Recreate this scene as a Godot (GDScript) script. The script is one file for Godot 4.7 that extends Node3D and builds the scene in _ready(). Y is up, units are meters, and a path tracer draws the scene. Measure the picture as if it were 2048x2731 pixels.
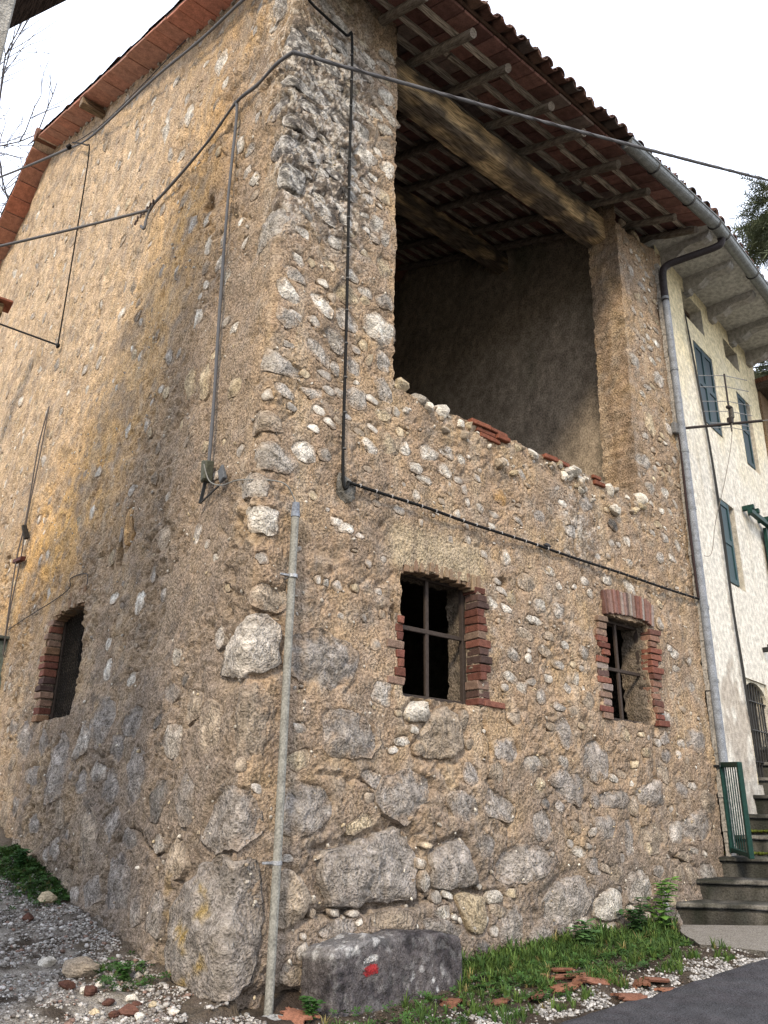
extends Node3D

# ---------------------------------------------------------------- mesh accumulator
class Acc:
	var v := PackedVector3Array()
	var n := PackedVector3Array()
	var c := PackedColorArray()
	var i := PackedInt32Array()
	func quad(a: Vector3, b: Vector3, d: Vector3, e: Vector3, col: Color) -> void:
		var m := (b - a).cross(e - a)
		if m.length_squared() < 1e-14:
			m = (d - b).cross(e - d)
		m = m.normalized()
		var k := v.size()
		v.append(a); v.append(b); v.append(d); v.append(e)
		for q in 4:
			n.append(m); c.append(col)
		i.append_array([k, k + 2, k + 1, k, k + 3, k + 2])
	func tri(a: Vector3, b: Vector3, d: Vector3, col: Color) -> void:
		var m := (b - a).cross(d - a).normalized()
		var k := v.size()
		v.append(a); v.append(b); v.append(d)
		for q in 3:
			n.append(m); c.append(col)
		i.append_array([k, k + 2, k + 1])
	func mesh() -> ArrayMesh:
		var a := []
		a.resize(Mesh.ARRAY_MAX)
		a[Mesh.ARRAY_VERTEX] = v
		a[Mesh.ARRAY_NORMAL] = n
		a[Mesh.ARRAY_COLOR] = c
		a[Mesh.ARRAY_INDEX] = i
		var m := ArrayMesh.new()
		m.add_surface_from_arrays(Mesh.PRIMITIVE_TRIANGLES, a)
		return m

# ---------------------------------------------------------------- what the walls are made of
# boulders of the front wall: kind, how far proud, outline in metres along and up the wall
const BOULDERS := [
	[0, 1.0, [0.29, 2.68, 0.49, 2.75, 0.67, 2.73, 0.81, 2.71, 0.92, 2.60, 0.88, 2.55, 0.77, 2.40, 0.68, 2.35, 0.56, 2.38, 0.41, 2.38, 0.30, 2.47]],
	[0, 1.0, [0.54, 2.25, 0.74, 2.29, 0.89, 2.24, 1.02, 2.18, 1.10, 2.04, 0.99, 1.96, 0.78, 1.94, 0.61, 1.97, 0.57, 2.08]],
	[2, 1.6, [1.54, 2.30, 1.69, 2.38, 1.85, 2.32, 1.89, 2.10, 1.76, 2.01, 1.53, 1.99, 1.39, 2.06, 1.48, 2.19]],
	[1, 1.5, [1.29, 2.30, 1.36, 2.37, 1.51, 2.38, 1.54, 2.30, 1.51, 2.24, 1.32, 2.22]],
	[3, 0.8, [0.31, 1.93, 0.39, 1.97, 0.51, 2.01, 0.50, 1.89, 0.41, 1.85, 0.32, 1.90]],
	[0, 0.9, [0.28, 1.76, 0.44, 1.82, 0.63, 1.80, 0.73, 1.72, 0.72, 1.62, 0.58, 1.51, 0.46, 1.47, 0.31, 1.49]],
	[0, 1.0, [1.03, 1.78, 1.16, 1.87, 1.38, 1.92, 1.62, 1.89, 1.68, 1.81, 1.53, 1.70, 1.42, 1.65, 1.33, 1.54, 1.17, 1.59, 1.05, 1.68]],
	[3, 0.9, [0.80, 1.54, 0.94, 1.63, 1.02, 1.62, 1.09, 1.56, 0.99, 1.54, 0.86, 1.48, 0.80, 1.49]],
	[0, 1.7, [0.61, 1.39, 0.75, 1.42, 1.08, 1.50, 1.27, 1.53, 1.38, 1.46, 1.44, 1.36, 1.42, 1.24, 1.45, 1.11, 1.20, 1.10, 0.95, 1.09, 0.69, 1.09, 0.65, 1.19, 0.62, 1.30]],
	[0, 1.5, [1.55, 1.40, 1.69, 1.45, 1.84, 1.48, 1.94, 1.35, 2.01, 1.17, 1.77, 1.15, 1.55, 1.15]],
	[2, 1.6, [0.27, 1.31, 0.38, 1.31, 0.49, 1.26, 0.55, 1.17, 0.54, 1.08, 0.45, 1.01, 0.30, 0.99]],
	[2, 1.2, [0.98, 1.04, 1.09, 1.06, 1.26, 1.07, 1.38, 1.03, 1.42, 0.95, 1.35, 0.91, 1.16, 0.95, 0.98, 0.96]],
	[3, 1.3, [1.75, 1.12, 1.90, 1.13, 2.05, 1.09, 2.07, 0.94, 2.01, 0.85, 1.88, 0.89, 1.83, 1.00]],
	[1, 1.5, [2.08, 1.12, 2.20, 1.13, 2.26, 1.11, 2.25, 1.05, 2.10, 1.04]],
	[0, 0.9, [2.18, 0.83, 2.22, 0.96, 2.37, 1.04, 2.46, 0.94, 2.46, 0.76, 2.28, 0.75]],
	[4, 1.2, [1.92, 0.82, 2.01, 0.83, 2.11, 0.80, 2.07, 0.74, 1.92, 0.75]],
	[2, 1.0, [0.35, 0.79, 0.46, 0.82, 0.55, 0.77, 0.56, 0.71, 0.46, 0.70, 0.36, 0.73]],
	[0, 1.0, [0.61, 0.98, 0.77, 1.03, 0.93, 1.01, 0.96, 0.95, 0.77, 0.92, 0.60, 0.93]],
	[0, 1.0, [1.44, 1.01, 1.65, 0.98, 1.85, 0.91, 1.86, 0.85, 1.65, 0.85, 1.44, 0.90]],
	[0, 0.7, [2.21, 1.39, 2.47, 1.44, 2.73, 1.42, 2.91, 1.39, 2.83, 1.27, 2.59, 1.16, 2.30, 1.16, 2.13, 1.22]],
	[0, 0.7, [3.37, 1.78, 3.59, 1.84, 3.92, 1.86, 3.98, 1.77, 3.86, 1.70, 3.52, 1.70]],
	[0, 1.3, [2.68, 1.06, 2.89, 1.18, 3.14, 1.21, 3.26, 1.09, 3.22, 0.91, 2.98, 0.86, 2.73, 0.81, 2.64, 0.91]],
	[1, 1.3, [3.34, 1.03, 3.58, 1.09, 3.72, 1.06, 3.70, 0.87, 3.43, 0.85, 3.30, 0.90]],
	[5, 0.9, [3.81, 1.19, 4.07, 1.24, 4.29, 1.15, 4.37, 1.02, 4.17, 0.95, 3.77, 0.97]],
	[0, 0.6, [3.88, 1.63, 4.01, 1.64, 4.05, 1.48, 4.00, 1.31, 3.85, 1.30]],
	[0, 0.7, [3.35, 1.62, 3.61, 1.65, 3.74, 1.56, 3.68, 1.46, 3.44, 1.44]],
	[3, 0.7, [2.65, 1.86, 2.75, 1.93, 2.81, 1.87, 2.76, 1.79, 2.66, 1.83]],
	[0, 0.8, [2.87, 1.91, 3.28, 1.99, 3.40, 1.86, 3.24, 1.70, 2.97, 1.76]],
	[0, 0.8, [4.05, 1.87, 4.50, 1.97, 4.61, 1.81, 4.34, 1.72, 4.08, 1.73]],
	[0, 0.9, [4.74, 1.58, 5.20, 1.75, 5.41, 1.58, 5.25, 1.43, 4.82, 1.44]],
	[2, 0.8, [4.13, 1.56, 4.49, 1.62, 4.62, 1.45, 4.32, 1.31, 4.07, 1.40]],
	[0, 0.6, [3.34, 2.24, 3.52, 2.29, 3.69, 2.13, 3.69, 1.97, 3.47, 1.88, 3.29, 2.03]],
	[0, 0.5, [2.83, 1.91, 3.04, 2.02, 3.20, 1.92, 3.15, 1.85, 2.88, 1.84]],
	[0, 0.5, [2.17, 2.16, 2.43, 2.21, 2.55, 2.09, 2.41, 1.99, 2.22, 2.02]],
	[5, 0.7, [-0.03, 4.71, 0.05, 4.67, 0.20, 4.61, 0.35, 4.58, 0.31, 4.51, 0.04, 4.47, -0.07, 4.51]],
	[5, 0.8, [0.03, 5.04, 0.16, 5.02, 0.27, 4.96, 0.12, 4.87, 0.03, 4.93]],
	[1, 0.9, [-0.00, 5.23, 0.09, 5.31, 0.25, 5.16, 0.19, 5.10, 0.05, 5.12]],
	[1, 0.9, [0.29, 5.29, 0.41, 5.33, 0.55, 5.22, 0.54, 5.13, 0.41, 5.15]],
	[5, 0.9, [0.44, 5.03, 0.51, 5.09, 0.68, 5.03, 0.67, 4.88, 0.58, 4.86]],
	[3, 0.9, [0.52, 5.41, 0.61, 5.54, 0.71, 5.53, 0.82, 5.41, 0.65, 5.33]],
	[1, 1.0, [0.84, 5.34, 0.97, 5.42, 1.17, 5.36, 1.18, 5.20, 1.03, 5.10, 0.85, 5.18]],
	[5, 1.0, [0.92, 5.54, 1.05, 5.62, 1.15, 5.60, 1.14, 5.48, 0.97, 5.45]],
	[5, 0.7, [0.94, 4.77, 1.05, 4.84, 1.15, 4.75, 1.17, 4.64, 1.02, 4.63]],
	[3, 1.2, [1.02, 4.33, 1.11, 4.39, 1.19, 4.31, 1.12, 4.19, 1.04, 4.22]],
]
# smaller stones of the front wall: along, up, width, height, kind
const STONES := [
	[1.40, 4.17, 0.15, 0.09, 1],
	[1.71, 4.24, 0.23, 0.11, 1],
	[1.48, 4.09, 0.20, 0.06, 1],
	[1.41, 3.93, 0.09, 0.10, 1],
	[1.54, 4.34, 0.21, 0.14, 1],
	[1.76, 4.42, 0.17, 0.09, 5],
	[2.47, 4.55, 0.14, 0.08, 1],
	[2.68, 4.49, 0.17, 0.14, 5],
	[2.42, 4.19, 0.21, 0.14, 6],
	[2.28, 3.90, 0.10, 0.06, 1],
	[1.98, 3.71, 0.09, 0.07, 1],
	[2.42, 3.65, 0.13, 0.16, 1],
	[2.99, 3.65, 0.16, 0.08, 1],
	[3.10, 3.53, 0.13, 0.08, 1],
	[3.32, 3.57, 0.10, 0.06, 1],
	[3.54, 3.55, 0.12, 0.09, 1],
	[3.87, 3.73, 0.20, 0.10, 1],
	[4.24, 3.73, 0.26, 0.15, 1],
	[4.26, 4.22, 0.12, 0.12, 1],
	[4.26, 3.99, 0.12, 0.10, 1],
	[2.21, 3.22, 0.16, 0.10, 1],
	[2.39, 3.21, 0.19, 0.09, 1],
	[2.81, 3.31, 0.16, 0.13, 5],
	[3.08, 3.31, 0.17, 0.16, 5],
	[2.72, 3.17, 0.25, 0.06, 1],
	[4.92, 5.76, 0.34, 0.27, 3],
	[4.75, 5.26, 0.37, 0.18, 5],
	[5.01, 4.74, 0.12, 0.09, 1],
	[4.87, 4.54, 0.16, 0.10, 3],
	[3.63, 4.43, 0.26, 0.19, 0],
	[2.89, 4.14, 0.20, 0.12, 0],
	[2.67, 3.50, 0.27, 0.18, 2],
	[5.21, 6.44, 0.27, 0.23, 5],
	[4.72, 6.51, 0.26, 0.17, 5],
	[2.10, 4.29, 0.13, 0.07, 5],
	[1.94, 4.15, 0.10, 0.11, 5],
	[3.25, 4.36, 0.14, 0.08, 1],
	[1.10, 4.28, 0.19, 0.19, 3],
	[1.29, 4.30, 0.13, 0.12, 1],
	[3.32, 4.10, 0.18, 0.14, 5],
	[4.05, 4.34, 0.21, 0.13, 4],
	[3.77, 3.95, 0.13, 0.08, 5],
	[2.60, 4.03, 0.16, 0.10, 5],
	[1.68, 3.97, 0.11, 0.07, 2],
	[1.85, 3.90, 0.09, 0.09, 1],
	[1.46, 3.73, 0.06, 0.07, 5],
	[1.23, 3.77, 0.12, 0.07, 5],
	[2.31, 4.01, 0.13, 0.07, 5],
	[4.86, 4.18, 0.16, 0.12, 5],
	[5.14, 4.99, 0.17, 0.13, 1],
	[4.54, 4.69, 0.23, 0.14, 2],
	[5.24, 5.31, 0.17, 0.13, 3],
	[2.20, 3.23, 0.11, 0.12, 1],
	[2.83, 3.32, 0.15, 0.11, 1],
	[2.73, 3.16, 0.25, 0.07, 1],
	[2.60, 3.03, 0.26, 0.10, 2],
	[2.93, 3.07, 0.17, 0.09, 2],
	[2.86, 2.93, 0.20, 0.12, 2],
	[3.16, 3.02, 0.18, 0.07, 1],
	[2.47, 2.84, 0.21, 0.10, 5],
	[2.65, 2.90, 0.08, 0.05, 1],
	[2.65, 2.84, 0.08, 0.09, 1],
	[2.42, 2.66, 0.21, 0.08, 1],
	[2.57, 2.60, 0.20, 0.12, 1],
	[2.92, 2.71, 0.14, 0.07, 1],
	[3.27, 2.87, 0.09, 0.06, 3],
	[3.37, 2.85, 0.09, 0.06, 5],
	[3.17, 2.65, 0.17, 0.08, 5],
	[3.37, 2.67, 0.09, 0.06, 1],
	[3.42, 2.57, 0.20, 0.16, 2],
	[2.44, 2.34, 0.21, 0.11, 2],
	[4.97, 3.19, 0.18, 0.10, 1],
	[3.04, 2.05, 0.14, 0.11, 5],
	[5.00, 3.04, 0.18, 0.09, 5],
	[2.73, 1.87, 0.15, 0.09, 3],
	[4.51, 2.29, 0.13, 0.08, 5],
	[4.69, 2.54, 0.19, 0.12, 1],
	[2.36, 2.57, 0.11, 0.07, 5],
	[3.02, 2.48, 0.19, 0.08, 5],
	[2.80, 2.55, 0.12, 0.14, 5],
	[3.31, 2.35, 0.13, 0.06, 3],
	[2.90, 2.32, 0.16, 0.06, 2],
	[5.03, 2.64, 0.15, 0.09, 2],
	[4.88, 2.76, 0.14, 0.11, 2],
	[5.27, 2.88, 0.15, 0.10, 5],
	[4.89, 3.23, 0.15, 0.10, 5],
	[4.73, 3.45, 0.14, 0.12, 5],
	[4.77, 3.66, 0.15, 0.07, 3],
	[1.98, 3.70, 0.07, 0.07, 5],
	[2.31, 3.43, 0.12, 0.05, 5],
	[2.65, 3.48, 0.23, 0.13, 2],
	[2.36, 3.35, 0.16, 0.05, 5],
	[3.48, 3.65, 0.14, 0.09, 5],
	[2.42, 3.64, 0.10, 0.13, 1],
	[2.98, 3.65, 0.13, 0.07, 3],
	[3.98, 2.32, 0.15, 0.12, 3],
	[4.23, 2.34, 0.18, 0.06, 3],
	[4.31, 2.19, 0.21, 0.08, 3],
	[2.80, 2.04, 0.12, 0.08, 2],
	[3.88, 1.99, 0.19, 0.08, 2],
	[4.09, 2.07, 0.12, 0.08, 3],
	[4.96, 2.31, 0.20, 0.09, 5],
	[3.41, 2.98, 0.16, 0.14, 5],
	[3.06, 2.84, 0.19, 0.08, 5],
	[0.52, 3.09, 0.06, 0.07, 1],
	[0.58, 3.08, 0.05, 0.05, 1],
	[0.68, 3.08, 0.10, 0.08, 5],
	[0.84, 3.09, 0.07, 0.07, 3],
	[0.72, 2.88, 0.06, 0.05, 5],
	[1.02, 2.72, 0.09, 0.09, 5],
	[0.94, 3.29, 0.07, 0.07, 5],
	[1.38, 2.18, 0.12, 0.06, 1],
	[1.27, 2.09, 0.15, 0.07, 1],
	[1.20, 2.03, 0.13, 0.06, 1],
	[1.23, 2.27, 0.10, 0.06, 3],
	[0.42, 2.11, 0.11, 0.06, 5],
	[1.05, 3.11, 0.09, 0.06, 5],
	[0.72, 3.50, 0.16, 0.10, 1],
	[1.48, 2.83, 0.05, 0.05, 5],
	[1.95, 2.12, 0.08, 0.08, 2],
	[1.90, 2.30, 0.10, 0.14, 2],
	[1.43, 2.05, 0.12, 0.09, 2],
	[0.01, 1.88, 0.11, 0.08, 2],
	[0.68, 2.50, 0.08, 0.04, 5],
	[1.10, 2.95, 0.07, 0.06, 2],
	[0.07, 3.14, 0.13, 0.11, 5],
	[0.74, 1.06, 0.11, 0.05, 1],
	[0.88, 1.05, 0.11, 0.04, 5],
	[0.93, 1.00, 0.06, 0.05, 1],
	[1.51, 1.43, 0.11, 0.05, 3],
	[1.45, 1.33, 0.10, 0.09, 1],
	[1.48, 1.21, 0.10, 0.12, 5],
	[1.58, 1.11, 0.11, 0.08, 5],
	[1.69, 1.12, 0.15, 0.05, 1],
	[1.65, 1.02, 0.15, 0.09, 1],
	[1.75, 0.98, 0.08, 0.04, 1],
	[1.80, 0.96, 0.05, 0.05, 1],
	[2.34, 1.10, 0.17, 0.08, 3],
	[2.21, 0.99, 0.26, 0.09, 2],
	[2.02, 1.16, 0.07, 0.05, 1],
	[2.14, 0.87, 0.11, 0.07, 5],
	[0.57, 1.14, 0.07, 0.06, 2],
	[0.58, 1.07, 0.05, 0.05, 2],
	[0.51, 0.95, 0.05, 0.04, 1],
	[0.51, 0.88, 0.08, 0.10, 5],
	[0.38, 1.37, 0.09, 0.05, 5],
	[0.50, 0.75, 0.11, 0.08, 2],
	[0.41, 0.80, 0.07, 0.06, 5],
	[2.06, 0.94, 0.07, 0.08, 1],
	[1.94, 0.91, 0.10, 0.09, 5],
	[3.06, 1.43, 0.13, 0.07, 5],
	[3.16, 1.37, 0.20, 0.09, 1],
	[3.28, 1.41, 0.13, 0.06, 5],
	[3.86, 0.92, 0.19, 0.06, 1],
	[3.43, 0.82, 0.16, 0.06, 1],
	[3.15, 0.88, 0.13, 0.07, 5],
	[3.00, 0.84, 0.08, 0.07, 1],
	[2.87, 0.83, 0.14, 0.08, 4],
	[3.18, 0.80, 0.17, 0.06, 5],
	[3.54, 0.82, 0.14, 0.05, 1],
	[4.45, 0.91, 0.11, 0.12, 1],
	[4.45, 1.03, 0.08, 0.08, 1],
	[4.71, 1.71, 0.11, 0.07, 5],
	[4.03, 1.91, 0.08, 0.06, 1],
	[3.99, 0.90, 0.15, 0.05, 5],
	[4.13, 0.87, 0.15, 0.05, 5],
	[3.46, 1.93, 0.14, 0.08, 5],
	[3.75, 1.94, 0.20, 0.08, 1],
	[2.77, 1.72, 0.12, 0.09, 4],
	[4.82, 1.31, 0.26, 0.08, 2],
	[5.01, 1.36, 0.27, 0.06, 5],
	[5.19, 1.33, 0.15, 0.06, 1],
	[4.57, 0.94, 0.16, 0.08, 3],
	[4.49, 1.78, 0.22, 0.10, 4],
	[5.08, 1.92, 0.21, 0.08, 5],
	[4.73, 1.17, 0.25, 0.11, 2],
	[3.51, 1.24, 0.30, 0.11, 2],
	[3.14, 1.55, 0.20, 0.09, 2],
	[4.28, 1.38, 0.19, 0.10, 3],
	[0.95, 4.36, 0.13, 0.09, 1],
	[1.30, 4.30, 0.08, 0.15, 1],
	[1.54, 4.32, 0.21, 0.14, 1],
	[1.75, 4.40, 0.17, 0.09, 5],
	[1.72, 4.22, 0.22, 0.09, 1],
	[1.50, 4.09, 0.19, 0.08, 1],
	[1.40, 4.16, 0.15, 0.09, 5],
	[1.41, 3.93, 0.08, 0.12, 1],
	[0.64, 3.53, 0.20, 0.07, 1],
	[0.91, 4.01, 0.12, 0.06, 2],
	[0.33, 3.97, 0.24, 0.17, 1],
	[0.01, 4.31, 0.08, 0.10, 1],
	[0.85, 5.46, 0.10, 0.09, 3],
	[0.85, 5.54, 0.15, 0.09, 1],
	[0.58, 4.74, 0.11, 0.15, 5],
	[0.75, 4.83, 0.17, 0.15, 5],
	[0.90, 4.94, 0.06, 0.13, 3],
	[1.05, 4.98, 0.18, 0.21, 5],
	[0.52, 4.53, 0.16, 0.08, 5],
	[0.79, 4.55, 0.19, 0.17, 5],
	[1.05, 4.52, 0.18, 0.11, 3],
]
const STONES_MORE := [
	[0.41, 4.17, 0.13, 0.07, 1],
	[0.85, 5.04, 0.10, 0.11, 3],
	[0.50, 4.00, 0.13, 0.11, 5],
	[0.21, 4.28, 0.13, 0.07, 5],
	[1.03, 6.60, 0.21, 0.17, 3],
	[0.95, 6.27, 0.16, 0.19, 1],
	[1.04, 6.16, 0.15, 0.19, 5],
	[0.53, 5.85, 0.16, 0.13, 1],
	[0.31, 5.54, 0.09, 0.08, 3],
	[1.88, 4.20, 0.11, 0.07, 5],
	[1.97, 4.03, 0.07, 0.08, 1],
	[0.70, 4.37, 0.09, 0.06, 5],
	[0.63, 4.95, 0.09, 0.11, 1],
	[0.19, 5.01, 0.14, 0.12, 5],
]
# stones of the side wall and of the corner (along < 0 is the side wall)
const CORNER := [
	[0, 1.4, [-0.66, 0.80, -0.58, 1.15, -0.36, 1.33, -0.05, 1.39, 0.20, 1.34, 0.24, 1.05, 0.21, 0.74, -0.10, 0.66, -0.45, 0.68]],
	[0, 1.2, [-0.42, 1.46, -0.36, 1.70, -0.15, 1.80, 0.16, 1.76, 0.22, 1.55, 0.10, 1.43, -0.22, 1.40]],
	[2, 0.9, [-0.10, 1.90, -0.16, 2.16, -0.06, 2.33, 0.10, 2.34, 0.19, 2.20, 0.17, 1.93, 0.05, 1.85]],
	[5, 1.4, [-0.36, 2.42, -0.30, 2.62, -0.10, 2.74, 0.10, 2.80, 0.24, 2.70, 0.25, 2.50, 0.12, 2.42, -0.12, 2.38]],
	[0, 0.8, [-0.95, 0.92, -0.92, 1.12, -0.80, 1.20, -0.70, 1.08, -0.74, 0.88]],
	[0, 0.7, [-0.62, 1.50, -0.72, 1.72, -0.60, 1.88, -0.46, 1.78, -0.47, 1.55]],
	[2, 0.6, [-0.40, 1.92, -0.52, 2.10, -0.42, 2.30, -0.26, 2.24, -0.25, 1.98]],
	[0, 0.7, [-1.40, 1.62, -1.52, 1.92, -1.36, 2.10, -1.20, 1.98, -1.18, 1.70]],
	[0, 0.7, [-3.02, 1.60, -3.10, 2.10, -2.90, 2.32, -2.70, 2.20, -2.70, 1.75]],
	[2, 0.8, [-2.10, 1.20, -2.25, 1.50, -2.05, 1.66, -1.85, 1.50, -1.88, 1.22]],
	[0, 1.0, [-1.62, 0.95, -1.70, 1.25, -1.45, 1.38, -1.25, 1.25, -1.25, 0.98]],
	[5, 0.8, [-0.40, 5.60, -0.34, 5.82, -0.12, 5.98, 0.10, 5.92, 0.05, 5.64]],
	[3, 1.0, [-0.95, 4.62, -1.02, 4.86, -0.88, 4.98, -0.78, 4.80, -0.80, 4.62]],
	[3, 1.0, [-1.25, 4.72, -1.30, 4.98, -1.12, 5.05, -1.08, 4.78]],
	[6, 1.5, [-2.05, 3.66, -2.10, 3.98, -1.98, 4.05, -1.92, 3.76]],
	[1, 0.6, [-1.90, 8.10, -2.02, 8.42, -1.86, 8.52, -1.76, 8.20]],
	[1, 0.6, [-2.45, 8.30, -2.60, 8.66, -2.42, 8.78, -2.32, 8.42]],
	[1, 0.6, [-1.30, 8.30, -1.42, 8.52, -1.22, 8.66, -1.12, 8.40]],
	[5, 0.5, [-0.30, 8.02, -0.36, 8.50, -0.16, 8.62, -0.10, 8.10]],
]
const KIND := [Color(0.385, 0.345, 0.308), Color(0.740, 0.685, 0.600), Color(0.420, 0.345, 0.265), Color(0.580, 0.475, 0.325), Color(0.185, 0.170, 0.155), Color(0.520, 0.472, 0.415), Color(0.54, 0.34, 0.16)]
# small holes left in the masonry: along, up, half width, half height, depth
const PITS := [[-2.17, 3.66, 0.055, 0.13, 0.16], [-1.23, 6.73, 0.07, 0.07, 0.12], [-5.49, 4.25, 0.07, 0.16, 0.12], [-3.70, 6.87, 0.06, 0.09, 0.07], [-0.42, 8.62, 0.05, 0.12, 0.07], [-0.33, 7.40, 0.10, 0.05, 0.08], [2.35, 3.42, 0.06, 0.05, 0.06], [1.20, 2.98, 0.04, 0.06, 0.06]]
const HOUSE_DIR := Vector3(0.9902, 0.0, -0.1393)

# cracks in the render: width, depth, then the points they run through (along, up)
const CRACKS := [[0.010, 0.035, 2.06, 2.40, 2.16, 2.12, 2.12, 1.86, 2.34, 1.52, 2.30, 1.20], [0.009, 0.030, 3.40, 4.72, 3.50, 4.38, 3.36, 4.02, 3.46, 3.66], [0.012, 0.040, -0.55, 1.42, -0.95, 1.36, -1.25, 1.48, -1.60, 1.40], [0.010, 0.035, 4.50, 2.42, 4.40, 2.10, 4.46, 1.75, 4.20, 1.40], [0.012, 0.045, 4.55, 1.32, 4.90, 1.26, 5.25, 1.12], [0.008, 0.030, -0.35, 6.00, -0.75, 6.30, -0.70, 6.75, -1.05, 7.20], [0.009, 0.03, 0.55, 1.86, 0.95, 1.80, 1.30, 1.50], [0.014, 0.05, 0.45, 1.06, 1.00, 1.07, 1.55, 1.10, 2.05, 1.13]]

var noise_a: FastNoiseLite
var noise_b: FastNoiseLite
var noise_c: FastNoiseLite
var noise_r: FastNoiseLite
var rng := RandomNumberGenerator.new()
var mats := {}
var stones := []        # every stone: {p, b, tab, r, proud, kind, seed, side}
var small_bits := [[], []]

# ---------------------------------------------------------------- small helpers
func fresh(sd: int, fr: float, octaves: int, kind := FastNoiseLite.TYPE_SIMPLEX_SMOOTH, fractal := FastNoiseLite.FRACTAL_FBM) -> FastNoiseLite:
	var f := FastNoiseLite.new()
	f.seed = sd
	f.frequency = fr
	f.noise_type = kind
	f.fractal_type = fractal if octaves > 1 else FastNoiseLite.FRACTAL_NONE
	f.fractal_octaves = octaves
	return f

func put(called: String, m: Mesh, mat: Material, parent: Node = self) -> MeshInstance3D:
	var o := MeshInstance3D.new()
	o.name = called
	o.mesh = m
	o.material_override = mat
	parent.add_child(o, true)
	return o

func group_node(called: String, parent: Node = self) -> Node3D:
	var o := Node3D.new()
	o.name = called
	parent.add_child(o, true)
	return o

func tag(o: Node, label: String, category := "", group := "", kind := "") -> Node:
	if label: o.set_meta("label", label)
	if category: o.set_meta("category", category)
	if group: o.set_meta("group", group)
	if kind: o.set_meta("kind", kind)
	return o

func vary(c: Color, amount: float) -> Color:
	var k := 1.0 + rng.randf_range(-amount, amount)
	return Color(c.r * k, c.g * k, c.b * k)

# a box with worn corners; size along the axes of t
func block(a: Acc, t: Transform3D, size: Vector3, bevel: float, jitter: float, col: Color) -> void:
	var h := size * 0.5
	var off := {}
	for s in 8:
		off[s] = Vector3(rng.randf_range(-jitter, jitter), rng.randf_range(-jitter, jitter), rng.randf_range(-jitter, jitter))
	var at := func(sx: int, sy: int, sz: int, axis: int) -> Vector3:
		var p := Vector3((h.x - (0.0 if axis == 0 else bevel)) * sx, (h.y - (0.0 if axis == 1 else bevel)) * sy, (h.z - (0.0 if axis == 2 else bevel)) * sz)
		return t * (p + off[(1 if sx > 0 else 0) + (2 if sy > 0 else 0) + (4 if sz > 0 else 0)])
	for s in [-1, 1]:
		var q0 := [at.call(s, -1, -1, 0), at.call(s, 1, -1, 0), at.call(s, 1, 1, 0), at.call(s, -1, 1, 0)]
		var q1 := [at.call(-1, s, -1, 1), at.call(-1, s, 1, 1), at.call(1, s, 1, 1), at.call(1, s, -1, 1)]
		var q2 := [at.call(-1, -1, s, 2), at.call(1, -1, s, 2), at.call(1, 1, s, 2), at.call(-1, 1, s, 2)]
		for q in [q0, q1, q2]:
			if s > 0: a.quad(q[0], q[1], q[2], q[3], col)
			else: a.quad(q[3], q[2], q[1], q[0], col)
	if bevel <= 0.0: return
	var mid := t.origin
	for s in [-1, 1]:
		for u in [-1, 1]:
			for e in [[at.call(s, u, -1, 0), at.call(s, u, 1, 0), at.call(s, u, 1, 1), at.call(s, u, -1, 1)], [at.call(s, -1, u, 0), at.call(s, 1, u, 0), at.call(s, 1, u, 2), at.call(s, -1, u, 2)], [at.call(-1, s, u, 1), at.call(1, s, u, 1), at.call(1, s, u, 2), at.call(-1, s, u, 2)]]:
				if ((e[1] - e[0]).cross(e[3] - e[0])).dot((e[0] + e[2]) * 0.5 - mid) > 0: a.quad(e[0], e[1], e[2], e[3], col)
				else: a.quad(e[3], e[2], e[1], e[0], col)
			for w in [-1, 1]:
				var x: Vector3 = at.call(s, u, w, 0)
				var y: Vector3 = at.call(s, u, w, 1)
				var z: Vector3 = at.call(s, u, w, 2)
				if (y - x).cross(z - x).dot(x - mid) > 0: a.tri(x, y, z, col)
				else: a.tri(x, z, y, col)

func box(a: Acc, lo: Vector3, hi: Vector3, bevel: float, col: Color) -> void:
	block(a, Transform3D(Basis(), (lo + hi) * 0.5), hi - lo, bevel, 0.0, col)

# a bar from p to q, w across and h high
func bar(a: Acc, p: Vector3, q: Vector3, w: float, h: float, bevel: float, jitter: float, col: Color, up := Vector3.UP) -> void:
	var z := (q - p).normalized()
	var x := up.cross(z)
	x = (Vector3.RIGHT if x.length() < 0.01 else x).normalized()
	block(a, Transform3D(Basis(x, z.cross(x), z), (p + q) * 0.5), Vector3(w, h, (q - p).length()), bevel, jitter, col)

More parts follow.
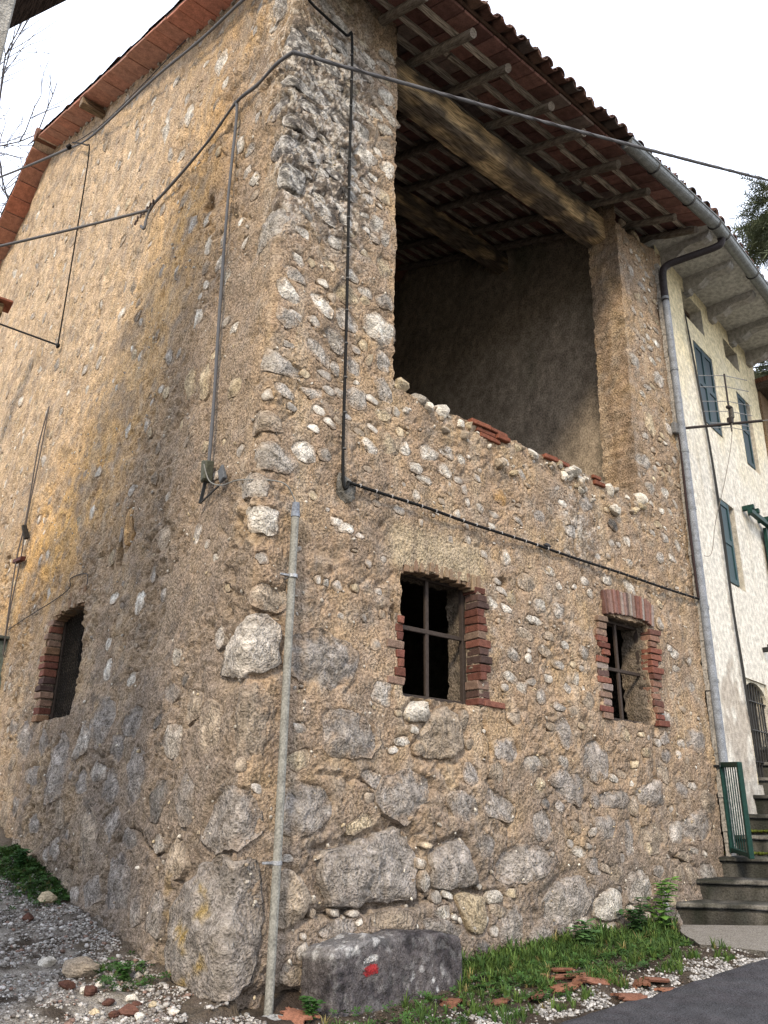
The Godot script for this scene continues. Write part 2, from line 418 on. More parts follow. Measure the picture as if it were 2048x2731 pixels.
# a round bar through points
func tube(a: Acc, pts: Array, r0: float, r1: float, segs: int, col: Color, wobble := 0.0, squared := 0.0) -> void:
	var k := a.v.size()
	var x := Vector3.ZERO
	var count := pts.size()
	for j in count:
		var d: Vector3 = (pts[min(j + 1, count - 1)] - pts[max(j - 1, 0)]).normalized()
		if j == 0:
			x = d.cross(Vector3.UP if absf(d.y) < 0.9 else Vector3.RIGHT).normalized()
		else:
			x = (x - d * x.dot(d)).normalized()
		var y := d.cross(x)
		var r := lerpf(r0, r1, float(j) / (count - 1))
		for s in segs + 1:
			var t := TAU * (s % segs) / segs
			var o := x * cos(t) + y * sin(t)
			var rr := r / pow(maxf(absf(cos(t)), absf(sin(t))), squared)
			if wobble > 0.0:
				rr *= 1.0 + wobble * noise_c.get_noise_3dv((pts[j] + o * r) * 6.0)
			a.v.append(pts[j] + o * rr); a.n.append(o); a.c.append(col)
	for j in count - 1:
		for s in segs:
			var q := k + j * (segs + 1) + s
			a.i.append_array([q, q + segs + 1, q + 1, q + 1, q + segs + 1, q + segs + 2])
	for e in [0, count - 1]:
		var m := a.v.size()
		var d: Vector3 = (pts[1] - pts[0]).normalized() * -1.0 if e == 0 else (pts[count - 1] - pts[count - 2]).normalized()
		a.v.append(pts[e]); a.n.append(d); a.c.append(col)
		for s in segs + 1:
			a.v.append(a.v[k + e * (segs + 1) + s]); a.n.append(d); a.c.append(col)
		for s in segs:
			if e == 0: a.i.append_array([m, m + 1 + s, m + 2 + s])
			else: a.i.append_array([m, m + 2 + s, m + 1 + s])

# points along a hanging or bent line
func smooth_line(pts: Array, per := 6) -> Array:
	var c := Curve3D.new()
	for j in pts.size():
		var t := Vector3.ZERO
		if j > 0 and j < pts.size() - 1:
			t = (pts[j + 1] - pts[j - 1]) * 0.17
		c.add_point(pts[j], -t, t)
	var out := []
	for j in pts.size() - 1:
		for s in per:
			out.append(c.sample(j, float(s) / per))
	out.append(pts[-1])
	return out

func hang(p: Vector3, q: Vector3, sag: float, steps := 16) -> Array:
	var out := []
	for j in steps + 1:
		var t := float(j) / steps
		out.append(p.lerp(q, t) + Vector3(0, -4.0 * sag * t * (1.0 - t), 0))
	return out

# a loose stone: a lumpy, broken ball
func lump(a: Acc, at: Vector3, size: Vector3, turn: Basis, col: Color, sd: int, rough := 0.22, segs := 10, rings := 7) -> void:
	var k := a.v.size()
	var o := Vector3(sd * 3.17, sd * 1.31, sd * 7.7)
	var dirs := []
	for j in 9:
		dirs.append([Vector3(sin(sd * 12.9 + j * 4.1), sin(sd * 7.3 + j * 2.7), sin(sd * 3.3 + j * 5.9)).normalized(), 0.46 + 0.32 * absf(sin(sd * 1.7 + j * 1.9))])
	for j in rings + 1:
		var th := PI * j / rings
		for s in segs + 1:
			var ph := TAU * (s % segs) / segs
			var d := Vector3(sin(th) * cos(ph), cos(th), sin(th) * sin(ph))
			var r := 0.5 * (1.0 + rough * 2.0 * noise_c.get_noise_3dv(d * 2.4 + o * 11.0) + rough * 0.8 * noise_c.get_noise_3dv(d * 7.5 + o * 11.0))
			for f in dirs:
				var m: float = d.dot(f[0])
				if m > 0.2:
					r = minf(r, 0.5 * f[1] / m)
			var w := clampf(0.5 + 0.9 * noise_b.get_noise_3dv(d * 1.6 + o), 0.0, 1.0)
			a.v.append(at + turn * (d * r * size)); a.n.append(turn * (d / size).normalized())
			a.c.append(Color(col.r * (0.78 + 0.4 * w), col.g * (0.78 + 0.4 * w), col.b * (0.78 + 0.38 * w)))
	for j in rings:
		for s in segs:
			var q := k + j * (segs + 1) + s
			a.i.append_array([q, q + segs + 1, q + 1, q + 1, q + segs + 1, q + segs + 2])
	smooth_normals(a, k, segs + 1, rings + 1)

# a freshly broken stone: the same, with flat faces and crisp edges
func broken(a: Acc, at: Vector3, size: Vector3, turn: Basis, col: Color, sd: int, segs := 12, rings := 9) -> void:
	var b := Acc.new()
	lump(b, at, size, turn, col, sd, 0.10, segs, rings)
	for t in range(0, b.i.size(), 3):
		var x := b.v[b.i[t]]
		var y := b.v[b.i[t + 1]]
		var z := b.v[b.i[t + 2]]
		if (y - x).cross(z - x).length_squared() < 1e-16: continue
		a.tri(x, z, y, b.c[b.i[t]])

# normals of a grid patch that begins at k; w columns
func smooth_normals(a: Acc, k: int, w: int, h: int) -> void:
	var sums := PackedVector3Array()
	sums.resize(w * h)
	for j in h - 1:
		for s in w - 1:
			var q := j * w + s
			var p0 := a.v[k + q]
			var m := (a.v[k + q + w + 1] - p0).cross(a.v[k + q + 1] - a.v[k + q + w])
			sums[q] += m; sums[q + 1] += m; sums[q + w] += m; sums[q + w + 1] += m
	for j in h:
		var m := sums[j * w] + sums[j * w + w - 1]
		sums[j * w] = m; sums[j * w + w - 1] = m
	for q in w * h:
		var m := sums[q]
		if m.length_squared() > 1e-18:
			m = m.normalized()
			a.n[k + q] = m if m.dot(a.n[k + q]) > 0 else -m

# ---------------------------------------------------------------- materials
func gray_image(f: FastNoiseLite, size: int) -> PackedByteArray:
	return f.get_seamless_image(size, size, false, false, 0.12).get_data()

func texture_of(size: int, fn: Callable, mips := true) -> ImageTexture:
	var d := PackedByteArray()
	d.resize(size * size * 3)
	fn.call(d)
	var im := Image.create_from_data(size, size, false, Image.FORMAT_RGB8, d)
	return ImageTexture.create_from_image(im)

func surface(called: String, albedo: Color, rough: float, tex: Texture2D = null, relief: Texture2D = null, metres := 1.0, depth := 1.0, vertex := true) -> StandardMaterial3D:
	var m := StandardMaterial3D.new()
	m.resource_name = called
	m.albedo_color = albedo.linear_to_srgb()
	m.roughness = rough
	m.metallic_specular = 0.3
	m.vertex_color_use_as_albedo = vertex
	m.uv1_triplanar = true
	m.uv1_world_triplanar = true
	m.uv1_scale = Vector3(1.0, 0.94, 1.21) / metres
	if tex: m.albedo_texture = tex
	if relief:
		m.heightmap_enabled = true
		m.heightmap_texture = relief
		m.heightmap_scale = depth
	mats[called] = m
	return m

func make_materials() -> void:
	var n := 1024
	var fine := gray_image(fresh(11, 0.045, 4), n)
	var grain := gray_image(fresh(12, 0.055, 1, FastNoiseLite.TYPE_CELLULAR), n)
	var grain2 := gray_image(fresh(19, 0.13, 1, FastNoiseLite.TYPE_CELLULAR), n)
	var broad := gray_image(fresh(13, 0.008, 4), n)
	var crack := gray_image(fresh(14, 0.012, 5, FastNoiseLite.TYPE_SIMPLEX, FastNoiseLite.FRACTAL_RIDGED), n)
	var speck := gray_image(fresh(15, 0.2, 2), n)
	# mortar: sand, grit and pits
	var mortar_c := texture_of(n, func(d: PackedByteArray) -> void:
		for k in n * n:
			var g := 210.0 + (fine[k] - 128) * 0.62 + (speck[k] - 128) * 0.55 + (grain[k] - 128) * -0.34 + (grain2[k] - 110) * -0.22 + (broad[k] - 128) * 0.18
			if grain2[k] < 52 and broad[k] > 118: g += 38.0
			if speck[k] < 82: g -= 46.0
			d[k * 3] = clampi(int(g), 30, 255); d[k * 3 + 1] = clampi(int(g * 0.992), 30, 255); d[k * 3 + 2] = clampi(int(g * 0.975 + (broad[k] - 128) * 0.04), 30, 255))
	var mortar_h := texture_of(n, func(d: PackedByteArray) -> void:
		for k in n * n:
			var g := 110.0 + (fine[k] - 128) * 0.75 + (128 - grain[k]) * 0.38 + (128 - grain2[k]) * 0.22 + (speck[k] - 128) * 0.25
			var b := clampi(int(g), 0, 255)
			d[k * 3] = b; d[k * 3 + 1] = b; d[k * 3 + 2] = b)
	var stone_c := texture_of(n, func(d: PackedByteArray) -> void:
		for k in n * n:
			var g := 212.0 + (fine[k] - 128) * 0.60 + (crack[k] - 150) * -0.36 + (broad[k] - 128) * 0.40 + (speck[k] - 128) * 0.42
			if crack[k] > 222: g -= 48.0
			d[k * 3] = clampi(int(g), 40, 255); d[k * 3 + 1] = clampi(int(g), 40, 255); d[k * 3 + 2] = clampi(int(g + (fine[k] - 128) * 0.05), 40, 255))
	var stone_h := texture_of(n, func(d: PackedByteArray) -> void:
		for k in n * n:
			var b := clampi(int(150.0 + (fine[k] - 128) * 0.55 + (crack[k] - 150) * -0.55 + (broad[k] - 128) * 0.7 + (speck[k] - 128) * 0.12), 0, 255)
			d[k * 3] = b; d[k * 3 + 1] = b; d[k * 3 + 2] = b)
	var plain_c := texture_of(n, func(d: PackedByteArray) -> void:
		for k in n * n:
			var b := clampi(int(224.0 + (fine[k] - 128) * 0.30 + (broad[k] - 128) * 0.34 + (speck[k] - 128) * 0.14), 0, 255)
			d[k * 3] = b; d[k * 3 + 1] = b; d[k * 3 + 2] = b)
	var cast_h := texture_of(n, func(d: PackedByteArray) -> void:
		for k in n * n:
			var b := clampi(int(120.0 + (128 - grain[k]) * 0.6 + (fine[k] - 128) * 0.5), 0, 255)
			d[k * 3] = b; d[k * 3 + 1] = b; d[k * 3 + 2] = b)
	var road_c := texture_of(n, func(d: PackedByteArray) -> void:
		for k in n * n:
			var g := 180.0 + (128 - grain2[k]) * 0.55 + (speck[k] - 128) * 0.8 + (broad[k] - 128) * 0.3
			if grain2[k] < 40 and fine[k] > 138: g += 110.0
			var b := clampi(int(g), 0, 255)
			d[k * 3] = b; d[k * 3 + 1] = b; d[k * 3 + 2] = b)
	var dusty := texture_of(n, func(d: PackedByteArray) -> void:
		for k in n * n:
			var g := 214.0 + (fine[k] - 128) * 0.5 + (broad[k] - 128) * 0.3 + (speck[k] - 128) * 0.3
			var b := clampi(int(g), 0, 255)
			d[k * 3] = b; d[k * 3 + 1] = b; d[k * 3 + 2] = b)
	var wood := gray_image(fresh(16, 0.02, 4), 512)
	var wood_c := texture_of(512, func(d: PackedByteArray) -> void:
		for k in 512 * 512:
			var b := clampi(int(208.0 + (wood[k] - 128) * 0.8), 0, 255)
			d[k * 3] = b; d[k * 3 + 1] = clampi(b - 2, 0, 255); d[k * 3 + 2] = clampi(b - 6, 0, 255))
	surface("mortar", Color(1, 1, 1), 0.95, mortar_c, mortar_h, 1.25, 1.7)
	surface("stone", Color(1, 1, 1), 0.88, stone_c, stone_h, 0.9, 2.2)
	surface("rubble", Color(1, 1, 1), 0.9, stone_c, stone_h, 0.5, 0.7)
	surface("brick", Color(1, 1, 1), 0.92, dusty, mortar_h, 0.45, 0.4)
	surface("tile", Color(1, 1, 1), 0.88, plain_c, plain_c, 1.1, 0.2)
	surface("stucco", Color(1, 1, 1), 0.92, plain_c, cast_h, 0.8, 0.8)
	surface("plaster", Color(1, 1, 1), 0.92, dusty, mortar_h, 1.6, 0.5)
	surface("concrete", Color(1, 1, 1), 0.9, mortar_c, mortar_h, 0.9, 0.5)
	surface("asphalt", Color(1, 1, 1), 0.82, road_c, cast_h, 1.3, 0.6)
	surface("earth", Color(1, 1, 1), 0.97, mortar_c, mortar_h, 0.7, 1.6)
	surface("paint", Color(1, 1, 1), 0.45, plain_c, null, 0.5)
	surface("plastic", Color(1, 1, 1), 0.55, dusty, null, 0.8)
	surface("cable", Color(1, 1, 1), 0.75)
	surface("leaf", Color(1, 1, 1), 0.7)
	mats["leaf"].backlight_enabled = true
	mats["leaf"].backlight = Color(0.35, 0.35, 0.35)
	surface("zinc", Color(1, 1, 1), 0.5, dusty, null, 0.7)
	mats["zinc"].metallic = 0.55
	surface("rust", Color(1, 1, 1), 0.75, dusty, plain_c, 0.3, 0.1)
	surface("glass", Color(0.02, 0.022, 0.025), 0.12, null, null, 1.0, 1.0, false)
	for axis in ["x", "z"]:
		var w := surface("wood_" + axis, Color(1, 1, 1), 0.85, wood_c, wood_c, 1.0, 0.5)
		w.uv1_scale = Vector3(0.45, 7.0, 7.0) if axis == "x" else Vector3(7.0, 7.0, 0.6)

# ---------------------------------------------------------------- the barn's walls
# A wall point is (p, b): p along the front (p > 0) or the side (p < 0) from the rounded corner, b its height.
const ROUND := 0.06
const GABLE_RIDGE := -7.1
func roof_y(z: float) -> float:
	return 8.72 - 0.42 * z if z > GABLE_RIDGE else 8.72 - 0.42 * GABLE_RIDGE - 0.46 * (GABLE_RIDGE - z)

func wall_base(p: float, b: float) -> Array:
	var half := ROUND * PI * 0.25
	if p > half:
		var x := ROUND + p - half
		x += 0.03 * (b - 4.5) * smoothstep(3.4, 4.6, x)
		return [Vector3(x, b, 0), Vector3(0, 0, 1)]
	if p < -half:
		return [Vector3(0, b, -(ROUND - p - half)), Vector3(-1, 0, 0)]
	var t := (p / half) * PI * 0.25
	var n := Vector3(sin(t - PI * 0.25), 0, cos(t - PI * 0.25))
	return [Vector3(ROUND, b, -ROUND) + n * ROUND, n]

func along(x: float) -> float:      # p of a place on the front, x from the corner
	return x - ROUND + ROUND * PI * 0.25

func broad_relief(q: Vector3) -> float:
	return 0.034 * noise_a.get_noise_3dv(q * 1.0) + 0.020 * noise_b.get_noise_3dv(q * 3.1)

func crust_at(p: float, b: float) -> float:      # the black and white lichen crust on the upper corner
	var w := smoothstep(-0.30, 0.02, p) * (1.0 - smoothstep(0.55, 1.15, p)) * smoothstep(5.35, 6.3, b) * (1.0 - smoothstep(7.7, 8.5, b) * 0.6)
	w += 0.5 * smoothstep(-0.9, -0.3, p) * (1.0 - smoothstep(-0.3, 0.0, p)) * smoothstep(6.6, 7.6, b)
	var w2 := clampf(1.0 - absf(p - 3.45) / 0.5, 0, 1) * clampf(1.0 - absf(b - 4.15) / 0.55, 0, 1) * 0.9
	return maxf(w, w2)

func roughness_at(p: float, b: float) -> float:
	var k := 1.0
	if p < 0.0:
		k = lerpf(1.45, 0.75, smoothstep(2.4, 6.0, b) * smoothstep(-0.6, -2.6, p))
	else:
		k = lerpf(1.25, 0.95, smoothstep(1.4, 3.0, b))
	return k + 0.5 * crust_at(p, b)

func fine_relief(q: Vector3, p: float, b: float) -> float:
	var k := roughness_at(p, b) * lerpf(0.28, 1.35, smoothstep(-0.28, 0.32, noise_a.get_noise_3dv(q * 1.1 + Vector3(17, 3, 5))))
	var d := (0.012 * noise_c.get_noise_3dv(q * 8.0) + 0.0085 * noise_b.get_noise_3dv(q * 24.0) + 0.0060 * noise_c.get_noise_3dv(q * 46.0)) * k
	var cr := noise_r.get_noise_3dv(q * 4.0)
	d -= 0.016 * k * smoothstep(0.45, 0.95, cr)
	d -= 0.022 * smoothstep(0.88, 0.97, noise_r.get_noise_3dv(q * 1.25 + Vector3(2, 9, 4)))
	if p > along(1.2) and p < along(2.12) and b > 3.36 and b < 3.64: d = d * 0.4 + 0.005 * noise_c.get_noise_3d(q.x * 34.0, q.y * 2.5, 0.0)
	var cw := crust_at(p, b)
	if cw > 0.05: d -= 0.012 * cw * smoothstep(0.35, 0.9, noise_r.get_noise_3d(q.x * 5.0 + q.y * 2.2, q.y * 4.2, q.z * 5.0)) - 0.012 * cw
	if b < 0.74 and p > -0.75 and p < 0.5: d -= 0.07 * smoothstep(0.74, 0.66, b) * smoothstep(-0.75, -0.55, p)
	for h in PITS:
		if absf(p - h[0]) < h[2] * 1.6 and absf(b - h[1]) < h[3] * 1.6:
			var r := Vector2((p - h[0]) / h[2], (b - h[1]) / h[3]).length() + 0.25 * noise_c.get_noise_3dv(q * 20.0)
			d -= h[4] * (1.0 - smoothstep(0.75, 1.15, r))
	for c in CRACKS:
		for s in range(2, c.size() - 2, 2):
			if absf(p - (c[s] + c[s + 2]) * 0.5) < 0.35 and absf(b - (c[s + 1] + c[s + 3]) * 0.5) < 0.35:
				var at := Vector2(p + 0.035 * noise_c.get_noise_3dv(q * 9.0), b + 0.035 * noise_c.get_noise_3dv(q * 9.0 + Vector3(4, 4, 4)))
				var near := Geometry2D.get_closest_point_to_segment(at, Vector2(c[s], c[s + 1]), Vector2(c[s + 2], c[s + 3]))
				d -= c[1] * (1.0 - smoothstep(c[0] * 0.6, c[0] * 2.0, at.distance_to(near)))
	return d

func mortar_color(q: Vector3, p: float, b: float) -> Color:
	var a1 := noise_a.get_noise_3dv(q * 1.7 + Vector3(9, 4, 2))
	var a2 := noise_b.get_noise_3dv(q * 5.0 + Vector3(1, 7, 3))
	var a3 := noise_c.get_noise_3dv(q * 34.0)
	var c := Color(0.425, 0.326, 0.238)
	if p < 0.0:
		var warm_glow := exp(-pow((p + 2.5 + (6.0 - b) * 0.8) / 1.25, 2.0)) * smoothstep(2.8, 4.4, b) * (1.0 - smoothstep(7.0, 8.6, b) * 0.6)  # diagonal glow of warm light, painted as ochre into the mortar colour
		c = Color(0.430, 0.340, 0.252).lerp(Color(0.880, 0.560, 0.250), clampf(warm_glow * (1.05 + a1), 0, 1))
		c = c.lerp(Color(0.780, 0.610, 0.440), smoothstep(-0.6, -3.4, p) * smoothstep(3.6, 6.5, b) * 0.85)
	c = c.lerp(Color(0.50, 0.38, 0.245), clampf(a1 * 1.2, 0, 0.7))
	c = c.lerp(Color(0.310, 0.250, 0.195), clampf(-a1 * 1.1, 0, 0.75))
	c = c.lerp(Color(0.430, 0.385, 0.335), clampf(a2 * 1.2 - 0.05, 0, 0.75))
	if p > 0.0:
		var head := smoothstep(1.05, 1.25, q.x) * (1.0 - smoothstep(2.05, 2.25, q.x)) * smoothstep(3.30, 3.38, b) * (1.0 - smoothstep(3.60, 3.75, b))
		c = c.lerp(Color(0.50, 0.43, 0.32), head * 0.85)
	# rain has drawn darker and paler streaks down the render
	var streak := noise_b.get_noise_3d(q.x * 5.0, q.y * 0.45, q.z * 5.0)
	c = c.lerp(Color(0.27, 0.225, 0.18), clampf(streak * 1.3 - 0.08, 0.0, 0.45) * (1.0 if p > 0.0 else 0.5))
	c = c.lerp(Color(0.56, 0.475, 0.37), clampf(-streak * 1.2 - 0.12, 0.0, 0.40))
	if p < 0.0: c = c.lerp(Color(0.33, 0.275, 0.225), 0.6 * smoothstep(-1.9, -0.7, p + 0.5 * a1) * smoothstep(-0.1, -0.4, p) * smoothstep(8.6, 7.6, b))
	var damp := (1.0 - smoothstep(0.9, 2.5, b + 0.5 * a1)) * 0.80
	if p < 0.0: damp = (1.0 - smoothstep(1.6, 4.6, b + 1.2 * a1 - 0.42 * p)) * 0.80
	c = c.lerp(Color(0.256, 0.222, 0.190), damp)
	var mid := (c.r + c.g + c.b) / 3.0
	c = Color(maxf(mid + (c.r - mid) * 1.18, 0.0), mid + (c.g - mid) * 1.18 - 0.004, maxf(mid + (c.b - mid) * 1.18, 0.02))
	c = grime(c, q, p, b)
	var s := 1.0 + 0.42 * a3 + 0.22 * noise_b.get_noise_3dv(q * 60.0)
	return Color(c.r * s, c.g * s, c.b * s)

# lichen crust, moss and soot that lie on mortar and stone alike
func grime(c: Color, q: Vector3, p: float, b: float) -> Color:
	var w := crust_at(p, b)
	if w > 0.02:
		var g := Vector3(q.x * 1.0 + q.y * 0.5, q.y * 0.75, q.z)
		var m := 0.7 * noise_b.get_noise_3dv(g * 5.0) + 0.9 * noise_c.get_noise_3dv(g * 17.0) + 0.5 * noise_c.get_noise_3dv(g * 44.0)
		c = c.lerp(Color(0.075, 0.073, 0.075), clampf((m + 0.16) * 2.4, 0, 0.80) * w)
		c = c.lerp(Color(0.66, 0.64, 0.61), clampf((-m + 0.06) * 2.2, 0, 0.75) * w)
	if p < 0.3 and b < 1.5:
		var y := smoothstep(0.18, 0.5, noise_b.get_noise_3dv(q * 4.0 + Vector3(5, 5, 1))) * smoothstep(-0.85, -0.5, p) * (1.0 - smoothstep(-0.25, 0.0, p)) * smoothstep(0.6, 0.75, b) * (1.0 - smoothstep(1.15, 1.4, b))
		c = c.lerp(Color(0.40, 0.26, 0.035), y * 0.75)
	var black := smoothstep(0.25, 0.55, noise_a.get_noise_3dv(q * 3.0 + Vector3(31, 2, 8)) + 0.3 * noise_c.get_noise_3dv(q * 16.0)) * 0.55
	if p < 0.0: c = c.lerp(Color(0.14, 0.125, 0.12), black * smoothstep(-0.2, -0.9, p) * (0.5 + 0.5 * smoothstep(5.0, 2.5, b)))
	else: c = c.lerp(Color(0.12, 0.11, 0.10), black * 0.5)
	return c

func outline_table(poly: PackedVector2Array, steps := 48) -> PackedFloat32Array:
	var t := PackedFloat32Array()
	t.resize(steps)
	for s in steps:
		var d := Vector2.from_angle(TAU * s / steps) * 9.0
		var r := 0.0
		for k in poly.size():
			var hit = Geometry2D.segment_intersects_segment(Vector2.ZERO, d, poly[k], poly[(k + 1) % poly.size()])
			if hit != null: r = maxf(r, hit.length())
		t[s] = r
	for turn in 1:
		var o := t.duplicate()
		for s in steps:
			var near := (o[(s + 1) % steps] + o[(s + steps - 1) % steps]) * 0.5
			t[s] = lerpf(o[s], near, 0.35) if o[s] > 0.0 else near
	return t

func reach(tab: PackedFloat32Array, angle: float) -> float:
	var f := fposmod(angle / TAU, 1.0) * 48.0
	var k := int(f) % 48
	return lerpf(tab[k], tab[(k + 1) % 48], f - floorf(f))

func add_stone_outline(kind: int, proud: float, flat: Array) -> void:
	var pts := PackedVector2Array()
	var mid := Vector2.ZERO
	for k in flat.size() / 2:
		pts.append(Vector2(along(flat[k * 2]) if flat[k * 2] > 0.0 else flat[k * 2], flat[k * 2 + 1]))
		mid += pts[k]
	mid /= pts.size()
	for k in pts.size(): pts[k] -= mid
	keep_stone(mid, outline_table(pts), proud, kind)

func add_stone(p: float, b: float, w: float, h: float, turn: float, proud: float, kind: int) -> void:
	var pts := PackedVector2Array()
	var corners := rng.randi_range(4, 7)
	var start := rng.randf() * TAU
	for k in corners:
		var t := start + TAU * (k + rng.randf_range(-0.28, 0.28)) / corners
		pts.append((Vector2(cos(t) * w, sin(t) * h) * 0.5 * rng.randf_range(0.80, 1.22)).rotated(turn))
	keep_stone(Vector2(p, b), outline_table(pts), proud, kind)

func keep_stone(mid: Vector2, tab: PackedFloat32Array, proud: float, kind: int) -> void:
	var most := 0.0
	var sum := 0.0
	for r in tab:
		most = maxf(most, r)
		sum += r
	stones.append({"p": mid.x, "b": mid.y, "tab": tab, "most": most, "mean": sum / tab.size(), "proud": proud, "kind": kind, "seed": stones.size() * 1.37})

func free_for(p: float, b: float, r: float) -> bool:
	for s in stones:
		var d: float = r + s.mean * 0.95
		if absf(s.p - p) < d and absf(s.b - b) < d and Vector2(s.p - p, s.b - b).length() < d: return false
	return true

const OPENINGS := [[1.15, 4.58, 4.78, 8.9], [1.27, 2.06, 2.40, 3.36], [3.76, 4.50, 2.44, 3.40]]
func in_opening(p: float, b: float, margin: float) -> bool:
	for o in OPENINGS:
		if p > along(o[0]) - margin and p < along(o[1]) + margin and b > o[2] - margin and b < o[3] + margin: return true
	if p < -2.75 + margin and p > -3.6 - margin and b > 2.37 - margin and b < 3.37 + margin: return true
	# brickwork over the windows
	if p > along(1.2) and p < along(2.15) and b > 3.3 and b < 3.66: return true
	if p > along(3.7) and p < along(4.62) and b > 3.3 and b < 3.68: return true
	return p < -2.6 and p > -3.7 and b > 3.3 and b < 3.62

func lay_out_stones() -> void:
	rng.seed = 20240
	for s in BOULDERS: add_stone_outline(s[0], s[1], s[2])
	for s in CORNER: add_stone_outline(s[0], s[1], s[2])
	for s in STONES + STONES_MORE:
		if in_opening(along(s[0]), s[1], 0.0): continue
		add_stone(along(s[0]), s[1], s[2] * 1.1, s[3] * 1.1, rng.randf_range(-0.3, 0.1), rng.randf_range(0.75, 1.15), s[4])
	# quoins up the corner
	var b := 2.9
	var flip := 1.0
	while b < 8.5:
		var w := rng.randf_range(0.30, 0.52)
		var h := rng.randf_range(0.17, 0.30)
		var p := flip * rng.randf_range(0.02, 0.16)
		if free_for(p, b, h * 0.62):
			add_stone(p, b, w, h, rng.randf_range(-0.12, 0.12), rng.randf_range(0.9, 1.6) if b > 5.0 else rng.randf_range(0.6, 1.0), [5, 1, 2, 0, 5][rng.randi() % 5])
		b += h * 0.9 + 0.03
		flip = -flip
	# stones round the edges of the big opening
	b = 4.9
	while b < 8.3:
		var h := rng.randf_range(0.10, 0.22)
		if free_for(along(1.05), b + h * 0.5, h * 0.4):
			add_stone(along(1.15 - rng.randf_range(0.09, 0.15)), b + h * 0.5, rng.randf_range(0.16, 0.3), h, 0.0, 1.0, [1, 5, 2, 3, 1][rng.randi() % 5])
		b += h + 0.02
	# half buried boulders of the lower courses
	for t in 700:
		var p := rng.randf_range(0.9, 5.3) if t % 3 else -rng.randf_range(0.5, 4.2)
		b = rng.randf_range(0.6, 2.4)
		var w := rng.randf_range(0.22, 0.46)
		var h := w * rng.randf_range(0.55, 0.9)
		if in_opening(p, b, w * 0.4) or not free_for(p, b, w * 0.37): continue
		add_stone(p, b, w, h, rng.randf_range(-0.5, 0.3), rng.randf_range(0.45, 0.8), [0, 0, 2, 5, 0][rng.randi() % 5])
	# thinly jointed flat stones of the two upper piers
	for t in 900:
		var right := rng.randf() < 0.3
		var p := rng.randf_range(4.72, 5.35) if right else rng.randf_range(0.12, 1.02)
		b = rng.randf_range(4.2, 8.2)
		var w := rng.randf_range(0.12, 0.38) if not right else rng.randf_range(0.10, 0.26)
		var h := w * rng.randf_range(0.40, 0.75)
		if in_opening(p, b, w * 0.3) or not free_for(p, b, w * (0.36 if not right else 0.55)): continue
		add_stone(p, b, w, h, rng.randf_range(-0.55, 0.05), rng.randf_range(0.6, 1.0), [5, 1, 5, 1, 3, 2][rng.randi() % 6])
	# the rest of the front
	for t in 5200:
		var p := rng.randf_range(0.05, 5.42)
		b = rng.randf_range(0.45, 8.5)
		if stones.size() > 640: break
		var w := 0.04 + 0.13 * pow(rng.randf(), 2.0)
		var k: int = [5, 2, 2, 5, 2, 3, 1][rng.randi() % 7]
		if b > 4.9:
			w = rng.randf_range(0.07, 0.24)
		elif b < 1.9:
			w = rng.randf_range(0.06, 0.26)
			k = [0, 0, 2, 5, 0, 2, 4][rng.randi() % 7]
		elif b > 3.4: w = 0.035 + 0.11 * pow(rng.randf(), 1.8)
		var h := w * rng.randf_range(0.38, 0.95)
		if noise_a.get_noise_2d(p * 1.6, b * 1.6) < -0.12: continue
		if in_opening(p, b, w * 0.5) or not free_for(p, b, w * 0.44): continue
		if p < 0.5 and b > 2.6 and b < 5.0 and rng.randf() < 0.7: continue
		add_stone(p, b, w, h, rng.randf_range(-0.6, 0.4), rng.randf_range(0.6, 1.0), k)
	# the side wall: sparse, smaller and half drowned in render
	var before := stones.size()
	for t in 9000:
		var p := -rng.randf_range(0.1, 8.6)
		b = rng.randf_range(0.7, 11.2)
		if stones.size() > before + 420: break
		if b > roof_y(p) - 0.1 or p < -5.2 and b < 4.0: continue
		var low := 1.0 - smoothstep(1.6, 3.0, b)
		var w := rng.randf_range(0.06, 0.20) if rng.randf() > low else rng.randf_range(0.10, 0.34)
		var h := w * rng.randf_range(0.55, 1.3)
		if in_opening(p, b, w * 0.5) or not free_for(p, b, w * 0.62): continue
		var k: int = [5, 1, 2, 1, 3, 2, 5][rng.randi() % 7] if rng.randf() > low else [0, 4, 2, 0, 5][rng.randi() % 5]
		add_stone(p, b, w, h, rng.randf_range(-0.7, 0.7), rng.randf_range(0.35, 0.85), k)

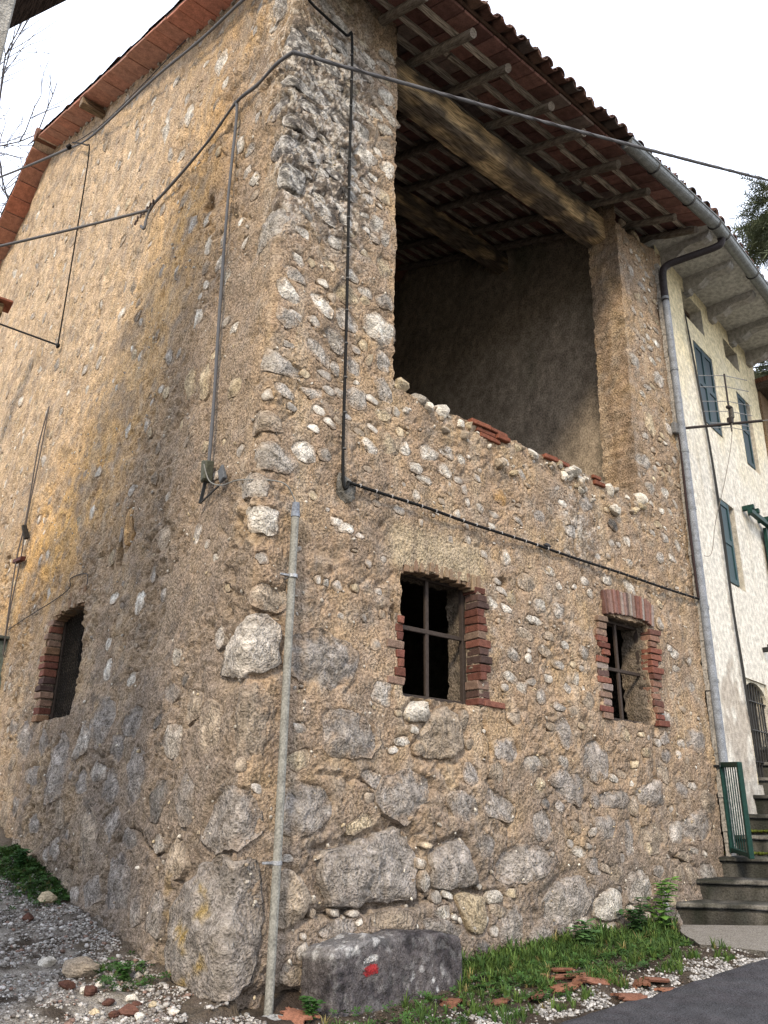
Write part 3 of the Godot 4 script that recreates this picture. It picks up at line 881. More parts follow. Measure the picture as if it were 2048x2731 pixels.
# one stone of a wall, as a patch on the wall's own curve
func stone_patch(a: Acc, s: Dictionary, segs: int, rings: Array) -> void:
	var k := a.v.size()
	var col: Color = KIND[s.kind]
	var o := Vector3(s.seed, s.seed * 0.7, -s.seed * 1.3)
	var shade := 0.80 + 0.30 * fposmod(sin(s.seed * 12.9898) * 43758.5, 1.0)
	var tilt := Vector2(sin(s.seed * 5.1), cos(s.seed * 3.3)) * 0.14
	var centre := wall_base(s.p, s.b)
	var lie := broad_relief(centre[0])
	var up: float = (0.005 + minf(s.mean, 0.35) * 0.045) * s.proud * (1.0 if s.proud < 1.3 else 1.35)
	var rough: float = clampf(s.mean * 0.060, 0.0025, 0.017)
	var facets := []
	for k2 in 6:
		var ang: float = s.seed * 2.3 + k2 * 1.05 + 0.6 * sin(s.seed * 7.0 + k2 * 3.0)
		var steep := 0.04 + 0.24 * absf(sin(s.seed * 3.1 + k2 * 2.17))
		facets.append(Vector3(cos(ang) * steep, sin(ang) * steep, s.mean * 0.16 * absf(sin(s.seed * 1.3 + k2 * 4.7))))
	for t in rings:
		var prof := 1.0 - pow(minf(t, 1.0), 9.0)
		if t > 1.0: prof = -0.9
		for q in segs + 1:
			var th := TAU * (q % segs) / segs
			var r: float = reach(s.tab, th) * t
			r *= 1.0 + t * (0.12 * noise_c.get_noise_3d(cos(th) * 1.6 + o.x * 9.0, sin(th) * 1.6, o.y) + 0.07 * noise_c.get_noise_3d(cos(th) * 5.0 + o.x * 9.0, sin(th) * 5.0, o.y))
			var u := cos(th) * r
			var w := sin(th) * r
			var at := wall_base(s.p + u, s.b + w)
			var pos: Vector3 = at[0]
			var f := noise_b.get_noise_3dv(pos * 5.5 + o * 3.0) + 0.55 * noise_c.get_noise_3dv(pos * 17.0) + 0.30 * noise_c.get_noise_3dv(pos * 40.0)
			var crease := smoothstep(0.5, 0.95, noise_r.get_noise_3dv(pos * 5.0 + o))
			var d: float = lie * (1.0 - 0.5 * t) + broad_relief(pos) * 0.5 * t + up * prof + (tilt.x * u + tilt.y * w) * (1.0 - t * t * 0.6)
			var cut := 0.06
			for g in facets: cut = minf(cut, g.z - g.x * u - g.y * w)
			d += maxf(cut, -0.05) * prof * (0.8 if t <= 1.0 else 0.0)
			d += rough * (f * 1.5 - crease * 0.5) * (1.0 if t < 1.0 else 0.3)
			if t > 1.0: d -= 0.03
			a.v.append(pos + at[1] * d)
			a.n.append(at[1])
			var m1 := noise_b.get_noise_3dv(pos * 6.0 + o)
			var m2 := noise_c.get_noise_3dv(pos * 21.0 + o)
			var c := Color(col.r * shade, col.g * shade, col.b * shade)
			c = c.lerp(Color(c.r * 1.42, c.g * 1.42, c.b * 1.44), clampf(m1 * 1.5, 0, 1))
			c = c.lerp(Color(c.r * 0.70, c.g * 0.68, c.b * 0.66), clampf(-m1 * 1.2 + crease * 0.4, 0, 1))
			var v := 1.0 + 0.40 * m2 + 0.22 * noise_b.get_noise_3dv(pos * 46.0)
			c = Color(c.r * v, c.g * v, c.b * v)
			# mortar smeared over the rim
			var smear := smoothstep(0.55, 1.0, t + 0.60 * noise_c.get_noise_3dv(pos * 9.0)) * (0.30 if s.proud >= 1.3 else 0.80 if s.p > 0.0 else 0.62)
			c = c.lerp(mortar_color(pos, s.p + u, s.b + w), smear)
			a.c.append(grime(c, pos, s.p + u, s.b + w))
	var cols := segs + 1
	for j in rings.size() - 1:
		for q in segs:
			var m := k + j * cols + q
			a.i.append_array([m, m + cols + 1, m + cols, m, m + 1, m + cols + 1])
	smooth_normals(a, k, cols, rings.size())

func grid_lines(from: float, to: float, step: Callable, breaks: Array) -> PackedFloat32Array:
	var out := PackedFloat32Array()
	var x := from
	while x < to - 1e-4:
		out.append(x)
		x += step.call(x)
	out.append(to)
	for b in breaks:
		var best := 0
		for k in out.size():
			if absf(out[k] - b) < absf(out[best] - b): best = k
		out[best] = b
	return out

# the mortar between the stones: one displaced sheet with its openings and their reveals
func wall_sheet(ps: PackedFloat32Array, bs: PackedFloat32Array, holes: Array, deep: Array, top: Callable) -> ArrayMesh:
	var w := ps.size()
	var h := bs.size()
	var dug := PackedFloat32Array()
	dug.resize(w * h)
	var lo: float = ps[0]
	var hi: float = ps[w - 1]
	for s in stones:
		if s.p + s.most * 1.4 < lo or s.p - s.most * 1.4 > hi: continue
		var i0 := ps.bsearch(s.p - s.most * 1.35)
		var i1 := mini(ps.bsearch(s.p + s.most * 1.35), w - 1)
		var j0 := bs.bsearch(s.b - s.most * 1.35)
		var j1 := mini(bs.bsearch(s.b + s.most * 1.35), h - 1)
		var gap: float = 0.020 * s.proud if s.proud >= 1.3 else 0.0
		for j in range(j0, j1 + 1):
			for i in range(i0, i1 + 1):
				var v := Vector2(ps[i] - s.p, bs[j] - s.b)
				var t := v.length() / maxf(reach(s.tab, v.angle()), 0.001)
				var d := 0.0
				if t < 0.92: d = -0.045 * (1.0 - smoothstep(0.70, 0.92, t))
				if gap > 0.0 and t < 1.4: d = minf(d, -gap * (1.0 - smoothstep(1.08, 1.4, t)))
				if d < dug[j * w + i]: dug[j * w + i] = d
	var open := PackedByteArray()
	open.resize(w * h)
	var edge := []
	for o in holes:
		var i0 := ps.bsearch(o[0] - 1e-3)
		var i1 := ps.bsearch(o[1] - 1e-3)
		var j0 := bs.bsearch(o[2] - 1e-3)
		var j1 := mini(bs.bsearch(o[3] - 1e-3), h - 1)
		edge.append([i0, i1, j0, j1])
		for j in range(j0, j1):
			for i in range(i0, i1): open[j * w + i] = 1
	var a := Acc.new()
	a.v.resize(w * h); a.n.resize(w * h); a.c.resize(w * h)
	for j in h:
		for i in w:
			var p := ps[i]
			var b := bs[j]
			var base := wall_base(p, b)
			var q: Vector3 = base[0]
			var d := broad_relief(q) + fine_relief(q, p, b) + dug[j * w + i]
			var at: Vector3 = q + base[1] * d
			for e in edge:      # ragged edges of the openings
				if i >= e[0] - 3 and i <= e[1] + 3 and j >= e[2] - 3 and j <= e[3] + 3:
					var near: int = maxi(maxi(e[0] - i, i - e[1]), maxi(e[2] - j, j - e[3]))
					var k := 0.016 if absi(near) <= 2 else 0.0
					if p > 0: at.x += k * noise_c.get_noise_3dv(q * 15.0)
					else: at.z += k * noise_c.get_noise_3dv(q * 15.0)
					at.y += k * noise_c.get_noise_3dv(q * 15.0 + Vector3(7, 7, 7))
			a.v[j * w + i] = at
			a.n[j * w + i] = base[1]
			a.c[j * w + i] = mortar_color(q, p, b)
	for j in h - 1:
		for i in w - 1:
			if open[j * w + i] or bs[j] > top.call(ps[i]): continue
			var m := j * w + i
			a.i.append_array([m, m + w, m + w + 1, m, m + w + 1, m + 1])
	smooth_normals_open(a, w, h)
	# reveals
	for k in holes.size():
		var e: Array = edge[k]
		var steps := 14
		for side in 4:
			if side == 3 and e[3] >= h - 1: continue
			var list := []
			if side == 0: for j in range(e[2], e[3] + 1): list.append(j * w + e[0])
			if side == 1: for j in range(e[2], e[3] + 1): list.append(j * w + e[1])
			if side == 2: for i in range(e[0], e[1] + 1): list.append(e[2] * w + i)
			if side == 3: for i in range(e[0], e[1] + 1): list.append(e[3] * w + i)
			var inward: Vector3 = [Vector3(1, 0, 0), Vector3(-1, 0, 0), Vector3(0, 1, 0), Vector3(0, -1, 0)][side]
			var into := Vector3(0, 0, -1)
			if ps[e[0]] < 0.0:
				into = Vector3(1, 0, 0)
				if side < 2: inward = Vector3(0, 0, -1) if side == 1 else Vector3(0, 0, 1)
				if side < 2: inward = -Vector3(0, 0, 1) if side == 1 else Vector3(0, 0, 1)
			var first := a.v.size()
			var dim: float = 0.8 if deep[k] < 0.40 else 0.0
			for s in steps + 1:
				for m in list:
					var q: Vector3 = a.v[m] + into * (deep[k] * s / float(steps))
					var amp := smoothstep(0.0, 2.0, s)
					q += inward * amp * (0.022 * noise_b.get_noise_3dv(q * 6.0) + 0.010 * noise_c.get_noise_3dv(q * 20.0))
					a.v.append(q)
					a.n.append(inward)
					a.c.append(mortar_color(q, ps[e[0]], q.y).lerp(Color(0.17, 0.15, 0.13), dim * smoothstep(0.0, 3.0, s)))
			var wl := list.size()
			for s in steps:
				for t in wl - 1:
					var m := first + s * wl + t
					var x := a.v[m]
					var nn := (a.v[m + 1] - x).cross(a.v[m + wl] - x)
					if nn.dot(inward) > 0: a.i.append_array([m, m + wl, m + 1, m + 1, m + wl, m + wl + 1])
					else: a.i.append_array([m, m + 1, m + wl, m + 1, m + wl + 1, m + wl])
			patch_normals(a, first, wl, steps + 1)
	return a.mesh()

func patch_normals(a: Acc, k: int, w: int, h: int) -> void:
	for j in h:
		for i in w:
			var u := a.v[k + j * w + mini(i + 1, w - 1)] - a.v[k + j * w + maxi(i - 1, 0)]
			var v := a.v[k + mini(j + 1, h - 1) * w + i] - a.v[k + maxi(j - 1, 0) * w + i]
			var m := u.cross(v).normalized()
			if m.length_squared() > 0.5: a.n[k + j * w + i] = m if m.dot(a.n[k + j * w + i]) > 0 else -m

func smooth_normals_open(a: Acc, w: int, h: int) -> void:
	for j in h:
		for i in w:
			var k := j * w + i
			var u := a.v[j * w + mini(i + 1, w - 1)] - a.v[j * w + maxi(i - 1, 0)]
			var v := a.v[mini(j + 1, h - 1) * w + i] - a.v[maxi(j - 1, 0) * w + i]
			# at the shared corner column, both sheets see the same slope
			var m := u.cross(v).normalized()
			a.n[k] = m if m.dot(a.n[k]) > 0 else -m

func build_walls(barn: Node3D) -> Array:
	lay_out_stones()
	var holes := []
	for o in OPENINGS: holes.append([along(o[0]), along(o[1]), o[2], o[3]])
	var xb := [along(1.15), along(4.58), along(1.27), along(2.06), along(3.76), along(4.50)]
	var yb := [4.78, 2.40, 3.36, 2.44, 3.40, 2.37]
	var bs := grid_lines(0.30, 11.9, func(b: float) -> float: return 0.0165 if b < 5.0 else 0.021 + 0.003 * (b - 5.0), yb)
	var pf := grid_lines(0.0, 5.5, func(p: float) -> float: return 0.0165 if p > 0.3 else 0.012, xb)
	var cut := 0
	while bs[cut] < 8.95: cut += 1
	var front := put("front_wall", wall_sheet(pf, bs.slice(0, cut), holes, [0.41, 0.33, 0.29], func(p: float) -> float: return 8.75 if p < 1.12 else 8.38), mats.mortar, barn)
	var pside := grid_lines(0.0, 9.4, func(p: float) -> float: return 0.012 if p < 0.2 else 0.0165 + 0.0028 * p, [2.75, 3.60])
	var ps := PackedFloat32Array()
	for k in range(pside.size() - 1, -1, -1): ps.append(-pside[k])
	var side := put("side_wall", wall_sheet(ps, bs, [[-3.60, -2.75, 2.37, 3.36]], [0.32], func(p: float) -> float: return roof_y(p) + 0.06), mats.mortar, barn)
	# stones: the largest singly, the rest joined
	for w in 2:
		var wall: MeshInstance3D = front if w == 0 else side
		var mine := []
		for s in stones:
			if (s.p >= 0.0) == (w == 0): mine.append(s)
		mine.sort_custom(func(x: Dictionary, y: Dictionary) -> bool: return x.mean > y.mean)
		var rest := Acc.new()
		for k in mine.size():
			var s: Dictionary = mine[k]
			var segs := clampi(int(s.mean * 190.0), 12, 56)
			var rings := [0.0, 0.4, 0.7, 0.88, 0.96, 1.0, 1.05]
			if s.mean > 0.09: rings = [0.0, 0.15, 0.3, 0.45, 0.58, 0.7, 0.8, 0.88, 0.94, 0.98, 1.02, 1.06]
			if s.mean > 0.2: rings = [0.0, 0.08, 0.16, 0.24, 0.32, 0.4, 0.48, 0.55, 0.62, 0.69, 0.76, 0.82, 0.87, 0.92, 0.96, 0.99, 1.02, 1.05]
			if k < 298:
				var a := Acc.new()
				stone_patch(a, s, segs, rings)
				put("stone", a.mesh(), mats.stone, wall)
			else:
				stone_patch(rest, s, segs, rings)
		# grit and pebbles in the mortar, each too small to pick out
		rng.seed = 77 + w
		for t in 1500:
			var p := rng.randf_range(0.02, 5.4) if w == 0 else -rng.randf_range(0.02, 6.5)
			var b := rng.randf_range(0.5, 8.3) if w == 0 else rng.randf_range(0.6, 10.5)
			if in_opening(p, b, 0.03) or b > (8.6 if w == 0 else roof_y(p) - 0.1): continue
			var g := rng.randf_range(0.012, 0.034)
			var base := wall_base(p, b)
			var q: Vector3 = base[0] + base[1] * (broad_relief(base[0]) + rng.randf_range(-0.008, 0.001))
			var c: Color = KIND[[1, 5, 2, 5, 3, 1][rng.randi() % 6]]
			lump(rest, q, Vector3(g * rng.randf_range(0.8, 1.8), g * rng.randf_range(0.6, 1.2), g), Basis.from_euler(Vector3(rng.randf(), rng.randf() * 6.0, rng.randf() * 6.0)), vary(c, 0.2), t, 0.2, 6, 4)
		tag(put("small_stones", rest.mesh(), mats.rubble, wall), "", "", "", "stuff")
	return [front, side]

# ---------------------------------------------------------------- roof, timbers, brickwork
const RED := Color(0.215, 0.088, 0.066)
const TIMBER := Color(0.20, 0.165, 0.135)

func on_roof(x: float, z: float, up: float) -> Vector3:
	var s := 1.0 if z > GABLE_RIDGE else -1.0
	var n := Vector3(0, 1, 0.42 * s).normalized()
	return Vector3(x, roof_y(z), z) + n * up

func slope_basis(z: float) -> Basis:      # z runs down the slope, y out of it
	var s := 1.0 if z > GABLE_RIDGE else -1.0
	var d := Vector3(0, -0.42, s).normalized()
	var n := Vector3(0, 1, 0.42 * s).normalized()
	return Basis(n.cross(d), n, d)

func tint_wood(a: Acc, from: int, pale: Color, much: float) -> void:
	for k in range(from, a.v.size()):
		var q := a.v[k]
		var w := smoothstep(0.05, 0.35, noise_b.get_noise_3d(q.x * 1.4, q.y * 5.0, q.z * 3.0) + much)
		a.c[k] = a.c[k].lerp(pale, w).darkened(0.0)
		var v := 1.0 + 0.35 * noise_c.get_noise_3d(q.x * 8.0, q.y * 14.0, q.z * 14.0)
		a.c[k] = Color(a.c[k].r * v, a.c[k].g * v, a.c[k].b * v)

func coppo(len: float, r0: float, r1: float) -> ArrayMesh:
	var a := Acc.new()
	var segs := 8
	var white := Color(1, 1, 1)
	for q in segs:
		var t0 := PI * (0.04 + 0.92 * q / segs)
		var t1 := PI * (0.04 + 0.92 * (q + 1) / segs)
		var f := func(t: float, z: float, k: float) -> Vector3:
			var r := lerpf(r0, r1, z / len + 0.5) + k
			return Vector3(cos(t) * r, sin(t) * r * 0.8, z)
		var h := len * 0.5
		a.quad(f.call(t0, h, 0.0), f.call(t0, -h, 0.0), f.call(t1, -h, 0.0), f.call(t1, h, 0.0), white)
		a.quad(f.call(t1, h, -0.014), f.call(t1, -h, -0.014), f.call(t0, -h, -0.014), f.call(t0, h, -0.014), white)
		a.quad(f.call(t0, h, -0.014), f.call(t0, h, 0.0), f.call(t1, h, 0.0), f.call(t1, h, -0.014), white)
		a.quad(f.call(t1, -h, -0.014), f.call(t1, -h, 0.0), f.call(t0, -h, 0.0), f.call(t0, -h, -0.014), white)
	for z in [-0.5, 0.5]:
		pass
	return a.mesh()

func colored(m: ArrayMesh, c: Color) -> ArrayMesh:
	var arr := m.surface_get_arrays(0)
	var cs: PackedColorArray = arr[Mesh.ARRAY_COLOR]
	cs.fill(c)
	arr[Mesh.ARRAY_COLOR] = cs
	var out := ArrayMesh.new()
	out.add_surface_from_arrays(Mesh.PRIMITIVE_TRIANGLES, arr)
	return out

func build_roof(barn: Node3D) -> void:
	rng.seed = 501
	var a := Acc.new()
	# the boarding under the tiles: one closed sheet on each slope
	var dark := Color(0.10, 0.06, 0.045)
	for z in [[0.70, GABLE_RIDGE + 0.001], [-13.6, GABLE_RIDGE - 0.001]]:
		var lo := 0.032
		var p := [on_roof(-0.30, z[0], lo), on_roof(5.62, z[0], lo), on_roof(5.62, z[1], lo), on_roof(-0.30, z[1], lo)]
		var q := [on_roof(-0.30, z[0], lo + 0.03), on_roof(5.62, z[0], lo + 0.03), on_roof(5.62, z[1], lo + 0.03), on_roof(-0.30, z[1], lo + 0.03)]
		a.quad(q[0], q[1], q[2], q[3], dark); a.quad(p[3], p[2], p[1], p[0], dark)
		for k in 4: a.quad(p[k], p[(k + 1) % 4], q[(k + 1) % 4], q[k], dark)
	var roof := put("roof", a.mesh(), mats.tile, barn)
	# flat slabs seen from below, row by row up the front slope
	var rest := Acc.new()
	var singles := 0
	var row := 0
	var z := 0.56
	while z > -6.9:
		var x := -0.02 + (0.1 if row % 2 else 0.0)
		while x < 5.6:
			var w := minf(0.192, 5.62 - x)
			var c := vary(Color(0.255, 0.135, 0.115), 0.35)
			if rng.randf() < 0.2: c = c.lerp(Color(0.30, 0.27, 0.24), 0.6)
			var t := Transform3D(slope_basis(z), on_roof(x + w * 0.5 + 0.002, z, 0.014 + rng.randf_range(-0.003, 0.001)))
			if z > -2.4 and x > 1.0 and singles < 298:
				var b := Acc.new()
				block(b, t, Vector3(w - 0.006, 0.024, 0.272), 0.003, 0.002, c)
				put("slab", b.mesh(), mats.tile, roof)
				singles += 1
			else:
				block(rest, t, Vector3(w - 0.006, 0.024, 0.272), 0.0, 0.002, c)
			x += 0.196
		z -= 0.26
		row += 1
	tag(put("more_slabs", rest.mesh(), mats.tile, roof), "", "", "", "stuff")
	# battens along, rafters down the slope
	z = 0.43
	while z > -7.0:
		a = Acc.new()
		var cuts := [-0.02, rng.randf_range(1.6, 2.4), rng.randf_range(3.4, 4.2), 5.66]
		for k in 3:
			var lift := rng.randf_range(-0.002, 0.002)
			bar(a, on_roof(cuts[k], z + rng.randf_range(-0.02, 0.02), -0.020 + lift), on_roof(cuts[k + 1] - 0.01, z + rng.randf_range(-0.02, 0.02), -0.020 + lift), 0.062 + rng.randf_range(-0.010, 0.010), 0.034, 0.004, 0.004, vary(Color(0.52, 0.46, 0.40), 0.25))
		put("batten", a.mesh(), mats.wood_x, roof)
		z -= 0.26
	for x in [0.40, 0.97, 1.50, 2.08, 2.69, 3.26, 3.87, 4.54, 5.12, 5.52]:
		a = Acc.new()
		var pts := []
		var e := rng.randf_range(0.56, 0.68)
		for k in 17:
			var zz := lerpf(e, -6.98, k / 16.0)
			pts.append(on_roof(x + 0.025 * sin(zz * 1.3 + x * 5.0), zz, -0.098 + 0.008 * sin(zz * 2.0 + x)))
		tube(a, pts, 0.046, 0.062, 9, vary(Color(0.25, 0.215, 0.185), 0.2), 0.25)
		tint_wood(a, 0, Color(0.37, 0.33, 0.285), 0.0)
		put("rafter", a.mesh(), mats.wood_z, roof)
	# gable soffit: a row of clean terracotta slabs over the wall's edge
	z = 0.60
	var n := 0
	while z > -11.2:
		if absf(z - GABLE_RIDGE) > 0.05:
			a = Acc.new()
			var c := Color(0.60, 0.245, 0.165).lerp(Color(0.50, 0.27, 0.20), rng.randf())
			block(a, Transform3D(slope_basis(z), on_roof(-0.135 + rng.randf_range(-0.006, 0.006), z, 0.008 + rng.randf_range(-0.004, 0.004))), Vector3(0.36, 0.028, 0.298), 0.004, 0.003, c)
			put("soffit_slab", a.mesh(), mats.tile, roof)
		z -= 0.285
		n += 1
	a = Acc.new()
	for q in [[0.66, GABLE_RIDGE + 0.001], [-11.3, GABLE_RIDGE - 0.001]]:
		a.quad(on_roof(-0.31, q[1], 0.024), on_roof(0.05, q[1], 0.024), on_roof(0.05, q[0], 0.024), on_roof(-0.31, q[0], 0.024), Color(0.72, 0.56, 0.44))
	put("joint_mortar", a.mesh(), mats.plaster, roof)
	# curved tiles; those that show at the eaves and along the gable singly
	var cover := coppo(0.47, 0.062, 0.074)
	var tones := []
	for k in 8: tones.append(colored(cover, vary([Color(0.17, 0.090, 0.070), Color(0.14, 0.085, 0.070), Color(0.20, 0.12, 0.09), Color(0.11, 0.085, 0.075)][k % 4], 0.2)))
	var far := MultiMesh.new()
	far.transform_format = MultiMesh.TRANSFORM_3D
	far.use_colors = true
	far.mesh = cover
	var places := []
	for course in 26:
		z = 0.60 - course * 0.335
		if z < -8.1: break
		for k in 34:
			var x := -0.25 + k * 0.174
			for up in 2:
				var at := on_roof(x + (0.087 if up == 0 else 0.0) + rng.randf_range(-0.01, 0.01), z + rng.randf_range(-0.025, 0.025), 0.115 if up == 0 else 0.075)
				var bs := slope_basis(z)
				if up == 0: bs = bs * Basis(Vector3(0, 0, 1), PI)
				bs = bs * Basis(Vector3(1, 0, 0), 0.035) * Basis(Vector3(0, 1, 0), rng.randf_range(-0.03, 0.03))
				if up == 0: at = on_roof(x + 0.087, z + rng.randf_range(-0.02, 0.02), 0.112)
				if z < GABLE_RIDGE: continue
				var t := Transform3D(bs, at)
				if course < 1 or k == 0:
					var o := put("curved_tile", tones[rng.randi() % 8], mats.tile, roof)
					o.transform = t
				else: places.append(t)
	for course in 14:
		var zz := GABLE_RIDGE - 0.2 - course * 0.335
		for k in 2:
			var bs := slope_basis(zz)
			if k == 1: bs = bs * Basis(Vector3(0, 0, 1), PI)
			var o := put("curved_tile", tones[rng.randi() % 8], mats.tile, roof)
			o.transform = Transform3D(bs * Basis(Vector3(1, 0, 0), 0.035), on_roof(-0.25 + k * 0.087, zz, 0.075 if k == 0 else 0.112))
	far.instance_count = places.size()
	for k in places.size():
		far.set_instance_transform(k, places[k])
		far.set_instance_color(k, vary(Color(0.19, 0.095, 0.065), 0.3))
	var mm := MultiMeshInstance3D.new()
	mm.name = "more_curved_tiles"
	mm.multimesh = far
	mm.material_override = mats.tile
	tag(mm, "", "", "", "stuff")
	roof.add_child(mm, true)
	a = Acc.new()
	var pts := []
	for k in 30: pts.append(Vector3(-0.34 + k * 0.206, roof_y(GABLE_RIDGE) + 0.10 + 0.012 * (k % 2), GABLE_RIDGE))
	tube(a, pts, 0.11, 0.11, 10, Color(0.20, 0.10, 0.07), 0.2)
	put("ridge_tiles", a.mesh(), mats.tile, roof)
	a = Acc.new()
	block(a, Transform3D(Basis(), Vector3(-0.10, roof_y(-4.87) - 0.085, -4.87)), Vector3(0.42, 0.12, 0.11), 0.008, 0.006, Color(0.30, 0.22, 0.15))
	put("purlin_end", a.mesh(), mats.wood_x, roof)
	# beams, hewn square
	for s in [[1.0, 4.98, 8.40, -0.29, 0.165, 0.05], [0.2, 5.4, 9.40, -2.30, 0.13, 0.02], [0.2, 5.4, 10.36, -4.75, 0.12, -0.02], [0.2, 5.4, 11.42, -7.0, 0.13, -0.1]]:
		a = Acc.new()
		hewn(a, s[0], s[1], s[2], s[3], s[4] * 0.80, s[4] * 0.98)
		tint_wood(a, 0, Color(0.74, 0.56, 0.34), s[5] + 0.10)
		put("beam", a.mesh(), mats.wood_x, barn)

func hewn(a: Acc, x0: float, x1: float, y: float, z: float, hw: float, hh: float) -> void:
	var ring := []
	for k in 5: ring.append(Vector2(-1.0 + 0.5 * k, -1.0))
	for k in 4: ring.append(Vector2(1.0, -0.5 + 0.5 * k))
	for k in 4: ring.append(Vector2(0.5 - 0.5 * k, 1.0))
	for k in 3: ring.append(Vector2(-1.0, 0.5 - 0.5 * k))
	var n := 60
	var at := func(k: int, j: int) -> Vector3:
		var x := lerpf(x0, x1, k / float(n))
		var r: Vector2 = ring[j % 16]
		if absf(r.x) > 0.9 and absf(r.y) > 0.9: r *= 0.955 + 0.035 * noise_c.get_noise_3d(x * 5.0, r.x * 3.0, r.y * 3.0)
		var q := Vector3(x, y + 0.02 * sin(x * 1.9) + r.y * hh, z + 0.012 * sin(x * 1.3) + r.x * hw)
		return q + Vector3(0, r.y, r.x) * (0.012 * noise_b.get_noise_3d(q.x * 2.0, q.y * 6.0, q.z * 6.0) + 0.006 * noise_c.get_noise_3d(q.x * 6.0, q.y * 24.0, q.z * 24.0))
	for k in n:
		for j in 16: a.quad(at.call(k, j), at.call(k, j + 1), at.call(k + 1, j + 1), at.call(k + 1, j), TIMBER)
	for k in [0, n]:
		for j in range(1, 15):
			if k == 0: a.tri(at.call(k, 0), at.call(k, j + 1), at.call(k, j), TIMBER)
			else: a.tri(at.call(k, 0), at.call(k, j), at.call(k, j + 1), TIMBER)

func brick(parent: Node, lo: Vector3, hi: Vector3, c: Color, bevel := 0.0045) -> void:
	if hi.z > -0.05 and lo.x > 0.2:      # bricks of the front follow the wall's own swell
		var lift := broad_relief(Vector3(hi.x, hi.y, 0)) + 0.012
		lo.z += lift
		hi.z += lift
	var a := Acc.new()
	block(a, Transform3D(Basis.from_euler(Vector3(rng.randf_range(-0.02, 0.02), rng.randf_range(-0.03, 0.03), rng.randf_range(-0.02, 0.02))), (lo + hi) * 0.5), hi - lo, bevel, 0.0045, c)
	put("brick", a.mesh(), mats.brick, parent)

func mortar_bed(parent: Node, lo: Vector3, hi: Vector3) -> void:
	var a := Acc.new()
	box(a, lo, hi, 0.004, Color(0.33, 0.265, 0.20))
	put("mortar_bed", a.mesh(), mats.mortar, parent)

func brick_tone() -> Color:
	var c := vary(RED, 0.3)
	var r := rng.randf()
	if r < 0.15: return c.lerp(Color(0.09, 0.075, 0.07), 0.7)
	if r < 0.34: return c.lerp(Color(0.36, 0.28, 0.21), 0.6)
	if r < 0.50: return c.lerp(Color(0.30, 0.13, 0.09), 0.7)
	return c

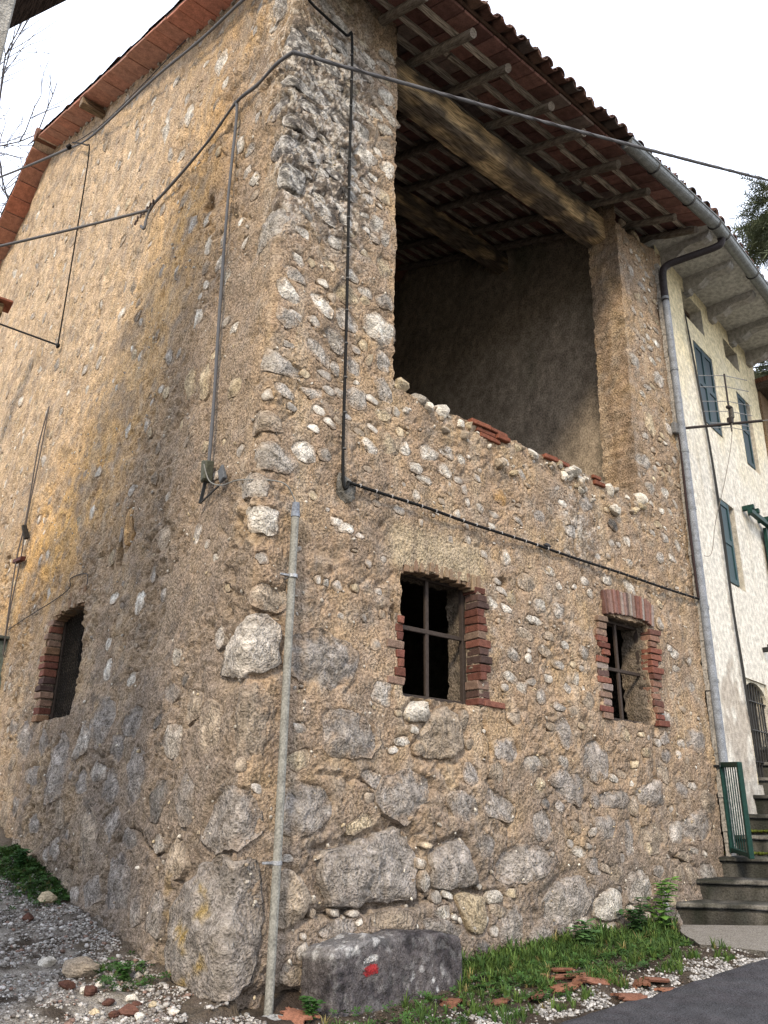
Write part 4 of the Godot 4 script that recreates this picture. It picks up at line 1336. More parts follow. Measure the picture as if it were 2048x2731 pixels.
func build_windows(barn: Node3D) -> void:
	rng.seed = 902
	var iron := Color(0.070, 0.052, 0.046)
	# the window beneath the big opening
	var a := Acc.new()
	var z := -0.15
	box(a, Vector3(1.265, 2.405, z - 0.02), Vector3(1.30, 3.36, z + 0.02), 0.003, iron)
	box(a, Vector3(2.02, 2.405, z - 0.02), Vector3(2.055, 3.36, z + 0.02), 0.003, iron)
	box(a, Vector3(1.30, 2.405, z - 0.018), Vector3(2.02, 2.440, z + 0.018), 0.003, iron)
	box(a, Vector3(1.30, 3.325, z - 0.018), Vector3(2.02, 3.36, z + 0.018), 0.003, iron)
	var w := put("window", a.mesh(), mats.rust, barn)
	tag(w, "iron frame with cross bars under the broken opening, plastered brick head")
	for q in [[Vector3(1.645, 2.44, z), Vector3(1.645, 3.325, z)], [Vector3(1.30, 2.925, z + 0.003), Vector3(2.02, 2.925, z + 0.003)]]:
		a = Acc.new()
		bar(a, q[0], q[1], 0.034, 0.026, 0.003, 0.001, iron, Vector3(0, 0, 1))
		put("bar", a.mesh(), mats.rust, w)
	var y := 2.405
	mortar_bed(w, Vector3(2.052, 2.40, -0.13), Vector3(2.10, 3.33, 0.004))
	mortar_bed(w, Vector3(1.20, 2.42, -0.10), Vector3(1.270, 2.98, -0.01))
	var k := 0
	while y < 3.32:
		var h := rng.randf_range(0.052, 0.060)
		brick(w, Vector3(2.040 + rng.randf_range(-0.008, 0.008), y, -0.135), Vector3(2.11 + rng.randf_range(0.0, 0.07), y + h, 0.010 + rng.randf_range(-0.010, 0.010)), brick_tone() * Color(0.85, 0.85, 0.85))
		if y > 2.44 and y < 2.97:
			brick(w, Vector3(1.272 - (0.15 if k % 4 == 1 else rng.randf_range(0.04, 0.09)), y, -0.10), Vector3(1.279, y + h, 0.006 + rng.randf_range(-0.010, 0.008)), brick_tone())
		y += h + 0.007
		k += 1
	brick(w, Vector3(2.10, 2.40, -0.06), Vector3(2.33, 2.445, 0.016), brick_tone())
	for j in 17:
		var x := 1.25 + j * 0.051
		var arc := 0.035 * (1.0 - pow((j - 8.0) / 8.5, 2.0))
		brick(w, Vector3(x, 3.285 + arc * 1.7 + rng.randf_range(-0.012, 0.012), -0.12), Vector3(x + 0.044, 3.43, -0.012 + rng.randf_range(-0.012, 0.010)), Color(0.34, 0.25, 0.165).lerp(RED, rng.randf_range(0.0, 0.35)))
	# the window beside the steps
	a = Acc.new()
	z = -0.12
	box(a, Vector3(3.765, 2.445, z - 0.02), Vector3(3.80, 3.40, z + 0.02), 0.003, iron)
	box(a, Vector3(4.455, 2.445, z - 0.02), Vector3(4.49, 3.40, z + 0.02), 0.003, iron)
	box(a, Vector3(3.80, 2.445, z - 0.018), Vector3(4.455, 2.48, z + 0.018), 0.003, iron)
	box(a, Vector3(3.80, 3.365, z - 0.018), Vector3(4.455, 3.40, z + 0.018), 0.003, iron)
	w = put("window", a.mesh(), mats.rust, barn)
	tag(w, "iron frame with cross bars between ragged red brick jambs, bare brick head")
	for q in [[Vector3(4.10, 2.48, z), Vector3(4.10, 3.365, z)], [Vector3(3.80, 2.925, z + 0.003), Vector3(4.455, 2.925, z + 0.003)]]:
		a = Acc.new()
		bar(a, q[0], q[1], 0.032, 0.026, 0.003, 0.001, iron, Vector3(0, 0, 1))
		put("bar", a.mesh(), mats.rust, w)
	y = 2.44
	k = 0
	mortar_bed(w, Vector3(4.478, 2.44, -0.10), Vector3(4.56, 3.38, 0.008))
	mortar_bed(w, Vector3(3.66, 2.44, -0.10), Vector3(3.762, 3.37, 0.006))
	while y < 3.36:
		var h := rng.randf_range(0.048, 0.056)
		if k < 16:
			var c := brick_tone()
			if rng.randf() < 0.3: c = c.lerp(Color(0.40, 0.35, 0.32), 0.7)
			brick(w, Vector3(3.765 - rng.randf_range(0.07, 0.20), y, -0.10), Vector3(3.775 + rng.randf_range(-0.01, 0.004), y + h, 0.008 + rng.randf_range(-0.012, 0.012)), c)
		brick(w, Vector3(4.458 + rng.randf_range(-0.008, 0.010), y, -0.10), Vector3(4.56 + rng.randf_range(0.0, 0.10), y + h, 0.012 + rng.randf_range(-0.012, 0.014)), brick_tone().lerp(Color(0.26, 0.10, 0.062), 0.4))
		y += h + 0.009
		k += 1
	for j in 18:
		var x := 3.74 + j * 0.0465
		var arc := 0.045 * (1.0 - pow((j - 8.5) / 9.0, 2.0))
		var c := brick_tone().lerp(Color(0.44, 0.40, 0.37), [0.1, 0.8, 0.2, 0.7, 0.35][rng.randi() % 5])
		var b := Acc.new()
		var t := Transform3D(Basis(Vector3(0, 0, 1), -(j - 8.5) * 0.012), Vector3(x + 0.021, 3.375 + arc + 0.125 + rng.randf_range(-0.006, 0.006), -0.045 + broad_relief(Vector3(x, 3.5, 0)) + rng.randf_range(-0.006, 0.008)))
		block(b, t, Vector3(0.037, 0.225, 0.15), 0.004, 0.004, c)
		put("brick", b.mesh(), mats.brick, w)
	# the tall window of the side wall, closed by wire mesh
	a = Acc.new()
	var x := 0.125
	box(a, Vector3(x - 0.012, 2.38, -3.585), Vector3(x + 0.012, 3.36, -3.56), 0.002, iron)
	box(a, Vector3(x - 0.012, 2.38, -2.79), Vector3(x + 0.012, 3.36, -2.765), 0.002, iron)
	box(a, Vector3(x - 0.012, 2.375, -3.56), Vector3(x + 0.012, 2.40, -2.79), 0.002, iron)
	w = put("window", a.mesh(), mats.rust, barn)
	tag(w, "narrow window of the side wall closed by rusty wire mesh, brick far jamb")
	a = Acc.new()
	var c := -0.95
	while c < 0.78:
		for s in [-1.0, 1.0]:
			# a wire from the lower frame to the upper one, cut at the jambs
			var p0 := clampf(c, 0.0, 0.78)
			var h0 := absf(p0 - c) * 1.25
			var p1 := clampf(c + 0.96 / 1.25, 0.0, 0.78)
			var h1 := (p1 - c) * 1.25
			if p1 - p0 > 0.02:
				var q0 := Vector3(x, 2.39 + h0, -3.57 + p0 if s > 0 else -2.78 - p0)
				var q1 := Vector3(x + 0.003 * s, 2.39 + h1, -3.57 + p1 if s > 0 else -2.78 - p1)
				bar(a, q0, q1, 0.0030, 0.0030, 0.0, 0.0, Color(0.030, 0.025, 0.022))
		c += 0.046
	put("wire_mesh", a.mesh(), mats.rust, w)
	y = 2.38
	mortar_bed(w, Vector3(-0.002, 2.38, -3.70), Vector3(0.10, 3.34, -3.587))
	while y < 3.32:
		var h := rng.randf_range(0.052, 0.062)
		var b := brick_tone()
		if rng.randf() < 0.3: b = b.lerp(Color(0.40, 0.27, 0.16), 0.6)
		brick(w, Vector3(-0.020 + rng.randf_range(-0.012, 0.014), y, -3.70 + rng.randf_range(-0.02, 0.02)), Vector3(0.105, y + h, -3.575 + rng.randf_range(-0.006, 0.012)), b)
		y += h + 0.012
	for j in 16:
		var s := -3.62 + j * 0.056
		var arc := 0.05 * (1.0 - pow((j - 7.5) / 8.0, 2.0))
		brick(w, Vector3(0.004 + rng.randf_range(-0.01, 0.012), 3.31 + arc + rng.randf_range(-0.01, 0.01), s), Vector3(0.12, 3.52, s + 0.048), Color(0.36, 0.25, 0.15).lerp(RED, rng.randf_range(0.0, 0.4)))

# rubble on the broken breast of the big opening
func build_sill_rubble(wall: Node3D) -> void:
	rng.seed = 333
	var x := 1.17
	while x < 4.75:
		if x > 2.02 and x < 2.52:
			x = 2.52
		var w := rng.randf_range(0.07, 0.26) if x < 2.0 else rng.randf_range(0.05, 0.19)
		if x > 4.35: w = rng.randf_range(0.05, 0.10)
		var rise := 0.10 * (1.0 - smoothstep(1.2, 1.7, x))
		var top := 4.76 + rise
		for row in 2:
			var s := Vector3(w * rng.randf_range(0.9, 1.2), w * rng.randf_range(0.6, 0.95), w * rng.randf_range(0.8, 1.2))
			var a := Acc.new()
			var k: int = [1, 1, 3, 5, 1, 3][rng.randi() % 6]
			broken(a, Vector3(x + w * 0.5, top + s.y * (0.05 if row == 0 else 0.2) + rng.randf_range(-0.06, 0.015), -0.055 - row * 0.17 + rng.randf_range(-0.02, 0.03)), s * 1.05, Basis.from_euler(Vector3(rng.randf() * 0.6, rng.randf() * 6.0, rng.randf_range(-0.5, 0.5))), vary(KIND[k], 0.15), 40 + int(x * 100.0) + row, 14, 10)
			put("stone", a.mesh(), mats.rubble, wall)
		x += w * 0.92
	# loose stones in the face just under the break
	for t in 60:
		var px := rng.randf_range(1.25, 4.6)
		var s := 0.03 + 0.12 * pow(rng.randf(), 2.0)
		var a := Acc.new()
		broken(a, Vector3(px, 4.76 - rng.randf_range(0.0, 0.22) * (0.5 + absf(sin(px * 2.0))), 0.004), Vector3(s * 1.4, s * 0.9, s), Basis.from_euler(Vector3(rng.randf(), rng.randf() * 6.0, rng.randf_range(-0.6, 0.4))), vary(KIND[[1, 5, 1, 3, 2][rng.randi() % 5]], 0.15), 700 + t, 12, 8)
		put("stone", a.mesh(), mats.rubble, wall)
	# thin red bricks left in the break
	for q in [[2.02, 2.27, 4.815], [2.275, 2.50, 4.812], [2.10, 2.34, 4.768], [2.345, 2.52, 4.770], [2.14, 2.40, 4.722], [3.02, 3.22, 4.80], [3.23, 3.40, 4.795], [3.76, 3.90, 4.80], [3.78, 3.96, 4.745]]:
		brick(wall, Vector3(q[0], q[2] - 0.040, -0.16), Vector3(q[1] - 0.006, q[2], 0.012 + rng.randf_range(-0.012, 0.02)), vary(Color(0.28, 0.105, 0.065), 0.2), 0.005)

# rough inner faces of the barn and its floor
func inner_sheet(called: String, barn: Node3D, origin: Vector3, u: Vector3, v: Vector3, lu: float, lv: float, top: Callable, seed_at: float, room_shade := 0.0) -> void:
	var a := Acc.new()
	var nu := int(lu / 0.045)
	var nv := int(lv / 0.045)
	var n := u.cross(v).normalized()
	for j in nv + 1:
		for i in nu + 1:
			var q := origin + u * (lu * i / nu) + v * (lv * j / nv)
			q.y = minf(q.y, top.call(q))
			var d := 0.03 * noise_a.get_noise_3dv(q * 1.3 + Vector3.ONE * seed_at) + 0.010 * noise_b.get_noise_3dv(q * 5.0) + 0.006 * noise_c.get_noise_3dv(q * 14.0)
			d -= 0.02 * smoothstep(0.965, 0.99, noise_r.get_noise_3dv(q * 2.6))
			a.v.append(q + n * d)
			a.n.append(n)
			var c := Color(0.64, 0.535, 0.425).lerp(Color(0.45, 0.375, 0.30), clampf(0.4 + 0.7 * noise_b.get_noise_3dv(q * 1.6 + Vector3.ONE * seed_at), 0, 1))
			c = c.lerp(Color(0.12, 0.15, 0.09), clampf(noise_a.get_noise_3d(q.x * 0.6, q.y * 0.2, q.z * 0.6 + 40.0) * 1.6 - 0.2, 0, 0.6))
			c = c.lerp(Color(0.10, 0.09, 0.08), room_shade)  # dimness of the inner rooms, put into the wall colour
			var s := 1.0 + 0.2 * noise_c.get_noise_3dv(q * 20.0)
			a.c.append(Color(c.r * s, c.g * s, c.b * s))
	for j in nv:
		for i in nu:
			var m := j * (nu + 1) + i
			a.i.append_array([m, m + nu + 1, m + nu + 2, m, m + nu + 2, m + 1])
	patch_normals(a, 0, nu + 1, nv + 1)
	put(called, a.mesh(), mats.plaster, barn)

func build_inside(barn: Node3D) -> void:
	var under := func(q: Vector3) -> float: return roof_y(q.z) - 0.02
	inner_sheet("inner_wall", barn, Vector3(5.30, 4.3, -7.0), Vector3(0, 0, 1), Vector3(0, 1, 0), 6.9, 7.4, under, 3.0)
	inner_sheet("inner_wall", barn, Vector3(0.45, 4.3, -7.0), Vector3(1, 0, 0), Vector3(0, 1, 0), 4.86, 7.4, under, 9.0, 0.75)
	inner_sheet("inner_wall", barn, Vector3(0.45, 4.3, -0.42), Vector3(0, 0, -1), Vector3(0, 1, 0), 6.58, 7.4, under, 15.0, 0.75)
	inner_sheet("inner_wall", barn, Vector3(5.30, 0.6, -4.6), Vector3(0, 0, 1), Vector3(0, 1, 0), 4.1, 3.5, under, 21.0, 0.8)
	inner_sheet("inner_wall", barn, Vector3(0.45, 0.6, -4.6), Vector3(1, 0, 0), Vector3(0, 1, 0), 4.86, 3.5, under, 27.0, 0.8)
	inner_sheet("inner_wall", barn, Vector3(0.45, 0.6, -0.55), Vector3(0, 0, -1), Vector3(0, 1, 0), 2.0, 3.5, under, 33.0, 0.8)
	var a := Acc.new()
	box(a, Vector3(0.40, 4.10, -7.05), Vector3(5.35, 4.32, -0.30), 0.0, Color(0.15, 0.12, 0.095))
	put("loft_floor", a.mesh(), mats.plaster, barn)
	a = Acc.new()
	box(a, Vector3(0.40, 0.45, -7.05), Vector3(5.35, 0.62, -0.30), 0.0, Color(0.12, 0.10, 0.08))
	put("floor", a.mesh(), mats.plaster, barn)
	# far walls that the frame does not show: they close the barn
	a = Acc.new()
	box(a, Vector3(5.33, 0.3, -14.0), Vector3(5.60, 8.3, -0.35), 0.0, Color(0.33, 0.25, 0.17))
	box(a, Vector3(0.0, 1.0, -14.2), Vector3(5.6, 8.3, -13.9), 0.0, Color(0.33, 0.25, 0.17))
	box(a, Vector3(0.02, 1.0, -13.9), Vector3(0.3, 8.4, -9.3), 0.0, Color(0.33, 0.25, 0.17))
	var gable := [Vector3(5.45, 8.2, -0.35), Vector3(5.45, 8.2, -13.9), Vector3(5.45, roof_y(GABLE_RIDGE) - 0.05, GABLE_RIDGE)]
	a.tri(gable[0], gable[1], gable[2], Color(0.33, 0.25, 0.17))
	put("far_walls", a.mesh(), mats.plaster, barn)

# ---------------------------------------------------------------- the house next door
func build_house() -> void:
	rng.seed = 610
	var house := group_node("white_house")
	house.position = Vector3(5.58, 0, 0)
	house.rotation.y = deg_to_rad(8.01)
	tag(house, "cream stucco house with teal shutters and shaped eave brackets, right of the barn", "house")
	var holes := [[0.74, 1.43, 7.87, 8.29], [2.24, 2.83, 7.93, 8.27], [0.93, 1.61, 6.38, 7.58], [2.50, 3.06, 6.33, 7.48], [1.04, 1.60, 4.28, 5.38], [1.07, 1.86, 2.0, 3.17]]
	var us := grid_lines(-0.06, 3.62, func(_x: float) -> float: return 0.045, [0.74, 1.43, 2.24, 2.83, 0.93, 1.61, 2.50, 3.06, 1.04, 1.60, 1.07, 1.86])
	var ys := grid_lines(0.6, 8.52, func(_x: float) -> float: return 0.045, [7.87, 8.29, 7.93, 6.38, 7.58, 6.33, 7.48, 4.28, 5.38, 3.17, 2.0])
	var a := Acc.new()
	for y in ys:
		for u in us:
			var q := Vector3(u, y, 0)
			a.v.append(Vector3(u, y, 0.010 * noise_b.get_noise_3dv(q * 2.0) + 0.005 * noise_c.get_noise_3dv(q * 14.0)))
			a.n.append(Vector3(0, 0, 1))
			var c := Color(0.84, 0.795, 0.70).lerp(Color(0.82, 0.72, 0.48), smoothstep(5.6, 8.0, y + 0.8 * noise_a.get_noise_3dv(q * 1.5)))
			var bare := smoothstep(0.08, 0.30, noise_b.get_noise_3dv(q * 2.6 + Vector3(3, 3, 3)) + 0.65 - 2.4 * maxf(absf(u - 0.66) - 0.12, 0.0) - 1.3 * maxf(absf(y - 2.5) - 0.25, 0.0))
			c = c.lerp(Color(0.46, 0.385, 0.31), bare * 0.7)
			c = c.lerp(Color(0.33, 0.31, 0.28), (1.0 - smoothstep(1.7, 2.5, y + 0.6 * noise_b.get_noise_3dv(q * 4.0))) * 0.55)
			c = c.lerp(Color(0.45, 0.38, 0.28), smoothstep(0.2, 0.6, noise_a.get_noise_3d(u * 5.0, y * 0.5, 3.0)) * 0.35)
			a.c.append(c)
	var nu := us.size()
	for j in ys.size() - 1:
		for i in nu - 1:
			var mid := Vector2((us[i] + us[i + 1]) * 0.5, (ys[j] + ys[j + 1]) * 0.5)
			var cut := false
			for h in holes:
				if mid.x > h[0] and mid.x < h[1] and mid.y > h[2] and mid.y < h[3]: cut = true
			if cut: continue
			var m := j * nu + i
			a.i.append_array([m, m + nu, m + nu + 1, m, m + nu + 1, m + 1])
	patch_normals(a, 0, nu, ys.size())
	var cream := Color(0.74, 0.68, 0.54)
	for h in holes:
		var d := 0.20
		a.quad(Vector3(h[0], h[2], 0.004), Vector3(h[0], h[2], -d), Vector3(h[0], h[3], -d), Vector3(h[0], h[3], 0.004), cream)
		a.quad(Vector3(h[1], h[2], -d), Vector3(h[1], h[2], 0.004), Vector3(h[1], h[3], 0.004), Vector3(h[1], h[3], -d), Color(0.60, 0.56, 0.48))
		a.quad(Vector3(h[0], h[2], 0.004), Vector3(h[1], h[2], 0.004), Vector3(h[1], h[2], -d), Vector3(h[0], h[2], -d), cream)
		a.quad(Vector3(h[0], h[3], -d), Vector3(h[1], h[3], -d), Vector3(h[1], h[3], 0.004), Vector3(h[0], h[3], 0.004), cream)
	# spandrels that turn the door's head into an arch
	for k in 12:
		var t0 := PI * k / 12.0
		var t1 := PI * (k + 1) / 12.0
		var p0 := Vector3(1.465 - 0.395 * cos(t0), 2.93 + 0.22 * sin(t0), -0.02)
		var p1 := Vector3(1.465 - 0.395 * cos(t1), 2.93 + 0.22 * sin(t1), -0.02)
		a.quad(p0, p1, Vector3(p1.x, 3.18, -0.02), Vector3(p0.x, 3.18, -0.02), cream)
		a.quad(p0, p0 + Vector3(0, 0, -0.18), p1 + Vector3(0, 0, -0.18), p1, cream)
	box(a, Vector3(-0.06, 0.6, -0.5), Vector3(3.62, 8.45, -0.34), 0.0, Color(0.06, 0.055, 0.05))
	box(a, Vector3(3.50, 0.6, -4.0), Vector3(3.62, 8.45, -0.5), 0.0, cream)
	put("wall", a.mesh(), mats.stucco, house)
	a = Acc.new()
	for k in 70:
		var y0 := 0.9 + k * 0.104
		box(a, Vector3(-0.10 - 0.02 * noise_c.get_noise_1d(k * 9.0), y0, -0.02), Vector3(0.035 + 0.02 * noise_c.get_noise_1d(k * 7.0 + 50.0), y0 + 0.1045, 0.030 + 0.010 * noise_c.get_noise_1d(k * 5.0)), 0.0, Color(0.40, 0.375, 0.34))
	put("plaster_strip", a.mesh(), mats.plaster, house)
	# soffit, shaped brackets, roof
	a = Acc.new()
	box(a, Vector3(-0.08, 8.50, -0.3), Vector3(3.75, 8.57, 0.74), 0.008, Color(0.60, 0.585, 0.55))
	put("soffit", a.mesh(), mats.stucco, house)
	var prof := [Vector2(-0.02, 8.505), Vector2(-0.02, 8.28), Vector2(0.05, 8.275), Vector2(0.085, 8.31), Vector2(0.20, 8.315), Vector2(0.26, 8.345), Vector2(0.30, 8.385), Vector2(0.40, 8.405), Vector2(0.54, 8.395), Vector2(0.60, 8.42), Vector2(0.63, 8.46), Vector2(0.64, 8.505)]
	for u in [0.12, 0.86, 1.72, 2.52, 3.28]:
		a = Acc.new()
		var c := vary(Color(0.42, 0.40, 0.375), 0.08)
		for k in prof.size():
			var p: Vector2 = prof[k]
			var q: Vector2 = prof[(k + 1) % prof.size()]
			a.quad(Vector3(u, p.y, p.x), Vector3(u, q.y, q.x), Vector3(u + 0.14, q.y, q.x), Vector3(u + 0.14, p.y, p.x), c)
		for k in range(1, prof.size() - 1):
			a.tri(Vector3(u, 8.505, -0.02), Vector3(u, prof[k + 1].y, prof[k + 1].x), Vector3(u, prof[k].y, prof[k].x), c)
			a.tri(Vector3(u + 0.14, 8.505, -0.02), Vector3(u + 0.14, prof[k].y, prof[k].x), Vector3(u + 0.14, prof[k + 1].y, prof[k + 1].x), c)
		put("eave_bracket", a.mesh(), mats.stucco, house)
	a = Acc.new()
	var tile := Color(0.20, 0.10, 0.07)
	a.quad(Vector3(-0.1, 8.60, 0.76), Vector3(3.8, 8.60, 0.76), Vector3(3.8, 10.6, -4.2), Vector3(-0.1, 10.6, -4.2), tile)
	a.quad(Vector3(-0.1, 10.6, -4.2), Vector3(3.8, 10.6, -4.2), Vector3(3.8, 8.4, -8.6), Vector3(-0.1, 8.4, -8.6), tile)
	a.quad(Vector3(-0.1, 8.57, 0.74), Vector3(3.8, 8.57, 0.74), Vector3(3.8, 8.60, 0.76), Vector3(-0.1, 8.60, 0.76), tile)
	a.tri(Vector3(3.6, 8.4, 0.0), Vector3(3.6, 8.4, -8.4), Vector3(3.6, 10.5, -4.2), cream)
	var roof := put("roof", a.mesh(), mats.tile, house)
	var cover := colored(coppo(0.47, 0.078, 0.092), Color(0.19, 0.095, 0.07))
	for k in 18:
		var o := put("curved_tile", cover, mats.tile, roof)
		o.transform = Transform3D(Basis(Vector3(1, 0, 0), 0.39), Vector3(-0.02 + k * 0.212, 8.66, 0.57))
	# shutters and frames
	var teal := Color(0.010, 0.036, 0.046)
	var leaf := func(parent: Node, lo: Vector3, hi: Vector3, c: Color) -> void:
		var b := Acc.new()
		var w := 0.055
		box(b, lo, Vector3(lo.x + w, hi.y, hi.z), 0.004, c)
		box(b, Vector3(hi.x - w, lo.y, lo.z), hi, 0.004, c)
		var n := 3
		for k in n:
			var y := lerpf(lo.y, hi.y - 0.07, k / float(n - 1))
			box(b, Vector3(lo.x + w, y, lo.z + 0.003), Vector3(hi.x - w, y + 0.07, hi.z - 0.003), 0.003, c)
		box(b, Vector3(lo.x + w - 0.004, lo.y + 0.02, lo.z + 0.008), Vector3(hi.x - w + 0.004, hi.y - 0.02, hi.z - 0.014), 0.0, Color(c.r * 0.85, c.g * 0.85, c.b * 0.85))
		put("shutter", b.mesh(), mats.paint, parent)
	var framed := func(h: Array, z: float, wood: Color, label: String) -> MeshInstance3D:
		var b := Acc.new()
		box(b, Vector3(h[0], h[2], z - 0.03), Vector3(h[0] + 0.05, h[3], z + 0.02), 0.004, wood)
		box(b, Vector3(h[1] - 0.05, h[2], z - 0.03), Vector3(h[1], h[3], z + 0.02), 0.004, wood)
		box(b, Vector3(h[0] + 0.05, h[2], z - 0.028), Vector3(h[1] - 0.05, h[2] + 0.05, z + 0.018), 0.004, wood)
		box(b, Vector3(h[0] + 0.05, h[3] - 0.05, z - 0.028), Vector3(h[1] - 0.05, h[3], z + 0.018), 0.004, wood)
		var o := put("window", b.mesh(), mats.paint, house)
		var g := Acc.new()
		box(g, Vector3(h[0] + 0.045, h[2] + 0.045, z - 0.012), Vector3(h[1] - 0.045, h[3] - 0.045, z - 0.006), 0.0, Color.WHITE)
		put("pane", g.mesh(), mats.glass, o)
		if label: tag(o, label)
		return o
	framed.call(holes[0], -0.17, Color(0.12, 0.085, 0.055), "small attic window with brown frame nearest the downpipe")
	framed.call(holes[1], -0.17, Color(0.15, 0.10, 0.06), "small attic window with brown frame farther from the barn")
	var w: MeshInstance3D = framed.call(holes[2], -0.17, teal, "tall window behind closed dark teal shutters")
	leaf.call(w, Vector3(0.935, 6.40, -0.035), Vector3(1.258, 7.57, 0.005), teal)
	leaf.call(w, Vector3(1.264, 6.40, -0.038), Vector3(1.585, 7.57, 0.002), teal)
	w = framed.call(holes[3], -0.17, teal, "tall window with one dark teal shutter half open")
	leaf.call(w, Vector3(2.505, 6.35, -0.035), Vector3(2.86, 7.47, 0.005), teal)
	w = framed.call(holes[4], -0.17, Color(0.03, 0.075, 0.085), "middle floor window with a faded teal shutter")
	leaf.call(w, Vector3(1.045, 4.30, -0.035), Vector3(1.40, 5.37, 0.005), Color(0.026, 0.068, 0.078))
	# arched door with its grille
	a = Acc.new()
	box(a, Vector3(1.07, 2.0, -0.19), Vector3(1.86, 3.16, -0.15), 0.0, Color(0.030, 0.028, 0.028))
	w = put("door", a.mesh(), mats.paint, house)
	for k in 9:
		a = Acc.new()
		var x := 1.11 + k * 0.089
		bar(a, Vector3(x, 2.0, -0.06), Vector3(x, 2.93 + 0.22 * sqrt(maxf(0.0, 1.0 - pow((x - 1.465) / 0.395, 2.0))), -0.06), 0.014, 0.014, 0.002, 0.0, Color(0.05, 0.05, 0.05), Vector3(0, 0, 1))
		put("grille_bar", a.mesh(), mats.paint, w)
	for y in [2.25, 2.6, 2.93]:
		a = Acc.new()
		bar(a, Vector3(1.07, y, -0.045), Vector3(1.86, y, -0.045), 0.02, 0.012, 0.002, 0.0, Color(0.05, 0.05, 0.05), Vector3(0, 1, 0))
		put("grille_bar", a.mesh(), mats.paint, w)
	# small black hook on the wall and the green frame beside it
	a = Acc.new()
	box(a, Vector3(1.92, 3.58, 0.0), Vector3(1.96, 3.64, 0.09), 0.004, Color(0.03, 0.03, 0.03))
	box(a, Vector3(1.925, 3.63, 0.06), Vector3(1.955, 3.67, 0.12), 0.004, Color(0.03, 0.03, 0.03))
	put("iron_hook", a.mesh(), mats.paint, house)
	# brick-brown house end beyond
	var far := Acc.new()
	box(far, Vector3(3.63, 0.6, -4.0), Vector3(9.0, 7.95, 0.03), 0.0, Color(0.24, 0.165, 0.105))
	box(far, Vector3(3.60, 7.96, -4.2), Vector3(9.2, 8.08, 0.55), 0.0, Color(0.10, 0.075, 0.06))
	box(far, Vector3(3.60, 8.085, -4.2), Vector3(9.2, 8.16, 0.62), 0.0, Color(0.20, 0.10, 0.07))
	var stone := group_node("stone_house")
	stone.transform = house.transform
	put("wall", far.mesh(), mats.mortar, stone)
	tag(stone, "brown rendered wall end beyond the cream house", "house")
	# green frame with a hanging panel
	var frame := group_node("green_awning")
	frame.transform = house.transform
	tag(frame, "dark green metal awning arm with a green panel on the cream wall", "awning")
	var green := Color(0.012, 0.050, 0.042)
	a = Acc.new()
	bar(a, Vector3(1.93, 5.43, 0.10), Vector3(3.2, 5.43, 0.10), 0.06, 0.07, 0.005, 0.0, green)
	put("arm", a.mesh(), mats.paint, frame)
	for x in [1.95, 2.15, 2.55, 2.9]:
		a = Acc.new()
		box(a, Vector3(x, 5.455, 0.0), Vector3(x + 0.05, 5.52, 0.15), 0.004, green)
		put("bracket", a.mesh(), mats.paint, frame)
	a = Acc.new()
	box(a, Vector3(2.60, 4.35, 0.04), Vector3(3.25, 5.385, 0.085), 0.004, green)
	put("panel", a.mesh(), mats.paint, frame)
	# the bundle of cables down the house
	a = Acc.new()
	for k in 3:
		var o := 0.022 * (k - 1)
		var pts := [Vector3(0.72 + o * 0.3, 7.85, 0.02), Vector3(0.80 + o, 7.0, 0.03), Vector3(0.935 + o, 5.96, 0.03), Vector3(0.955 + o * 1.6, 5.0, 0.035), Vector3(0.955 + o, 3.97, 0.03), Vector3(1.0 + o * 1.4, 3.2, 0.03), Vector3(1.045 + o, 2.72 - k * 0.15, 0.02)]
		tube(a, smooth_line(pts), 0.007, 0.007, 6, Color(0.03, 0.028, 0.028))
	var cb := put("cable_bundle", a.mesh(), mats.cable)
	cb.transform = house.transform
	tag(cb, "black cable bundle running down the cream house wall", "cable")

